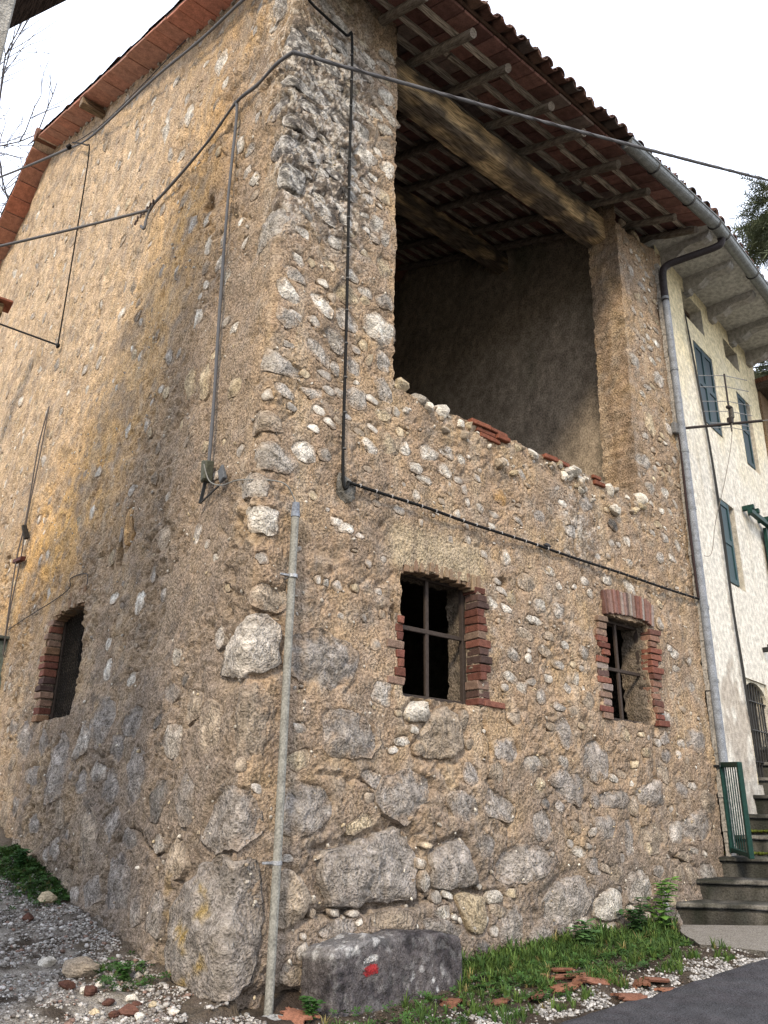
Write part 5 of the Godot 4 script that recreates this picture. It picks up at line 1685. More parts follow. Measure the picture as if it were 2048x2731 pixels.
# ---------------------------------------------------------------- gutter, conduits, cables
func build_gutter() -> void:
	rng.seed = 71
	var g := group_node("rain_gutter")
	tag(g, "grey half round eave gutter with its downpipe between barn and cream house", "gutter")
	var line := [Vector3(3.72, 8.40, 0.80), Vector3(4.7, 8.405, 0.79), Vector3(5.60, 8.41, 0.775), Vector3(6.7, 8.46, 0.62), Vector3(7.8, 8.49, 0.46), Vector3(9.6, 8.54, 0.21)]
	var a := Acc.new()
	var r := 0.075
	for j in line.size() - 1:
		var d: Vector3 = (line[j + 1] - line[j]).normalized()
		var side := d.cross(Vector3.UP).normalized()
		for q in 10:
			var t0 := PI + PI * q / 10.0
			var t1 := PI + PI * (q + 1) / 10.0
			var o0 := side * cos(t0) * r + Vector3.UP * sin(t0) * r
			var o1 := side * cos(t1) * r + Vector3.UP * sin(t1) * r
			var c := vary(Color(0.31, 0.33, 0.34), 0.03)
			a.quad(line[j] + o0, line[j + 1] + o0, line[j + 1] + o1, line[j] + o1, c)
			a.quad(line[j] + o1 * 0.95, line[j + 1] + o1 * 0.95, line[j + 1] + o0 * 0.95, line[j] + o0 * 0.95, c)
		var lip: Vector3 = side * r
		tube(a, [line[j] + lip, line[j + 1] + lip], 0.012, 0.012, 8, Color(0.31, 0.33, 0.34))
	for q in 10:
		var t0 := PI + PI * q / 10.0
		var t1 := PI + PI * (q + 1) / 10.0
		a.tri(line[0], line[0] + Vector3(0, sin(t0) * r, cos(t0) * r), line[0] + Vector3(0, sin(t1) * r, cos(t1) * r), Color(0.25, 0.26, 0.27))
	put("trough", a.mesh(), mats.zinc, g)
	for f in [[0, 0.55], [1, 0.35], [2, 0.02], [2, 0.30], [3, 0.25], [4, 0.2]]:
		a = Acc.new()
		var at: Vector3 = line[f[0]].lerp(line[f[0] + 1], f[1])
		var d: Vector3 = (line[f[0] + 1] - line[f[0]]).normalized()
		var side := d.cross(Vector3.UP).normalized()
		var pts := []
		for q in 11:
			var t := PI + PI * q / 10.0
			pts.append(at + side * cos(t) * (r + 0.004) + Vector3.UP * sin(t) * (r + 0.004))
		tube(a, pts, 0.010, 0.010, 6, Color(0.10, 0.10, 0.105))
		put("joint_band", a.mesh(), mats.zinc, g)
	a = Acc.new()
	tube(a, smooth_line([Vector3(5.88, 8.40, 0.72), Vector3(5.885, 8.31, 0.70), Vector3(5.84, 8.255, 0.62), Vector3(5.64, 8.17, 0.29), Vector3(5.54, 8.11, 0.13), Vector3(5.516, 7.98, 0.085), Vector3(5.515, 7.6, 0.08)], 6), 0.045, 0.045, 14, Color(0.045, 0.038, 0.042))
	put("elbow", a.mesh(), mats.plastic, g)
	a = Acc.new()
	tube(a, [Vector3(5.515, 7.62, 0.08), Vector3(5.507, 5.0, 0.08), Vector3(5.50, 2.12, 0.08)], 0.043, 0.043, 14, Color(0.275, 0.30, 0.34))
	put("downpipe", a.mesh(), mats.plastic, g)
	for y in [7.62, 6.62, 5.55, 4.85, 3.72, 2.95]:
		a = Acc.new()
		tube(a, [Vector3(5.509, y, 0.08), Vector3(5.509, y + 0.035, 0.08)], 0.048, 0.048, 14, Color(0.24, 0.26, 0.29))
		bar(a, Vector3(5.509, y + 0.017, 0.05), Vector3(5.509, y + 0.017, -0.02), 0.02, 0.02, 0.002, 0.0, Color(0.2, 0.2, 0.2))
		put("pipe_clamp", a.mesh(), mats.plastic, g)

func on_front(x: float, y: float, off: float) -> Vector3:
	var w := wall_base(along(x), y)
	return w[0] + w[1] * (broad_relief(w[0]) + off)

func on_side(s: float, y: float, off: float) -> Vector3:
	var w := wall_base(-s, y)
	return w[0] + w[1] * (broad_relief(w[0]) + off)

func build_cables() -> void:
	rng.seed = 81
	var black := Color(0.010, 0.009, 0.010)
	var grey := Color(0.115, 0.115, 0.122)
	var dark := Color(0.055, 0.052, 0.055)
	# conduit down the front, along it and up to the aerial
	var a := Acc.new()
	tube(a, smooth_line([on_front(0.05, 8.30, 0.10), on_front(0.07, 8.09, 0.09), on_front(0.29, 8.06, 0.07), on_front(0.52, 8.05, 0.06), Vector3(0.575, 8.00, 0.06), Vector3(0.60, 6.6, 0.055), Vector3(0.625, 5.2, 0.055), Vector3(0.645, 3.90, 0.05), Vector3(0.70, 3.825, 0.05)], 5), 0.012, 0.012, 8, black)
	var o := put("black_conduit", a.mesh(), mats.cable)
	tag(o, "thin black conduit dropping straight down the front beside the corner", "cable")
	for k in 14:
		a = Acc.new()
		tube(a, [Vector3(0.577 + k * 0.0052, 7.85 - k * 0.29, 0.058), Vector3(0.577 + k * 0.0052, 7.84 - k * 0.29, 0.058)], 0.0145, 0.0145, 8, Color(0.10, 0.10, 0.10))
		put("clip", a.mesh(), mats.cable, o)
	a = Acc.new()
	var pts := [Vector3(0.69, 3.83, 0.05)]
	for k in 12: pts.append(Vector3(0.69 + 0.399 * (k + 1), 3.832 + 0.004 * sin(k * 1.9), 0.050 + 0.003 * sin(k * 2.3)))
	tube(a, smooth_line(pts, 4), 0.0125, 0.0125, 8, black)
	o = put("black_conduit", a.mesh(), mats.cable)
	tag(o, "black conduit running level across the front under the broken opening", "cable")
	for k in 31:
		a = Acc.new()
		var x := 0.80 + k * 0.152
		tube(a, [Vector3(x, 3.834, 0.050), Vector3(x + 0.006, 3.834, 0.050)], 0.0165, 0.0165, 8, Color(0.42, 0.41, 0.40) if k < 16 else Color(0.10, 0.10, 0.10))
		put("clip", a.mesh(), mats.cable, o)
	a = Acc.new()
	lump(a, Vector3(2.93, 3.862, 0.05), Vector3(0.10, 0.05, 0.05), Basis(), Color(0.05, 0.05, 0.055), 5, 0.1)
	put("junction", a.mesh(), mats.cable, o)
	a = Acc.new()
	for k in 2: tube(a, smooth_line([Vector3(5.475, 3.84, 0.05), Vector3(5.455 + 0.028 * k, 3.95, 0.055), Vector3(5.45 + 0.028 * k, 4.7, 0.055), Vector3(5.475 + 0.026 * k, 5.55, 0.055), Vector3(5.49 + 0.02 * k, 5.86, 0.05)], 5), 0.013, 0.013, 8, Color(0.035, 0.022, 0.022))
	tag(put("black_conduit", a.mesh(), mats.cable), "pair of dark conduits rising beside the downpipe to the aerial", "cable")
	# cement dab where the conduit turns
	a = Acc.new()
	lump(a, Vector3(0.69, 3.80, 0.008), Vector3(0.20, 0.27, 0.10), Basis(Vector3(0, 0, 1), 0.4), Color(0.20, 0.19, 0.175), 9, 0.16, 16, 12)
	tag(put("cement_dab", a.mesh(), mats.mortar), "grey cement dab where the black conduit turns", "cement patch")
	# twisted cable off the corner across the roof
	a = Acc.new()
	var p0 := Vector3(-0.035, 7.37, 0.09)
	var p1 := p0 + (Vector3(5.532, 8.608, 1.5) - p0) * 1.9
	var line := hang(p0, p1, 0.10, 60)
	tube(a, line, 0.015, 0.015, 8, grey, 0.5)
	for k in 2:
		var tw := []
		for j in 241:
			var t := j / 240.0
			var c := p0.lerp(p1, t) + Vector3(0, -4.0 * 0.10 * t * (1.0 - t), 0)
			tw.append(c + (Vector3(0, 1, 0) * cos(t * 150.0 + k * PI) + Vector3(-0.3, 0, 1) * sin(t * 150.0 + k * PI)) * 0.010)
		tube(a, tw, 0.008, 0.008, 5, dark.lerp(grey, 0.6))
	tag(put("overhead_cable", a.mesh(), mats.cable), "thick twisted grey cable from the barn corner out past the eaves", "cable")
	a = Acc.new()
	pts = [p0, on_side(0.10, 7.38, 0.06), on_side(0.40, 7.42, 0.05), on_side(0.75, 7.50, 0.05), on_side(1.25, 7.46, 0.05), on_side(1.9, 7.43, 0.05), on_side(2.35, 7.47, 0.05), on_side(2.50, 7.40, 0.06), on_side(2.52, 7.24, 0.07), on_side(2.58, 7.30, 0.08)]
	tube(a, smooth_line(pts, 5), 0.014, 0.014, 8, grey, 0.4)
	var p2 := on_side(2.50, 7.46, 0.06)
	var p3 := p2 + (Vector3(-1.2, 6.885, -3.266) - p2) * 2.2
	tube(a, hang(p2, p3, 0.04, 20), 0.013, 0.013, 8, grey, 0.4)
	o = put("overhead_cable", a.mesh(), mats.cable)
	tag(o, "grey cable round the barn corner, looped on the side wall, then off leftwards", "cable")
	for k in 7:
		a = Acc.new()
		var q := on_side(2.36 + 0.07 * k, 7.47, 0.07)
		block(a, Transform3D(Basis(Vector3(1, 0, 0), rng.randf()), q), Vector3(0.02, 0.05, 0.018), 0.002, 0.004, Color(0.08, 0.06, 0.055))
		put("clamp", a.mesh(), mats.cable, o)
	a = Acc.new()
	tube(a, smooth_line([on_side(0.75, 7.50, 0.055), on_side(0.73, 7.35, 0.06), on_side(0.72, 6.4, 0.05), on_side(0.69, 5.4, 0.05), on_side(0.63, 4.4, 0.05), on_side(0.60, 3.96, 0.05)], 5), 0.013, 0.013, 8, Color(0.095, 0.10, 0.112), 0.3)
	tag(put("grey_cable", a.mesh(), mats.cable), "grey cable hanging down the side wall to an iron bracket", "cable")
	# upper cable along the gable
	a = Acc.new()
	var g0 := on_side(5.75, 10.68, 0.10)
	pts = [on_front(0.12, 8.32, 0.12), on_side(0.30, 8.50, 0.09), on_side(0.72, 8.76, 0.08), on_side(1.6, 9.05, 0.10), on_side(2.8, 9.48, 0.12), on_side(4.85, 10.22, 0.10), g0]
	tube(a, smooth_line(pts, 6), 0.015, 0.014, 8, Color(0.115, 0.115, 0.125), 0.3)
	var g1 := g0 + (Vector3(-0.6, 11.284, -7.758) - g0) * 2.5
	tube(a, hang(g0, g1, 0.08, 16), 0.017, 0.017, 8, Color(0.115, 0.115, 0.125), 0.3)
	tube(a, smooth_line([on_side(2.2, 9.62, 0.03), on_side(3.6, 10.02, 0.03), on_side(4.8, 10.40, 0.04), on_side(5.7, 10.72, 0.1)], 5), 0.006, 0.006, 6, dark)
	o = put("overhead_cable", a.mesh(), mats.cable)
	tag(o, "dark cable climbing the side wall along the tiled verge", "cable")
	a = Acc.new()
	lump(a, g0 + Vector3(-0.03, -0.02, 0), Vector3(0.10, 0.13, 0.12), Basis(), black, 8, 0.2)
	lump(a, on_side(4.87, 10.33, 0.07), Vector3(0.06, 0.12, 0.06), Basis(), Color(0.09, 0.085, 0.08), 18, 0.2)
	put("clamp", a.mesh(), mats.cable, o)
	a = Acc.new()
	var n0 := on_side(4.845, 6.94, 0.05)
	tube(a, smooth_line([g0 + Vector3(-0.02, 0, 0.1), on_side(5.1, 10.25, 0.10), on_side(4.97, 10.0, 0.06), on_side(4.90, 8.5, 0.05), n0], 6), 0.010, 0.010, 6, black)
	var n1 := n0 + (Vector3(-0.6, 7.31, -5.49) - n0) * 1.0
	tube(a, [n0, n0.lerp(n1, 0.5), n1], 0.012, 0.012, 6, black)
	lump(a, n0, Vector3(0.06, 0.08, 0.08), Basis(), black, 3, 0.1)
	tag(put("black_cable", a.mesh(), mats.cable), "thin black cable down the side wall, bent sharply towards a tiled eave", "cable")
	a = Acc.new()
	for k in 2:
		tube(a, smooth_line([on_side(4.87, 6.12, 0.03), on_side(4.87 + 0.03 * k, 5.6, 0.035 + 0.03 * k), on_side(4.88, 4.7, 0.03 + 0.01 * k), on_side(4.86 + 0.05 * k, 4.25, 0.04 + 0.03 * k), on_side(4.87, 3.6, 0.03 + 0.01 * k), on_side(4.86, 3.15, 0.03)], 5), 0.008, 0.008, 6, Color(0.10, 0.09, 0.085))
	tag(put("old_wires", a.mesh(), mats.cable), "pair of old slack wires down the side wall past a rusty bracket", "cable")
	a = Acc.new()
	tube(a, smooth_line([on_side(4.83, 3.42, 0.03), on_side(4.3, 3.48, 0.02), on_side(3.62, 3.52, 0.02), on_side(3.2, 3.56, 0.02), on_side(3.18, 3.65, 0.02), on_side(2.85, 3.63, 0.02), on_side(2.74, 3.50, 0.03)], 5), 0.005, 0.005, 5, Color(0.07, 0.06, 0.055))
	tag(put("thin_wire", a.mesh(), mats.cable), "thin wire slung over the head of the meshed side window", "wire")
	a = Acc.new()
	bar(a, on_side(4.72, 4.19, 0.05), on_side(5.02, 4.22, 0.05), 0.05, 0.05, 0.004, 0.004, Color(0.10, 0.035, 0.025))
	bar(a, on_side(4.83, 4.45, 0.03), on_side(4.83, 4.60, 0.07), 0.05, 0.05, 0.004, 0.004, Color(0.05, 0.045, 0.04))
	tag(put("rusty_bracket", a.mesh(), mats.rust), "small rusty iron bracket holding the old wires", "bracket")
	# iron bracket, slate and wire beside the corner
	var b := group_node("iron_bracket")
	tag(b, "dark iron wall bracket with a pointed strut at the end of the grey cable", "bracket")
	a = Acc.new()
	block(a, Transform3D(Basis(Vector3(1, 0, 0), 0.1), on_side(0.60, 3.90, 0.055)), Vector3(0.07, 0.16, 0.07), 0.01, 0.006, Color(0.10, 0.105, 0.075))
	put("insulator", a.mesh(), mats.rust, b)
	a = Acc.new()
	bar(a, on_side(0.60, 3.85, 0.06), on_side(0.72, 3.70, 0.05), 0.025, 0.012, 0.002, 0.0, Color(0.08, 0.09, 0.10))
	bar(a, on_side(0.66, 3.86, 0.03), on_side(0.73, 3.70, 0.05), 0.02, 0.012, 0.002, 0.0, Color(0.06, 0.065, 0.07))
	bar(a, on_side(0.72, 3.70, 0.05), on_side(0.42, 3.75, 0.04), 0.010, 0.010, 0.0, 0.0, Color(0.06, 0.06, 0.06))
	put("strut", a.mesh(), mats.rust, b)
	a = Acc.new()
	block(a, Transform3D(Basis(Vector3(1, 0, 0), -0.5), on_side(0.40, 3.82, 0.04)), Vector3(0.02, 0.13, 0.075), 0.006, 0.006, Color(0.13, 0.14, 0.15))
	put("plate", a.mesh(), mats.rust, b)
	a = Acc.new()
	tube(a, smooth_line([on_side(0.58, 3.94, 0.10), on_side(0.52, 3.80, 0.08), on_side(0.36, 3.72, 0.06), on_side(0.10, 3.68, 0.06), on_front(0.12, 3.66, 0.06), Vector3(0.22, 3.58, 0.08), Vector3(0.244, 3.52, 0.075)], 6), 0.0045, 0.0045, 6, Color(0.20, 0.20, 0.19))
	tag(put("thin_wire", a.mesh(), mats.cable), "thin pale wire from the iron bracket round the corner into the grey pipe", "wire")
	# plastic pipe up the corner
	var pipe := group_node("plastic_pipe")
	tag(pipe, "upright grey plastic pipe clamped to the front beside the corner", "pipe")
	a = Acc.new()
	tube(a, [Vector3(0.246, 0.52, 0.085), Vector3(0.246, 1.5, 0.088), Vector3(0.246, 2.5, 0.078), Vector3(0.244, 3.46, 0.078)], 0.0255, 0.0255, 16, Color(0.325, 0.315, 0.282))
	put("tube", a.mesh(), mats.plastic, pipe)
	a = Acc.new()
	tube(a, [Vector3(0.244, 3.445, 0.078), Vector3(0.244, 3.50, 0.078), Vector3(0.244, 3.545, 0.078)], 0.031, 0.024, 16, Color(0.27, 0.30, 0.36))
	put("cap", a.mesh(), mats.plastic, pipe)
	for y in [3.03, 1.34]:
		a = Acc.new()
		tube(a, [Vector3(0.246, y, 0.083), Vector3(0.246, y + 0.022, 0.083)], 0.033, 0.033, 16, Color(0.45, 0.46, 0.48))
		bar(a, Vector3(0.215, y + 0.011, 0.083), Vector3(0.155, y + 0.011, 0.075), 0.016, 0.014, 0.002, 0.0, Color(0.42, 0.43, 0.45))
		bar(a, Vector3(0.246, y + 0.011, 0.055), Vector3(0.246, y + 0.011, -0.02), 0.010, 0.010, 0.0, 0.0, Color(0.3, 0.3, 0.3))
		put("pipe_clamp", a.mesh(), mats.zinc, pipe)
	a = Acc.new()
	lump(a, Vector3(0.235, 0.555, 0.11), Vector3(0.26, 0.12, 0.22), Basis(), Color(0.36, 0.36, 0.36), 4, 0.12, 18, 12)
	tag(put("cement_footing", a.mesh(), mats.concrete), "small pale cement footing at the bottom of the grey pipe", "footing")

func build_aerial() -> void:
	var t := group_node("television_aerial")
	tag(t, "dark television aerial on a bracket arm at the barn's right edge", "aerial")
	var dark := Color(0.050, 0.042, 0.042)
	var a := Acc.new()
	var o := Vector3(5.50, 5.87, 0.03)
	var d := Vector3(0.617, 0.03, 0.786)
	tube(a, [o, o + d * 0.93], 0.016, 0.016, 10, dark)
	tube(a, [o + d * 0.93, o + d * 1.03], 0.006, 0.006, 8, Color(0.3, 0.3, 0.3))
	put("arm", a.mesh(), mats.rust, t)
	a = Acc.new()
	block(a, Transform3D(Basis(), o + Vector3(-0.03, -0.01, 0.0)), Vector3(0.13, 0.14, 0.06), 0.01, 0.004, Color(0.20, 0.20, 0.20))
	put("wall_plate", a.mesh(), mats.rust, t)
	a = Acc.new()
	var m := o + d * 0.57
	tube(a, [m + Vector3(0, -0.10, 0.02), m + Vector3(0, 0.64, 0.03)], 0.011, 0.011, 8, dark)
	put("mast", a.mesh(), mats.rust, t)
	a = Acc.new()
	block(a, Transform3D(Basis(), m + Vector3(0, 0.03, 0.02)), Vector3(0.06, 0.08, 0.06), 0.008, 0.003, dark)
	block(a, Transform3D(Basis(), m + Vector3(0.0, 0.20, 0.03)), Vector3(0.09, 0.035, 0.05), 0.008, 0.003, dark)
	block(a, Transform3D(Basis(), m + Vector3(0.01, 0.12, 0.05)), Vector3(0.035, 0.12, 0.03), 0.006, 0.003, Color(0.12, 0.11, 0.10))
	put("clamp", a.mesh(), mats.rust, t)
	for k in 6:
		var y: float = [0.62, 0.47, 0.28, 0.15, 0.0, -0.06][k]
		var s := 1.0 if k < 4 else 0.8
		a = Acc.new()
		var c := m + Vector3(0, y, 0.03)
		tube(a, [c + Vector3(-0.22, 0, -0.20) * s, c], 0.0045, 0.0045, 6, Color(0.36, 0.36, 0.36))
		tube(a, [c, c + Vector3(0.30, 0, 0.12) * s], 0.0045, 0.0045, 6, Color(0.36, 0.36, 0.36))
		put("element", a.mesh(), mats.zinc, t)
	a = Acc.new()
	tube(a, smooth_line([m + Vector3(0, 0.05, 0.04), m + Vector3(-0.05, -0.25, 0.02), m + Vector3(-0.09, -0.7, -0.1), m + Vector3(-0.02, -1.1, -0.3), m + Vector3(0.02, -1.45, -0.42), m + Vector3(-0.10, -1.5, -0.45)], 6), 0.004, 0.004, 5, Color(0.22, 0.20, 0.18))
	put("lead", a.mesh(), mats.cable, t)

# ---------------------------------------------------------------- gate, steps, ground
func build_gate() -> void:
	var g := group_node("metal_gate")
	tag(g, "small dark green metal gate of upright bars, open beside the steps", "gate")
	var green := Color(0.010, 0.045, 0.036)
	var h := Vector3(5.50, 0, 0.05)
	var e := Vector3(5.13, 0, 0.42)
	var d := (e - h).normalized()
	var nrm := Vector3(d.z, 0, -d.x)
	var a := Acc.new()
	for q in [h, e]:
		bar(a, q + Vector3(0, 1.33 if q == h else 1.30, 0), q + Vector3(0, 2.16 if q == h else 2.135, 0), 0.045, 0.045, 0.004, 0.0, green, nrm)
	bar(a, h + d * 0.02 + Vector3(0, 2.140, 0), e - d * 0.02 + Vector3(0, 2.115, 0), 0.036, 0.05, 0.003, 0.0, green)
	bar(a, h + d * 0.02 + Vector3(0, 1.360, 0), e - d * 0.02 + Vector3(0, 1.330, 0), 0.036, 0.04, 0.003, 0.0, green)
	put("frame", a.mesh(), mats.paint, g)
	for k in 7:
		a = Acc.new()
		var q := h.lerp(e, (k + 1) / 8.0)
		bar(a, q + Vector3(0, 1.35, 0), q + Vector3(0, 2.12, 0), 0.013, 0.008, 0.001, 0.0, green, nrm)
		put("bar", a.mesh(), mats.paint, g)
	a = Acc.new()
	bar(a, h + Vector3(-0.10, 2.13, -0.03), h + Vector3(0.03, 2.13, 0.0), 0.03, 0.02, 0.002, 0.0, Color(0.03, 0.03, 0.03))
	put("hinge", a.mesh(), mats.paint, g)

func build_steps() -> void:
	rng.seed = 333
	var st := group_node("steps")
	tag(st, "worn grey concrete steps rising beside the barn's right corner", "steps", "", "structure")
	var xs := [4.50, 4.90, 5.34, 5.74, 6.14, 6.52, 6.88, 7.25, 7.6]
	var ys := [0.945, 1.120, 1.300, 1.490, 1.690, 1.885, 2.08, 2.26, 2.45]
	var e := Vector3(0.60, 0, 0.80)
	for k in xs.size():
		var a := Acc.new()
		var z0 := -0.28 if xs[k] < 5.5 else -0.6
		var nseg := 27
		var p0 := Vector3(xs[k] + z0 * 0.75, ys[k], z0)
		var c0 := Color(0.066, 0.064, 0.056)
		var prof := [Vector2(0.06, -0.30), Vector2(0.022, -0.052), Vector2(-0.004, -0.046), Vector2(-0.010, -0.016), Vector2(0.004, -0.002), Vector2(0.03, 0.0), Vector2(0.18, 0.002), Vector2(0.60, 0.006)]
		var back := Vector3(0.80, 0, -0.60)
		for s in nseg + 1:
			for q in prof.size():
				var p: Vector3 = p0 + e * (s * 0.065) + back * prof[q].x + Vector3(0, prof[q].y, 0)
				var w := noise_c.get_noise_3dv(p * 9.0) * 0.008 + noise_b.get_noise_3dv(p * 3.0) * 0.010
				a.v.append(p + Vector3(-0.5, 0.6, 0.3) * w)
				a.n.append(Vector3(-0.5, 0.7, 0.3).normalized())
				var m := noise_b.get_noise_3dv(p * 3.5 + Vector3(4, 0, 0))
				var c := c0.lerp(Color(0.25, 0.235, 0.21), clampf(m * 1.4 - 0.18 + (0.26 if q in [2, 3, 4] else 0.0), 0, 1))
				c = c.lerp(Color(0.026, 0.028, 0.022), clampf(-m * 2.4 + 0.30, 0, 0.92))
				a.c.append(c)
		for s in nseg:
			for q in prof.size() - 1:
				var m := s * prof.size() + q
				a.i.append_array([m, m + prof.size() + 1, m + prof.size(), m, m + 1, m + prof.size() + 1])
		patch_normals(a, 0, prof.size(), nseg + 1)
		put("step", a.mesh(), mats.concrete, st)
	var slab := Acc.new()
	var poly := [Vector2(3.34, 0.86), Vector2(3.42, 1.29), Vector2(4.2, 1.40), Vector2(5.3, 1.50), Vector2(4.9, 0.62), Vector2(4.30, 0.16), Vector2(3.86, 0.40)]
	var mid := Vector3(4.2, 0.795, 0.85)
	for k in poly.size():
		var p: Vector2 = poly[k]
		var q: Vector2 = poly[(k + 1) % poly.size()]
		for s in 8:
			var t0: Vector2 = p.lerp(q, s / 8.0)
			var t1: Vector2 = p.lerp(q, (s + 1) / 8.0)
			var j0 := 1.0 + 0.02 * noise_c.get_noise_2dv(t0 * 9.0)
			var j1 := 1.0 + 0.02 * noise_c.get_noise_2dv(t1 * 9.0)
			var a0 := mid + (Vector3(t0.x, 0.795, t0.y) - mid) * j0
			var a1 := mid + (Vector3(t1.x, 0.795, t1.y) - mid) * j1
			slab.tri(mid, a1, a0, Color(0.30, 0.275, 0.245))
			slab.quad(a0, a1, a1 - Vector3(0, 0.2, 0), a0 - Vector3(0, 0.2, 0), Color(0.14, 0.13, 0.12))
	put("landing", slab.mesh(), mats.concrete, st)
	var a := Acc.new()
	for k in [3, 4]:
		for t in 260:
			var f := rng.randf_range(0.15, 1.6)
			var p: Vector3 = Vector3(xs[k] - 0.28 * 0.75, ys[k] - 0.175, -0.28) + e * f + Vector3(-0.80, 0, 0.60) * rng.randf_range(-0.06, 0.06)
			lump(a, p + Vector3(0, 0.012, 0), Vector3(0.04, 0.035, 0.04) * rng.randf_range(0.5, 1.2), Basis.from_euler(Vector3(0, rng.randf() * 6.0, 0)), vary(Color(0.07, 0.085, 0.012), 0.4), t, 0.3, 6, 4)
	tag(put("moss", a.mesh(), mats.leaf), "yellow green moss on two of the concrete steps", "moss", "", "stuff")

func ground_y(x: float, z: float) -> float:
	var y := 0.60 + 0.043 * clampf(x, -8.0, 6.0)
	if z > 0.0: y -= 0.10 * minf(z, 14.0)
	if z > 0.0: y += 0.075 * maxf(x - 1.2, 0.0) * smoothstep(0.1, 1.1, z) * (1.0 - smoothstep(4.5, 6.0, x))
	else:
		var s := minf(-z, 7.0)
		y += 0.12 * s + 0.017 * s * s + maxf(-z - 7.0, 0.0) * 0.25
	return y

func lane_edge(x: float) -> float:
	if x < 1.41: return 1.03 - 0.06 * minf(1.41 - x, 2.0)
	return 1.03 + 0.18 * (x - 1.41) if x < 2.3 else 1.19 + 0.135 * (x - 2.3)

func ground_relief(x: float, z: float) -> float:
	var q := Vector3(x, 0, z)
	var d := 0.03 * noise_b.get_noise_3dv(q * 1.6) + 0.012 * noise_c.get_noise_3dv(q * 7.0)
	if x < 0.2 or z > 0.0: d += 0.006 * noise_c.get_noise_3dv(q * 24.0)
	# soil heaped against the walls
	if z > -0.1 and x > 0.3: d += 0.05 * exp(-z * 5.0) - 0.02
	if x < 0.1 and z < 0.0: d += 0.06 * exp(x * 5.0)
	if x < -0.9 and z < 0.2: d -= 0.0
	if x > 3.2 and x < 5.6 and z > 0.0: d -= 0.035 * smoothstep(3.3, 3.5, x) + 0.10 * smoothstep(0.02, 0.16, (z - 0.86 + (x - 3.34) * 0.8) * 0.78) * smoothstep(3.42, 3.55, x)
	return d

func build_ground() -> void:
	rng.seed = 404
	var a := Acc.new()
	var xs := grid_lines(-6.0, 7.0, func(x: float) -> float: return 0.03 if x > -1.6 and x < 4.6 else 0.12, [])
	var zs := grid_lines(-7.5, 6.0, func(z: float) -> float: return 0.03 if z > -1.6 and z < 1.3 else 0.08, [])
	for z in zs:
		for x in xs:
			var y := ground_y(x, z) + ground_relief(x, z)
			if x > 0.3 and z < -0.3: y -= 0.5
			a.v.append(Vector3(x, y, z)); a.n.append(Vector3.UP)
			var q := Vector3(x, 0, z)
			var c := Color(0.135, 0.108, 0.082).lerp(Color(0.075, 0.058, 0.045), clampf(0.5 + 1.3 * noise_b.get_noise_3dv(q * 2.4), 0, 1))
			var chalk := smoothstep(-0.40, 0.15, noise_a.get_noise_3dv(q * 2.0) + 0.4 * noise_c.get_noise_3dv(q * 12.0)) * smoothstep(0.1, -0.45, x)
			c = c.lerp(Color(0.42, 0.385, 0.345), chalk * 0.95)
			a.c.append(c)
	var w := xs.size()
	for j in zs.size() - 1:
		for i in w - 1:
			var m := j * w + i
			a.i.append_array([m, m + 1, m + w + 1, m, m + w + 1, m + w])
	patch_normals(a, 0, w, zs.size())
	tag(put("ground", a.mesh(), mats.earth), "bare earth and trodden gravel round the barn", "ground", "", "structure")
	a = Acc.new()
	var nn := 60
	for j in nn + 1:
		for i in nn + 1:
			var x := 260.0 * pow(absf(i / 30.0 - 1.0), 3.0) * signf(i - 30)
			var z := 260.0 * pow(absf(j / 30.0 - 1.0), 3.0) * signf(j - 30)
			var y := ground_y(x, z)
			y = minf(y, 14.0) - 0.22
			if absf(x) > 30.0 or absf(z) > 30.0: y = minf(y, 3.0)
			a.v.append(Vector3(x, y, z)); a.n.append(Vector3.UP); a.c.append(Color(0.34, 0.31, 0.25))  # colour lightened so this unseen ground bounces light under the eaves
	for j in nn:
		for i in nn:
			var m := j * (nn + 1) + i
			a.i.append_array([m, m + 1, m + nn + 2, m, m + nn + 2, m + nn + 1])
	patch_normals(a, 0, nn + 1, nn + 1)
	tag(put("terrain", a.mesh(), mats.earth), "unseen land round the hamlet, paled to bounce light up under the eaves", "terrain", "", "structure")
	# the tarmac lane
	a = Acc.new()
	var lx := grid_lines(-9.0, 9.0, func(_x: float) -> float: return 0.06, [])
	for x in lx:
		var edge := lane_edge(x) + 0.025 * noise_b.get_noise_1d(x * 4.0) + 0.012 * noise_c.get_noise_1d(x * 22.0)
		for k in 12:
			var z: float = edge + [0.0, 0.004, 0.03, 0.08, 0.16, 0.3, 0.5, 0.9, 1.5, 2.4, 3.6, 5.2][k]
			var y: float = ground_y(x, z) + [-0.07, -0.01, 0.006, 0.012, 0.016, 0.02, 0.022, 0.024, 0.026, 0.03, 0.03, 0.03][k]
			a.v.append(Vector3(x, y + 0.006 * noise_b.get_noise_2d(x * 1.5, z * 1.5), z)); a.n.append(Vector3.UP)
			var s := 1.0 + 0.22 * noise_b.get_noise_2d(x * 2.0, z * 2.0)
			a.c.append(Color(0.082 * s, 0.080 * s, 0.088 * s))
	for i in lx.size() - 1:
		for k in 11:
			var m := i * 12 + k
			a.i.append_array([m, m + 12, m + 13, m, m + 13, m + 1])
	patch_normals(a, 0, 12, lx.size())
	tag(put("road", a.mesh(), mats.asphalt), "dark tarmac lane passing in front of the barn", "road", "", "structure")

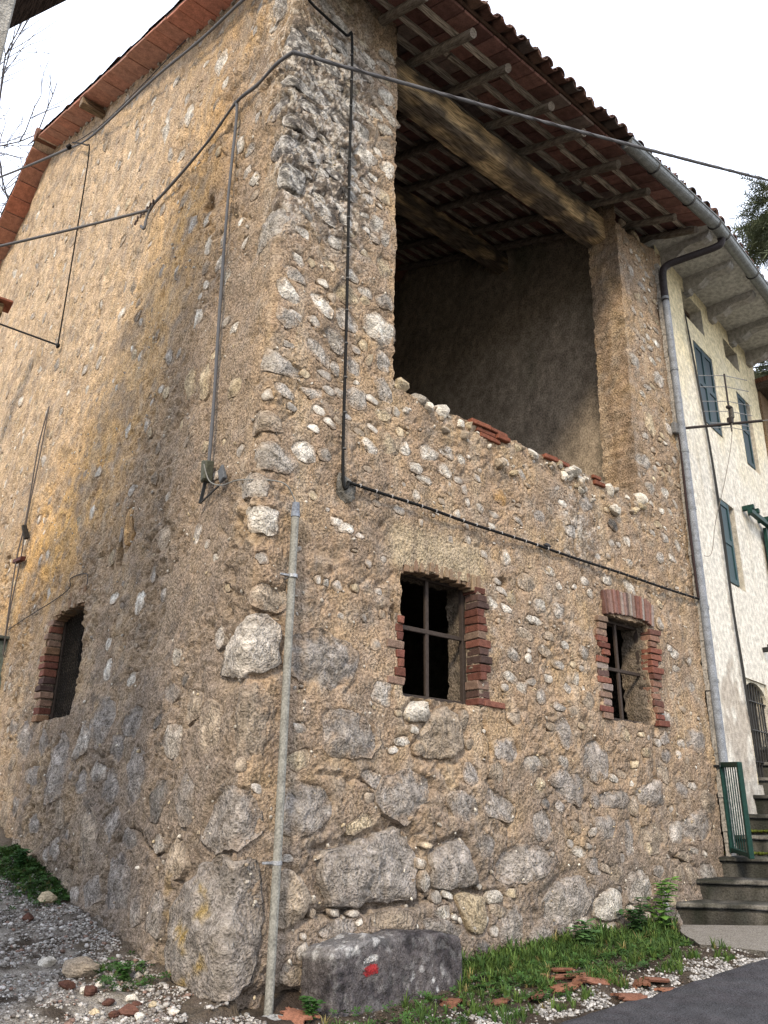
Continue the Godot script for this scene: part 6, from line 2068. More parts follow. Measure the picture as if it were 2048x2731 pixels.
func scatter(called: String, mesh: Mesh, mat: Material, places: Array, colors: Array, label: String, category: String) -> void:
	var mm := MultiMesh.new()
	mm.transform_format = MultiMesh.TRANSFORM_3D
	mm.use_colors = true
	mm.mesh = mesh
	mm.instance_count = places.size()
	for k in places.size():
		mm.set_instance_transform(k, places[k])
		mm.set_instance_color(k, colors[k])
	var o := MultiMeshInstance3D.new()
	o.name = called
	o.multimesh = mm
	o.material_override = mat
	add_child(o, true)
	tag(o, label, category, "", "stuff")

func surface_at(x: float, z: float) -> Vector3:
	return Vector3(x, ground_y(x, z) + ground_relief(x, z), z)

func build_ground_cover() -> void:
	rng.seed = 9
	# gravel and chippings
	var pebble := Acc.new()
	lump(pebble, Vector3.ZERO, Vector3.ONE, Basis(), Color.WHITE, 3, 0.2, 7, 5)
	var pm := pebble.mesh()
	var places := []
	var colors := []
	for t in 5200:
		var x := rng.randf_range(0.9, 3.5)
		var z := lane_edge(x) - absf(rng.randfn(0.0, 0.13)) + 0.02
		if x < 1.9: z -= absf(rng.randfn(0.0, 0.12))
		if noise_b.get_noise_2d(x * 5.0, z * 5.0) < -0.05: continue
		var g := rng.randf_range(0.008, 0.026)
		places.append(Transform3D(Basis.from_euler(Vector3(rng.randf() * 6, rng.randf() * 6, 0)).scaled(Vector3(g, g * 0.8, g * 1.1)), surface_at(x, z) + Vector3(0, g * 0.2, 0)))
		colors.append(vary([Color(0.54, 0.52, 0.50), Color(0.40, 0.38, 0.36), Color(0.20, 0.19, 0.18), Color(0.64, 0.62, 0.60)][rng.randi() % 4], 0.2))
	scatter("chippings", pm, mats.rubble, places, colors, "white stone chippings along the edge of the tarmac", "gravel")
	places = []
	colors = []
	for t in 26000:
		var x := 0.15 - absf(rng.randfn(0.0, 0.7))
		var z := rng.randf_range(-3.6, 0.55)
		var g := rng.randf_range(0.006, 0.020)
		if rng.randf() < 0.09: g *= 2.2
		if x > -0.02 and z < -0.05: continue
		if noise_b.get_noise_2d(x * 3.0, z * 3.0) < -0.30: continue
		places.append(Transform3D(Basis.from_euler(Vector3(rng.randf() * 6, rng.randf() * 6, 0)).scaled(Vector3(g, g * 0.75, g * 1.2)), surface_at(x, z) + Vector3(0, g * 0.15, 0)))
		colors.append(vary([Color(0.48, 0.45, 0.41), Color(0.36, 0.33, 0.30), Color(0.24, 0.21, 0.19), Color(0.60, 0.57, 0.54), Color(0.30, 0.20, 0.16)][rng.randi() % 5 if rng.randf() < 0.45 else rng.randi() % 4], 0.25))
	scatter("gravel", pm, mats.rubble, places, colors, "grey gravel and dirt at the foot of the side wall", "gravel")
	places = []
	colors = []
	for t in 2600:
		var x := rng.randf_range(0.3, 3.6)
		var z := rng.randf_range(0.1, lane_edge(x) - 0.02)
		var g := rng.randf_range(0.006, 0.018)
		places.append(Transform3D(Basis.from_euler(Vector3(rng.randf() * 6, rng.randf() * 6, 0)).scaled(Vector3(g, g * 0.8, g * 1.2)), surface_at(x, z) + Vector3(0, g * 0.2, 0)))
		colors.append(vary([Color(0.42, 0.39, 0.36), Color(0.20, 0.17, 0.14), Color(0.12, 0.09, 0.07)][rng.randi() % 3], 0.3))
	scatter("grit", pm, mats.rubble, places, colors, "small stones and grit scattered in the verge soil", "gravel")
	# grass: tufts of bent blades
	for kind in 2:
		var tuft := Acc.new()
		for k in 7:
			var yaw := TAU * k / 7.0 + rng.randf()
			var lean := rng.randf_range(0.15, 0.7)
			var len := rng.randf_range(0.6, 1.0)
			var d := Vector3(cos(yaw), 0, sin(yaw))
			var side := Vector3(-d.z, 0, d.x) * (0.035 if kind == 0 else 0.06)
			var b := d * rng.randf_range(0.0, 0.10)
			var p1 := b + d * lean * 0.35 * len + Vector3(0, 0.55 * len, 0)
			var p2 := b + d * lean * len + Vector3(0, (1.0 - lean * 0.45) * len, 0)
			tuft.quad(b - side, b + side, p1 + side * 0.8, p1 - side * 0.8, Color.WHITE)
			tuft.tri(p1 - side * 0.8, p1 + side * 0.8, p2, Color.WHITE)
		places = []
		colors = []
		for t in (6200 if kind == 0 else 900):
			var x: float
			var z: float
			var r := rng.randf()
			if r < 0.74:
				x = rng.randf_range(1.45, 4.45); z = rng.randf_range(0.02, lane_edge(x) - 0.12)
				if rng.randf() > smoothstep(1.5, 2.6, x) + 0.35: continue
				if z > 0.45 and noise_b.get_noise_2d(x * 2.2, z * 2.2) < -0.06 + 0.5 * (z - 0.5): continue
				if x > 3.36 and z > 0.80 - (x - 3.36) * 0.75: continue
			elif r < 0.83:
				x = rng.randf_range(0.3, 1.7); z = rng.randf_range(0.33, 0.95)
				if noise_b.get_noise_2d(x * 3.0, z * 3.0) < 0.05: continue
			elif r < 0.97:
				x = -absf(rng.randfn(0.0, 0.16)) + 0.03; z = rng.randf_range(-3.6, -2.3)
				if z > -2.8 and rng.randf() < 0.5: continue
			else:
				x = rng.randf_range(-0.36, -0.08); z = rng.randf_range(-0.95, -0.55)
				if rng.randf() < 0.75: continue
			var g := 0.03 + 0.095 * pow(rng.randf(), 1.6)
			if r < 0.74: g *= 1.0 + 0.7 * (1.0 - smoothstep(0.05, 0.4, z))
			if r >= 0.83: g *= 0.75
			if kind == 1: g *= 0.8
			places.append(Transform3D(Basis.from_euler(Vector3(0, rng.randf() * 6.3, 0)).scaled(Vector3(g, g * rng.randf_range(0.7, 1.2), g)), surface_at(x, z)))
			var c := Color(0.085, 0.135, 0.030).lerp(Color(0.036, 0.074, 0.020), rng.randf())
			if rng.randf() < 0.06: c = Color(0.22, 0.185, 0.075)
			if kind == 1: c = Color(0.05, 0.10, 0.025)
			colors.append(vary(c, 0.25))
		scatter("grass", tuft.mesh(), mats.leaf, places, colors, "fine green grass along the foot of the walls" if kind == 0 else "broad bladed grass among the fine grass by the walls", "grass")
	# clover and small leaves
	var leaf := Acc.new()
	for k in 5:
		var yaw := TAU * k / 5.0
		var d := Vector3(cos(yaw), 0.35, sin(yaw))
		var s := Vector3(-sin(yaw), 0, cos(yaw)) * 0.28
		leaf.quad(d * 0.1, d * 0.55 + s, d * 1.0 - Vector3(0, 0.1, 0), d * 0.55 - s, Color.WHITE)
	places = []
	colors = []
	for t in 5200:
		var x: float
		var z: float
		var r := rng.randf()
		if r < 0.5:
			x = rng.randf_range(1.5, 4.4); z = rng.randf_range(0.02, 0.85)
			if noise_b.get_noise_2d(x * 2.6 + 9.0, z * 2.6) < -0.02 or x > 3.36 and z > 0.80 - (x - 3.36) * 0.75: continue
		elif r < 0.88:
			x = -absf(rng.randfn(0.0, 0.17)) + 0.02; z = rng.randf_range(-3.6, -2.2)
			if rng.randf() < 0.4: continue
		elif r < 0.95:
			x = rng.randf_range(-0.38, -0.05); z = rng.randf_range(-1.0, -0.5)
			if rng.randf() < 0.6: continue
		else:
			x = rng.randf_range(0.32, 1.7); z = rng.randf_range(0.34, 0.8)
		var g := rng.randf_range(0.012, 0.034)
		var b := Basis.from_euler(Vector3(rng.randf_range(-0.5, 0.5), rng.randf() * 6.3, rng.randf_range(-0.5, 0.5))).scaled(Vector3(g, g, g))
		places.append(Transform3D(b, surface_at(x, z) + Vector3(0, rng.randf_range(0.005, 0.045), 0)))
		colors.append(vary(Color(0.045, 0.105, 0.022).lerp(Color(0.03, 0.062, 0.018), rng.randf()), 0.3))
	scatter("low_weeds", leaf.mesh(), mats.leaf, places, colors, "low leafy weeds mixed into the grass by the walls", "weeds")

func leafy_plant(called: String, label: String, category: String, at: Vector3, height: float, stems: int, leaf_size: float, col: Color, sd: int) -> void:
	rng.seed = sd
	var root := group_node(called)
	root.position = at
	tag(root, label, category)
	var st := Acc.new()
	for k in stems:
		var yaw := TAU * k / stems + rng.randf()
		var top := Vector3(cos(yaw) * height * rng.randf_range(0.15, 0.5), height * rng.randf_range(0.6, 1.0), sin(yaw) * height * rng.randf_range(0.15, 0.5))
		var line := smooth_line([Vector3.ZERO, Vector3(top.x * 0.3, top.y * 0.55, top.z * 0.3), top], 5)
		tube(st, line, 0.005, 0.002, 5, Color(col.r * 0.8, col.g * 0.8, col.b * 0.8))
		for j in range(2, line.size()):
			for s in 2:
				var a := Acc.new()
				var ang := yaw + j * 2.4 + s * PI
				var d := Vector3(cos(ang), rng.randf_range(0.0, 0.5), sin(ang)).normalized()
				var side := d.cross(Vector3.UP).normalized()
				var up := side.cross(d)
				var l := leaf_size * rng.randf_range(0.7, 1.15)
				var p: Vector3 = line[j]
				var c := vary(col, 0.25)
				var prev_a := p
				var prev_b := p
				for q in range(1, 6):
					var t := q / 5.0
					var w := l * 0.32 * sin(PI * pow(t, 0.8)) + 0.0006
					var mid := p + d * l * t + up * (l * 0.12 * sin(t * 2.4) - l * 0.30 * t * t)
					a.quad(prev_a, prev_b, mid + side * w - up * w * 0.25, mid, c)
					prev_b = mid + side * w - up * w * 0.25
					prev_a = mid
				prev_a = p
				prev_b = p
				for q in range(1, 6):
					var t := q / 5.0
					var w := l * 0.32 * sin(PI * pow(t, 0.8)) + 0.0006
					var mid := p + d * l * t + up * (l * 0.12 * sin(t * 2.4) - l * 0.30 * t * t)
					a.quad(prev_b, prev_a, mid, mid - side * w - up * w * 0.25, c)
					prev_b = mid - side * w - up * w * 0.25
					prev_a = mid
				put("leaf", a.mesh(), mats.leaf, root)
	put("stem", st.mesh(), mats.leaf, root)

# the dressed block against the wall's foot, with its painted trail mark
func block_relief(q: Vector3) -> float:
	return 0.010 * noise_b.get_noise_3dv(q * 3.5) + 0.006 * noise_c.get_noise_3dv(q * 15.0) + 0.003 * noise_c.get_noise_3dv(q * 40.0)

const BLOCK_HALF := Vector3(0.53, 0.235, 0.15)
func block_point(q: Vector3) -> Array:      # a place on the box, rounded, worn and sagging to the left
	var r := 0.045
	var inner := Vector3(clampf(q.x, -BLOCK_HALF.x + r, BLOCK_HALF.x - r), clampf(q.y, -BLOCK_HALF.y, BLOCK_HALF.y - r), clampf(q.z, -BLOCK_HALF.z + r, BLOCK_HALF.z - r))
	var n := (q - inner).normalized()
	var p := inner + n * (r + block_relief(q))
	var up := (p.y + BLOCK_HALF.y) / (2.0 * BLOCK_HALF.y)
	p.y += up * (0.018 * noise_b.get_noise_1d(q.x * 4.0) - 0.055 * smoothstep(0.20, 0.53, -q.x) - 0.03 * smoothstep(0.30, 0.53, q.x))
	p.z += 0.025 * smoothstep(0.3, 0.0, up)
	return [p + Vector3(0, BLOCK_HALF.y, -BLOCK_HALF.z), n]

func build_block() -> void:
	var b := group_node("stone_block")
	b.position = Vector3(1.02, 0.49, 0.31)
	b.rotation = Vector3(-0.06, 0.03, -0.02)
	tag(b, "long dark dressed stone block at the wall's foot with a white and red paint mark", "stone block")
	var a := Acc.new()
	var half := BLOCK_HALF
	for f in [[Vector3(-half.x, -half.y, half.z), Vector3(2.0 * half.x, 0, 0), Vector3(0, 2.0 * half.y, 0), 120, 54], [Vector3(-half.x, half.y, half.z), Vector3(2.0 * half.x, 0, 0), Vector3(0, 0, -2.0 * half.z), 120, 34], [Vector3(-half.x, -half.y, -half.z), Vector3(0, 0, 2.0 * half.z), Vector3(0, 2.0 * half.y, 0), 34, 54], [Vector3(half.x, -half.y, half.z), Vector3(0, 0, -2.0 * half.z), Vector3(0, 2.0 * half.y, 0), 34, 54]]:
		var k := a.v.size()
		var nu: int = f[3]
		var nv: int = f[4]
		for j in nv + 1:
			for i in nu + 1:
				var q: Vector3 = f[0] + f[1] * (i / float(nu)) + f[2] * (j / float(nv))
				var at := block_point(q)
				a.v.append(at[0])
				a.n.append(at[1])
				var m := noise_b.get_noise_3dv(q * 3.5)
				var m2 := noise_c.get_noise_3dv(q * 18.0)
				var c := Color(0.078, 0.070, 0.074).lerp(Color(0.125, 0.112, 0.112), clampf(0.5 + m * 1.6, 0, 1))
				c = c.lerp(Color(0.030, 0.027, 0.029), smoothstep(0.05, 0.5, -m + 0.5 * m2) * 0.8)
				var pale := smoothstep(0.10, 0.42, noise_c.get_noise_3dv(q * 11.0 + Vector3(3, 1, 1)) + 0.25 * m2)
				var top := smoothstep(half.y - 0.09, half.y - 0.02, q.y) * smoothstep(0.15, -0.35, q.x)
				c = c.lerp(Color(0.42, 0.41, 0.40), clampf(pale * (0.18 + top * 0.9) + top * 0.30, 0, 1))
				var drip := smoothstep(0.30, 0.5, noise_c.get_noise_3d(q.x * 14.0, q.y * 9.0, 33.0)) * smoothstep(0.0, 0.15, q.x) * (1.0 - smoothstep(0.25, 0.4, q.x)) * smoothstep(0.10, -0.02, q.y)
				c = c.lerp(Color(0.62, 0.61, 0.60), drip)
				c = c.lerp(Color(0.055, 0.075, 0.03), smoothstep(-0.12, -0.235, q.y) * clampf(0.5 + m2, 0, 1) * 0.6)
				var s := 1.0 + 0.35 * noise_c.get_noise_3dv(q * 45.0) + 0.2 * noise_b.get_noise_3dv(q * 80.0)
				a.c.append(Color(c.r * s, c.g * s, c.b * s))
		for j in nv:
			for i in nu:
				var m := k + j * (nu + 1) + i
				a.i.append_array([m, m + nu + 1, m + nu + 2, m, m + nu + 2, m + 1])
		patch_normals(a, k, nu + 1, nv + 1)
	put("block", a.mesh(), mats.rubble, b)
	# brushed paint: a white bar over a red one
	for k in 2:
		a = Acc.new()
		var cx := -0.25
		var cy := 0.352 if k == 0 else 0.298
		var w := 0.062
		var h := 0.020 if k == 0 else 0.031
		var nn := 26
		for j in nn + 1:
			for i in nn + 1:
				var fx := i / float(nn) * 2.0 - 1.0
				var fy := j / float(nn) * 2.0 - 1.0
				var u := cx + fx * w * (1.0 - 0.18 * fy * fy) + 0.006 * noise_c.get_noise_2d(fy * 9.0 + k * 30.0, fx * 3.0)
				var v := cy + fy * h * (1.0 - 0.25 * fx * fx) + 0.006 * noise_c.get_noise_2d(fx * 6.0, 7.0 + k * 11.0) + 0.006 * fx
				var spot := block_point(Vector3(u, v - BLOCK_HALF.y, BLOCK_HALF.z))
				a.v.append(spot[0] + Vector3(0, 0, 0.0022 - 0.004 * smoothstep(0.85, 1.0, maxf(absf(fx), absf(fy)))))
				a.n.append(Vector3(0, 0, 1))
				var wear := 1.0 + 0.25 * noise_c.get_noise_2d(u * 70.0, v * 70.0)
				a.c.append((Color(0.50, 0.49, 0.48) if k == 0 else Color(0.34, 0.032, 0.035)) * Color(wear, wear, wear))
		for j in nn:
			for i in nn:
				var m := j * (nn + 1) + i
				var rim := maxf(absf(i / float(nn) * 2.0 - 1.0), absf(j / float(nn) * 2.0 - 1.0))
				if noise_c.get_noise_3d(i * 0.45, j * 0.35, k * 9.0) > 0.55 - 0.75 * smoothstep(0.35, 1.0, rim): continue
				a.i.append_array([m, m + nn + 1, m + nn + 2, m, m + nn + 2, m + 1])
		patch_normals(a, 0, nn + 1, nn + 1)
		tag(put("paint_mark", a.mesh(), mats.rubble, b), "white paint bar" if k == 0 else "red paint bar")

func build_loose_things() -> void:
	rng.seed = 5150
	var clay := Color(0.30, 0.140, 0.090)
	var shards := [[2.155, 0.853, 0.24, 1.25, "largest curved terracotta shard lying flat in the grass by the lane"], [1.70, 0.73, 0.20, 2.1, "terracotta shard nearest the camera, beside the white chippings"], [2.18, 0.618, 0.20, 0.5, "long thin terracotta shard tilted up in the grass"], [2.40, 1.064, 0.14, 1.3, ""], [2.367, 1.205, 0.16, 1.2, "terracotta shard lying on the very edge of the tarmac"], [2.074, 1.115, 0.17, 1.2, "terracotta shard half on the tarmac, between two heaps of chippings"], [2.09, 0.764, 0.13, 2.4, ""], [1.27, 0.44, 0.10, 0.5, "small terracotta shard at the right foot of the dark stone block"], [0.32, 0.25, 0.17, 0.2, "terracotta shard at the bottom of the grey plastic pipe"], [2.04, 0.50, 0.10, 2.4, ""], [1.92, 0.74, 0.13, 1.0, ""], [2.29, 1.039, 0.10, 2.2, ""], [1.5, 0.62, 0.09, 0.7, ""], [2.29, 0.46, 0.13, 0.3, ""]]
	for k in shards.size():
		var s: Array = shards[k]
		var a := Acc.new()
		var len: float = s[2]
		var c := vary(clay, 0.2)
		var n := 6
		var r := 0.085
		var open := rng.randf_range(0.5, 0.9)
		for q in n:
			var t0 := PI * 0.5 + open * (q / float(n) * 2.0 - 1.0)
			var t1 := PI * 0.5 + open * ((q + 1) / float(n) * 2.0 - 1.0)
			var e0 := len * 0.5 * (1.0 + 0.3 * sin(q * 2.1 + k))
			var e1 := len * 0.5 * (1.0 + 0.3 * sin((q + 1) * 2.1 + k))
			var f := func(t: float, z: float, rr: float) -> Vector3: return Vector3(cos(t) * rr, sin(t) * rr - r * 0.85, z)
			a.quad(f.call(t0, e0, r), f.call(t0, -e1, r), f.call(t1, -e0, r), f.call(t1, e1, r), c)
			a.quad(f.call(t1, e1, r - 0.013), f.call(t1, -e0, r - 0.013), f.call(t0, -e1, r - 0.013), f.call(t0, e0, r - 0.013), c)
			a.quad(f.call(t0, e0, r - 0.013), f.call(t0, e0, r), f.call(t1, e1, r), f.call(t1, e1, r - 0.013), c)
			a.quad(f.call(t1, -e0, r - 0.013), f.call(t1, -e0, r), f.call(t0, -e1, r), f.call(t0, -e1, r - 0.013), c)
			if q == 0: a.quad(f.call(t0, -e1, r - 0.013), f.call(t0, -e1, r), f.call(t0, e0, r), f.call(t0, e0, r - 0.013), c)
			if q == n - 1: a.quad(f.call(t1, e1, r - 0.013), f.call(t1, e1, r), f.call(t1, -e0, r), f.call(t1, -e0, r - 0.013), c)
		var o := put("terracotta_shard", a.mesh(), mats.brick)
		o.position = surface_at(s[0], s[1]) + Vector3(0, 0.022, 0)
		o.rotation = Vector3(rng.randf_range(-0.25, 0.25), s[3], rng.randf_range(-0.4, 0.4))
		tag(o, s[4] if s[4] else "small terracotta shard among the grass and chippings by the lane", "tile shard", "broken tiles by the lane")
	var rocks := [[-0.13, -2.30, 0.15, 3, "pale rounded rock by the weeds at the side wall's foot"], [-0.42, -0.93, 0.19, 2, "flat tan rock on the gravel near the small weed clump"], [-0.36, -0.72, 0.06, 1, "white pebble in front of the small weed clump"], [-0.30, -0.45, 0.07, 1, ""], [-0.24, -0.30, 0.06, 3, ""], [-0.46, -0.70, 0.06, 1, ""], [-0.30, -0.62, 0.05, 1, ""], [-0.20, -0.14, 0.06, 1, ""], [-0.44, -0.50, 0.05, 5, ""], [-0.5, -1.2, 0.10, 1, "long white stone on the gravel below the side wall"], [-0.12, -0.75, 0.06, 5, ""], [-0.36, -0.20, 0.07, 1, ""], [-0.52, -0.38, 0.06, 3, ""]]
	for k in rocks.size():
		var s: Array = rocks[k]
		var a := Acc.new()
		broken(a, Vector3.ZERO, Vector3(s[2] * 1.3, s[2] * 0.75, s[2] * 1.0), Basis(), vary(KIND[s[3]], 0.1), 60 + k, 16, 12)
		var o := put("rock", a.mesh(), mats.rubble)
		o.position = surface_at(s[0], s[1]) + Vector3(0, s[2] * 0.17, 0)
		o.rotation.y = rng.randf() * 6.0
		tag(o, s[4] if s[4] else "fist sized pale stone on the gravel left of the corner", "stone", "stones on the gravel left of the corner")
	var bits := [[-0.44, -0.65, 0.10, "red brick lump on the gravel beside the flat tan rock"], [-0.38, -0.29, 0.11, "red brick lump nearest the camera on the left gravel"], [-0.37, -2.0, 0.10, "red brick lump farthest up the left gravel"], [-0.52, -0.80, 0.08, ""], [-0.30, -0.38, 0.07, ""], [-0.42, -0.46, 0.06, ""], [-0.46, -0.30, 0.06, ""]]
	for k in bits.size():
		var s: Array = bits[k]
		var a := Acc.new()
		broken(a, Vector3.ZERO, Vector3(s[2] * 1.4, s[2] * 0.75, s[2] * 0.95), Basis(), vary(Color(0.155, 0.075, 0.055), 0.25), 90 + k, 12, 9)
		var o := put("brick_lump", a.mesh(), mats.brick)
		o.position = surface_at(s[0], s[1]) + Vector3(0, s[2] * 0.16, 0)
		o.rotation.y = rng.randf() * 6.0
		tag(o, s[3] if s[3] else "small red brick lump on the gravel left of the corner", "brick", "brick lumps on the gravel")
	leafy_plant("weed", "tallest bright green weed where the steps meet the front wall", "weed", surface_at(4.10, 0.10), 0.42, 5, 0.10, Color(0.085, 0.17, 0.035), 1)
	leafy_plant("weed", "broad leaved weed in the grass midway along the front wall", "weed", surface_at(2.90, 0.18), 0.20, 4, 0.085, Color(0.075, 0.15, 0.05), 2)
	leafy_plant("weed", "dark bushy weed left of the tallest weed by the steps", "weed", surface_at(3.72, 0.10), 0.30, 7, 0.07, Color(0.03, 0.07, 0.02), 3)
	leafy_plant("weed", "small weed on the gravel before the side wall", "weed", surface_at(-0.21, -0.74), 0.11, 6, 0.035, Color(0.045, 0.11, 0.025), 4)
	leafy_plant("weed", "weed clump at the left edge of the stone block", "weed", surface_at(0.36, 0.30), 0.12, 6, 0.04, Color(0.035, 0.085, 0.02), 5)
	leafy_plant("weed", "weed growing at the far foot of the side wall", "weed", surface_at(-0.12, -3.1), 0.15, 6, 0.05, Color(0.030, 0.085, 0.022), 6)

# ---------------------------------------------------------------- trees and neighbours
func branch(a: Acc, twigs: Acc, p: Vector3, d: Vector3, len: float, r: float, depth: int, col: Color) -> void:
	var pts := [p]
	var q := p
	for k in 4:
		d = (d + Vector3(rng.randf_range(-0.16, 0.16), rng.randf_range(-0.03, 0.16), rng.randf_range(-0.16, 0.16))).normalized()
		q += d * len / 4.0
		pts.append(q)
	tube(a if depth > 2 else twigs, pts, r, r * 0.62, 7 if depth > 2 else 4, col)
	if depth == 0: return
	for k in (3 if depth > 1 else 4):
		var x := d.cross(Vector3(rng.randf_range(-1, 1), rng.randf_range(-1, 1), rng.randf_range(-1, 1))).normalized()
		var nd := (d * rng.randf_range(0.7, 1.1) + x * rng.randf_range(0.5, 0.95)).normalized()
		branch(a, twigs, pts[rng.randi_range(2, 4)], nd, len * rng.randf_range(0.6, 0.82), r * 0.6, depth - 1, col)

func build_trees() -> void:
	for t in [[Vector3(-0.3, 5.0, -16.5), 8.6, 11, "bare winter tree nearest the left edge beyond the gable"], [Vector3(1.6, 5.5, -19.5), 9.6, 12, "bare winter tree half behind the gable's far slope"]]:
		rng.seed = t[2]
		var root := group_node("bare_tree")
		tag(root, t[3], "tree", "bare trees beyond the gable")
		root.position = t[0]
		var a := Acc.new()
		var b := Acc.new()
		branch(a, b, Vector3(0, -0.5, 0), Vector3(0.02, 1, 0), t[1], 0.22, 6, Color(0.125, 0.11, 0.115))
		put("trunk", a.mesh(), mats.rust, root)
		tag(put("twigs", b.mesh(), mats.rust, root), "", "", "", "stuff")
	# the conifer over the cream house's eaves
	rng.seed = 21
	var root := group_node("conifer")
	tag(root, "dusty green conifer showing above the gutter at the right edge", "tree")
	root.position = Vector3(15.8, 0.4, -1.75)
	var a := Acc.new()
	tube(a, [Vector3(0, 0, 0), Vector3(0.1, 8, 0), Vector3(0, 16.5, 0)], 0.32, 0.05, 10, Color(0.10, 0.075, 0.06), 0.2)
	var spray := Acc.new()
	for k in 26:
		var f := k / 26.0
		var yaw := k * 2.4
		var o := Vector3(f * 0.9, -0.25 * f * f, 0)
		var d := Vector3(0.45, rng.randf_range(-0.5, 0.3), sin(yaw) * 0.8).normalized() * rng.randf_range(0.18, 0.32)
		var s := Vector3(0, 1, 0).cross(d).normalized() * 0.014
		spray.quad(o - s, o + s, o + d + s * 0.3, o + d - s * 0.3, Color.WHITE)
	var places := []
	var colors := []
	for k in 150:
		var h := rng.randf_range(2.5, 16.3)
		var reach_out := (17.0 - h) * 0.26 + 0.5
		var yaw := rng.randf() * TAU
		var d := Vector3(cos(yaw), rng.randf_range(-0.1, 0.25), sin(yaw))
		var line := [Vector3(0, h, 0), Vector3(0, h, 0) + d * reach_out * 0.6, Vector3(0, h - 0.10 * reach_out, 0) + d * reach_out]
		tube(a, line, 0.045, 0.012, 5, Color(0.10, 0.08, 0.065))
		for s in 26:
			var t := rng.randf_range(0.2, 1.0)
			var p: Vector3 = line[0].lerp(line[2], t)
			var g := rng.randf_range(0.5, 0.95)
			var bs := Basis(Vector3.UP, -yaw + rng.randf_range(-1.1, 1.1)) * Basis(Vector3(1, 0, 0), rng.randf_range(-1.0, 1.0)) * Basis(Vector3(0, 0, 1), rng.randf_range(-0.8, 0.2))
			places.append(Transform3D(bs.scaled(Vector3.ONE * g), p))
			colors.append(vary(Color(0.150, 0.165, 0.100).lerp(Color(0.085, 0.105, 0.060), rng.randf()), 0.25))
	put("trunk", a.mesh(), mats.rust, root)
	var mm := MultiMesh.new()
	mm.transform_format = MultiMesh.TRANSFORM_3D
	mm.use_colors = true
	mm.mesh = spray.mesh()
	mm.instance_count = places.size()
	for k in places.size():
		mm.set_instance_transform(k, places[k])
		mm.set_instance_color(k, colors[k])
	var o := MultiMeshInstance3D.new()
	o.name = "crown"
	o.multimesh = mm
	o.material_override = mats.leaf
	root.add_child(o, true)
	tag(o, "", "", "", "stuff")

func build_neighbours() -> void:
	var n := group_node("neighbour_house")
	tag(n, "corner of a grey rendered house with a dark eave, upper left edge", "house")
	var a := Acc.new()
	box(a, Vector3(-5.0, -0.2, -0.35), Vector3(-2.04, 9.0, 0.32), 0.01, Color(0.36, 0.345, 0.31))
	put("wall", a.mesh(), mats.stucco, n)
	a = Acc.new()
	var e0 := Vector3(-1.95, 7.0, -1.02)
	var d := Vector3(0.42, 0, 0.907)
	var p := [e0 - d * 0.6, e0 + d * 1.44, e0 + d * 1.44 + Vector3(-3.0, 0, 0), e0 - d * 0.6 + Vector3(-3.0, 0, 0)]
	for k in 4:
		var q: Vector3 = p[k]
		var q2: Vector3 = p[(k + 1) % 4]
		a.quad(q2, q, q + Vector3(0, 0.08, 0), q2 + Vector3(0, 0.08, 0), Color(0.06, 0.05, 0.05))
	a.quad(p[0], p[1], p[2], p[3], Color(0.075, 0.062, 0.062))
	var up := Vector3(0, 0.08, 0)
	a.quad(p[3] + up, p[2] + up, p[1] + up, p[0] + up, Color(0.18, 0.09, 0.06))
	put("eave", a.mesh(), mats.wood_z, n)
	# a timber eave end that pokes in at the left edge
	var t := group_node("eave_end")
	tag(t, "timber eave end under a terracotta tile, poking in at the left edge", "eave")
	a = Acc.new()
	bar(a, Vector3(-0.56, 7.63, -5.72), Vector3(-2.4, 7.63, -5.9), 0.16, 0.16, 0.01, 0.004, Color(0.21, 0.15, 0.09))
	put("beam", a.mesh(), mats.wood_x, t)
	a = Acc.new()
	bar(a, Vector3(-0.47, 7.735, -5.72), Vector3(-2.4, 7.75, -5.9), 0.30, 0.035, 0.005, 0.003, Color(0.26, 0.10, 0.065))
	put("tile", a.mesh(), mats.tile, t)
	var m := group_node("meter_box")
	tag(m, "grey green metal meter box on the side wall at the left edge", "box")
	a = Acc.new()
	box(a, Vector3(-0.16, 2.75, -5.45), Vector3(0.02, 3.32, -4.92), 0.012, Color(0.16, 0.19, 0.165))
	put("case", a.mesh(), mats.paint, m)
	a = Acc.new()
	box(a, Vector3(-0.20, 3.325, -5.50), Vector3(0.03, 3.36, -4.87), 0.006, Color(0.10, 0.11, 0.10))
	put("lid", a.mesh(), mats.paint, m)

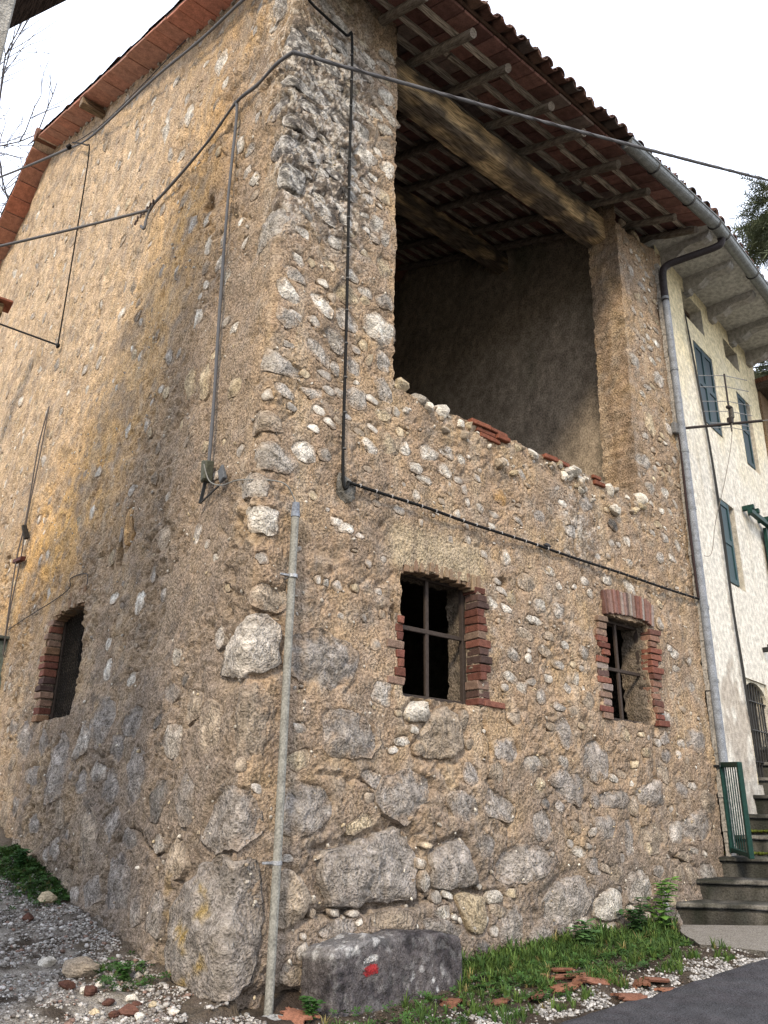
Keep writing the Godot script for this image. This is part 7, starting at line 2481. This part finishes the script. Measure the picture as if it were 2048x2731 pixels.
# ---------------------------------------------------------------- the scene
func _ready() -> void:
	var cam := Camera3D.new()
	cam.name = "camera"
	cam.fov = 64.37
	cam.near = 0.05
	cam.far = 900.0
	cam.transform = Transform3D(Basis(Vector3(0.75767, 0.01431, 0.65248), Vector3(-0.23972, 0.93598, 0.25783), Vector3(-0.60702, -0.35176, 0.71259)).orthonormalized(), Vector3(-2.5738, 1.6, 4.2867))
	add_child(cam)
	cam.current = true
	var sky := ProceduralSkyMaterial.new()
	sky.sky_top_color = Color(0.88, 0.92, 1.0)
	sky.sky_horizon_color = Color(1.0, 0.995, 0.985)
	sky.sky_curve = 0.25
	sky.sky_energy_multiplier = 1.0
	sky.ground_bottom_color = Color(0.32, 0.28, 0.24)
	sky.ground_horizon_color = Color(0.55, 0.53, 0.50)
	var env := Environment.new()
	env.background_mode = Environment.BG_SKY
	env.sky = Sky.new()
	env.sky.sky_material = sky
	env.tonemap_mode = Environment.TONE_MAPPER_LINEAR
	env.tonemap_exposure = 2.4
	env.sdfgi_enabled = true
	env.ssao_enabled = true
	env.ssil_enabled = true
	var we := WorldEnvironment.new()
	we.name = "world_environment"
	we.environment = env
	add_child(we)
	var sun := DirectionalLight3D.new()
	sun.name = "sun"
	sun.light_energy = 0.5
	sun.light_color = Color(1.0, 0.93, 0.82)
	sun.light_angular_distance = 10.0
	sun.shadow_enabled = true
	sun.look_at_from_position(Vector3(-7.0, 5.6, 5.0), Vector3.ZERO)
	add_child(sun)
	noise_a = fresh(1, 1.0, 3)
	noise_b = fresh(2, 1.0, 3)
	noise_c = fresh(3, 1.0, 2)
	noise_r = fresh(4, 1.0, 2, FastNoiseLite.TYPE_SIMPLEX, FastNoiseLite.FRACTAL_RIDGED)
	make_materials()
	build_ground()
	var barn := group_node("stone_barn")
	tag(barn, "tall rubble stone barn with a broken open upper storey and tiled roof", "barn")
	var walls := build_walls(barn)
	build_sill_rubble(walls[0])
	build_windows(barn)
	build_roof(barn)
	build_inside(barn)
	build_house()
	build_steps()
	build_gutter()
	build_cables()
	build_aerial()
	build_gate()
	build_block()
	build_neighbours()
	build_trees()
	build_ground_cover()
	build_loose_things()
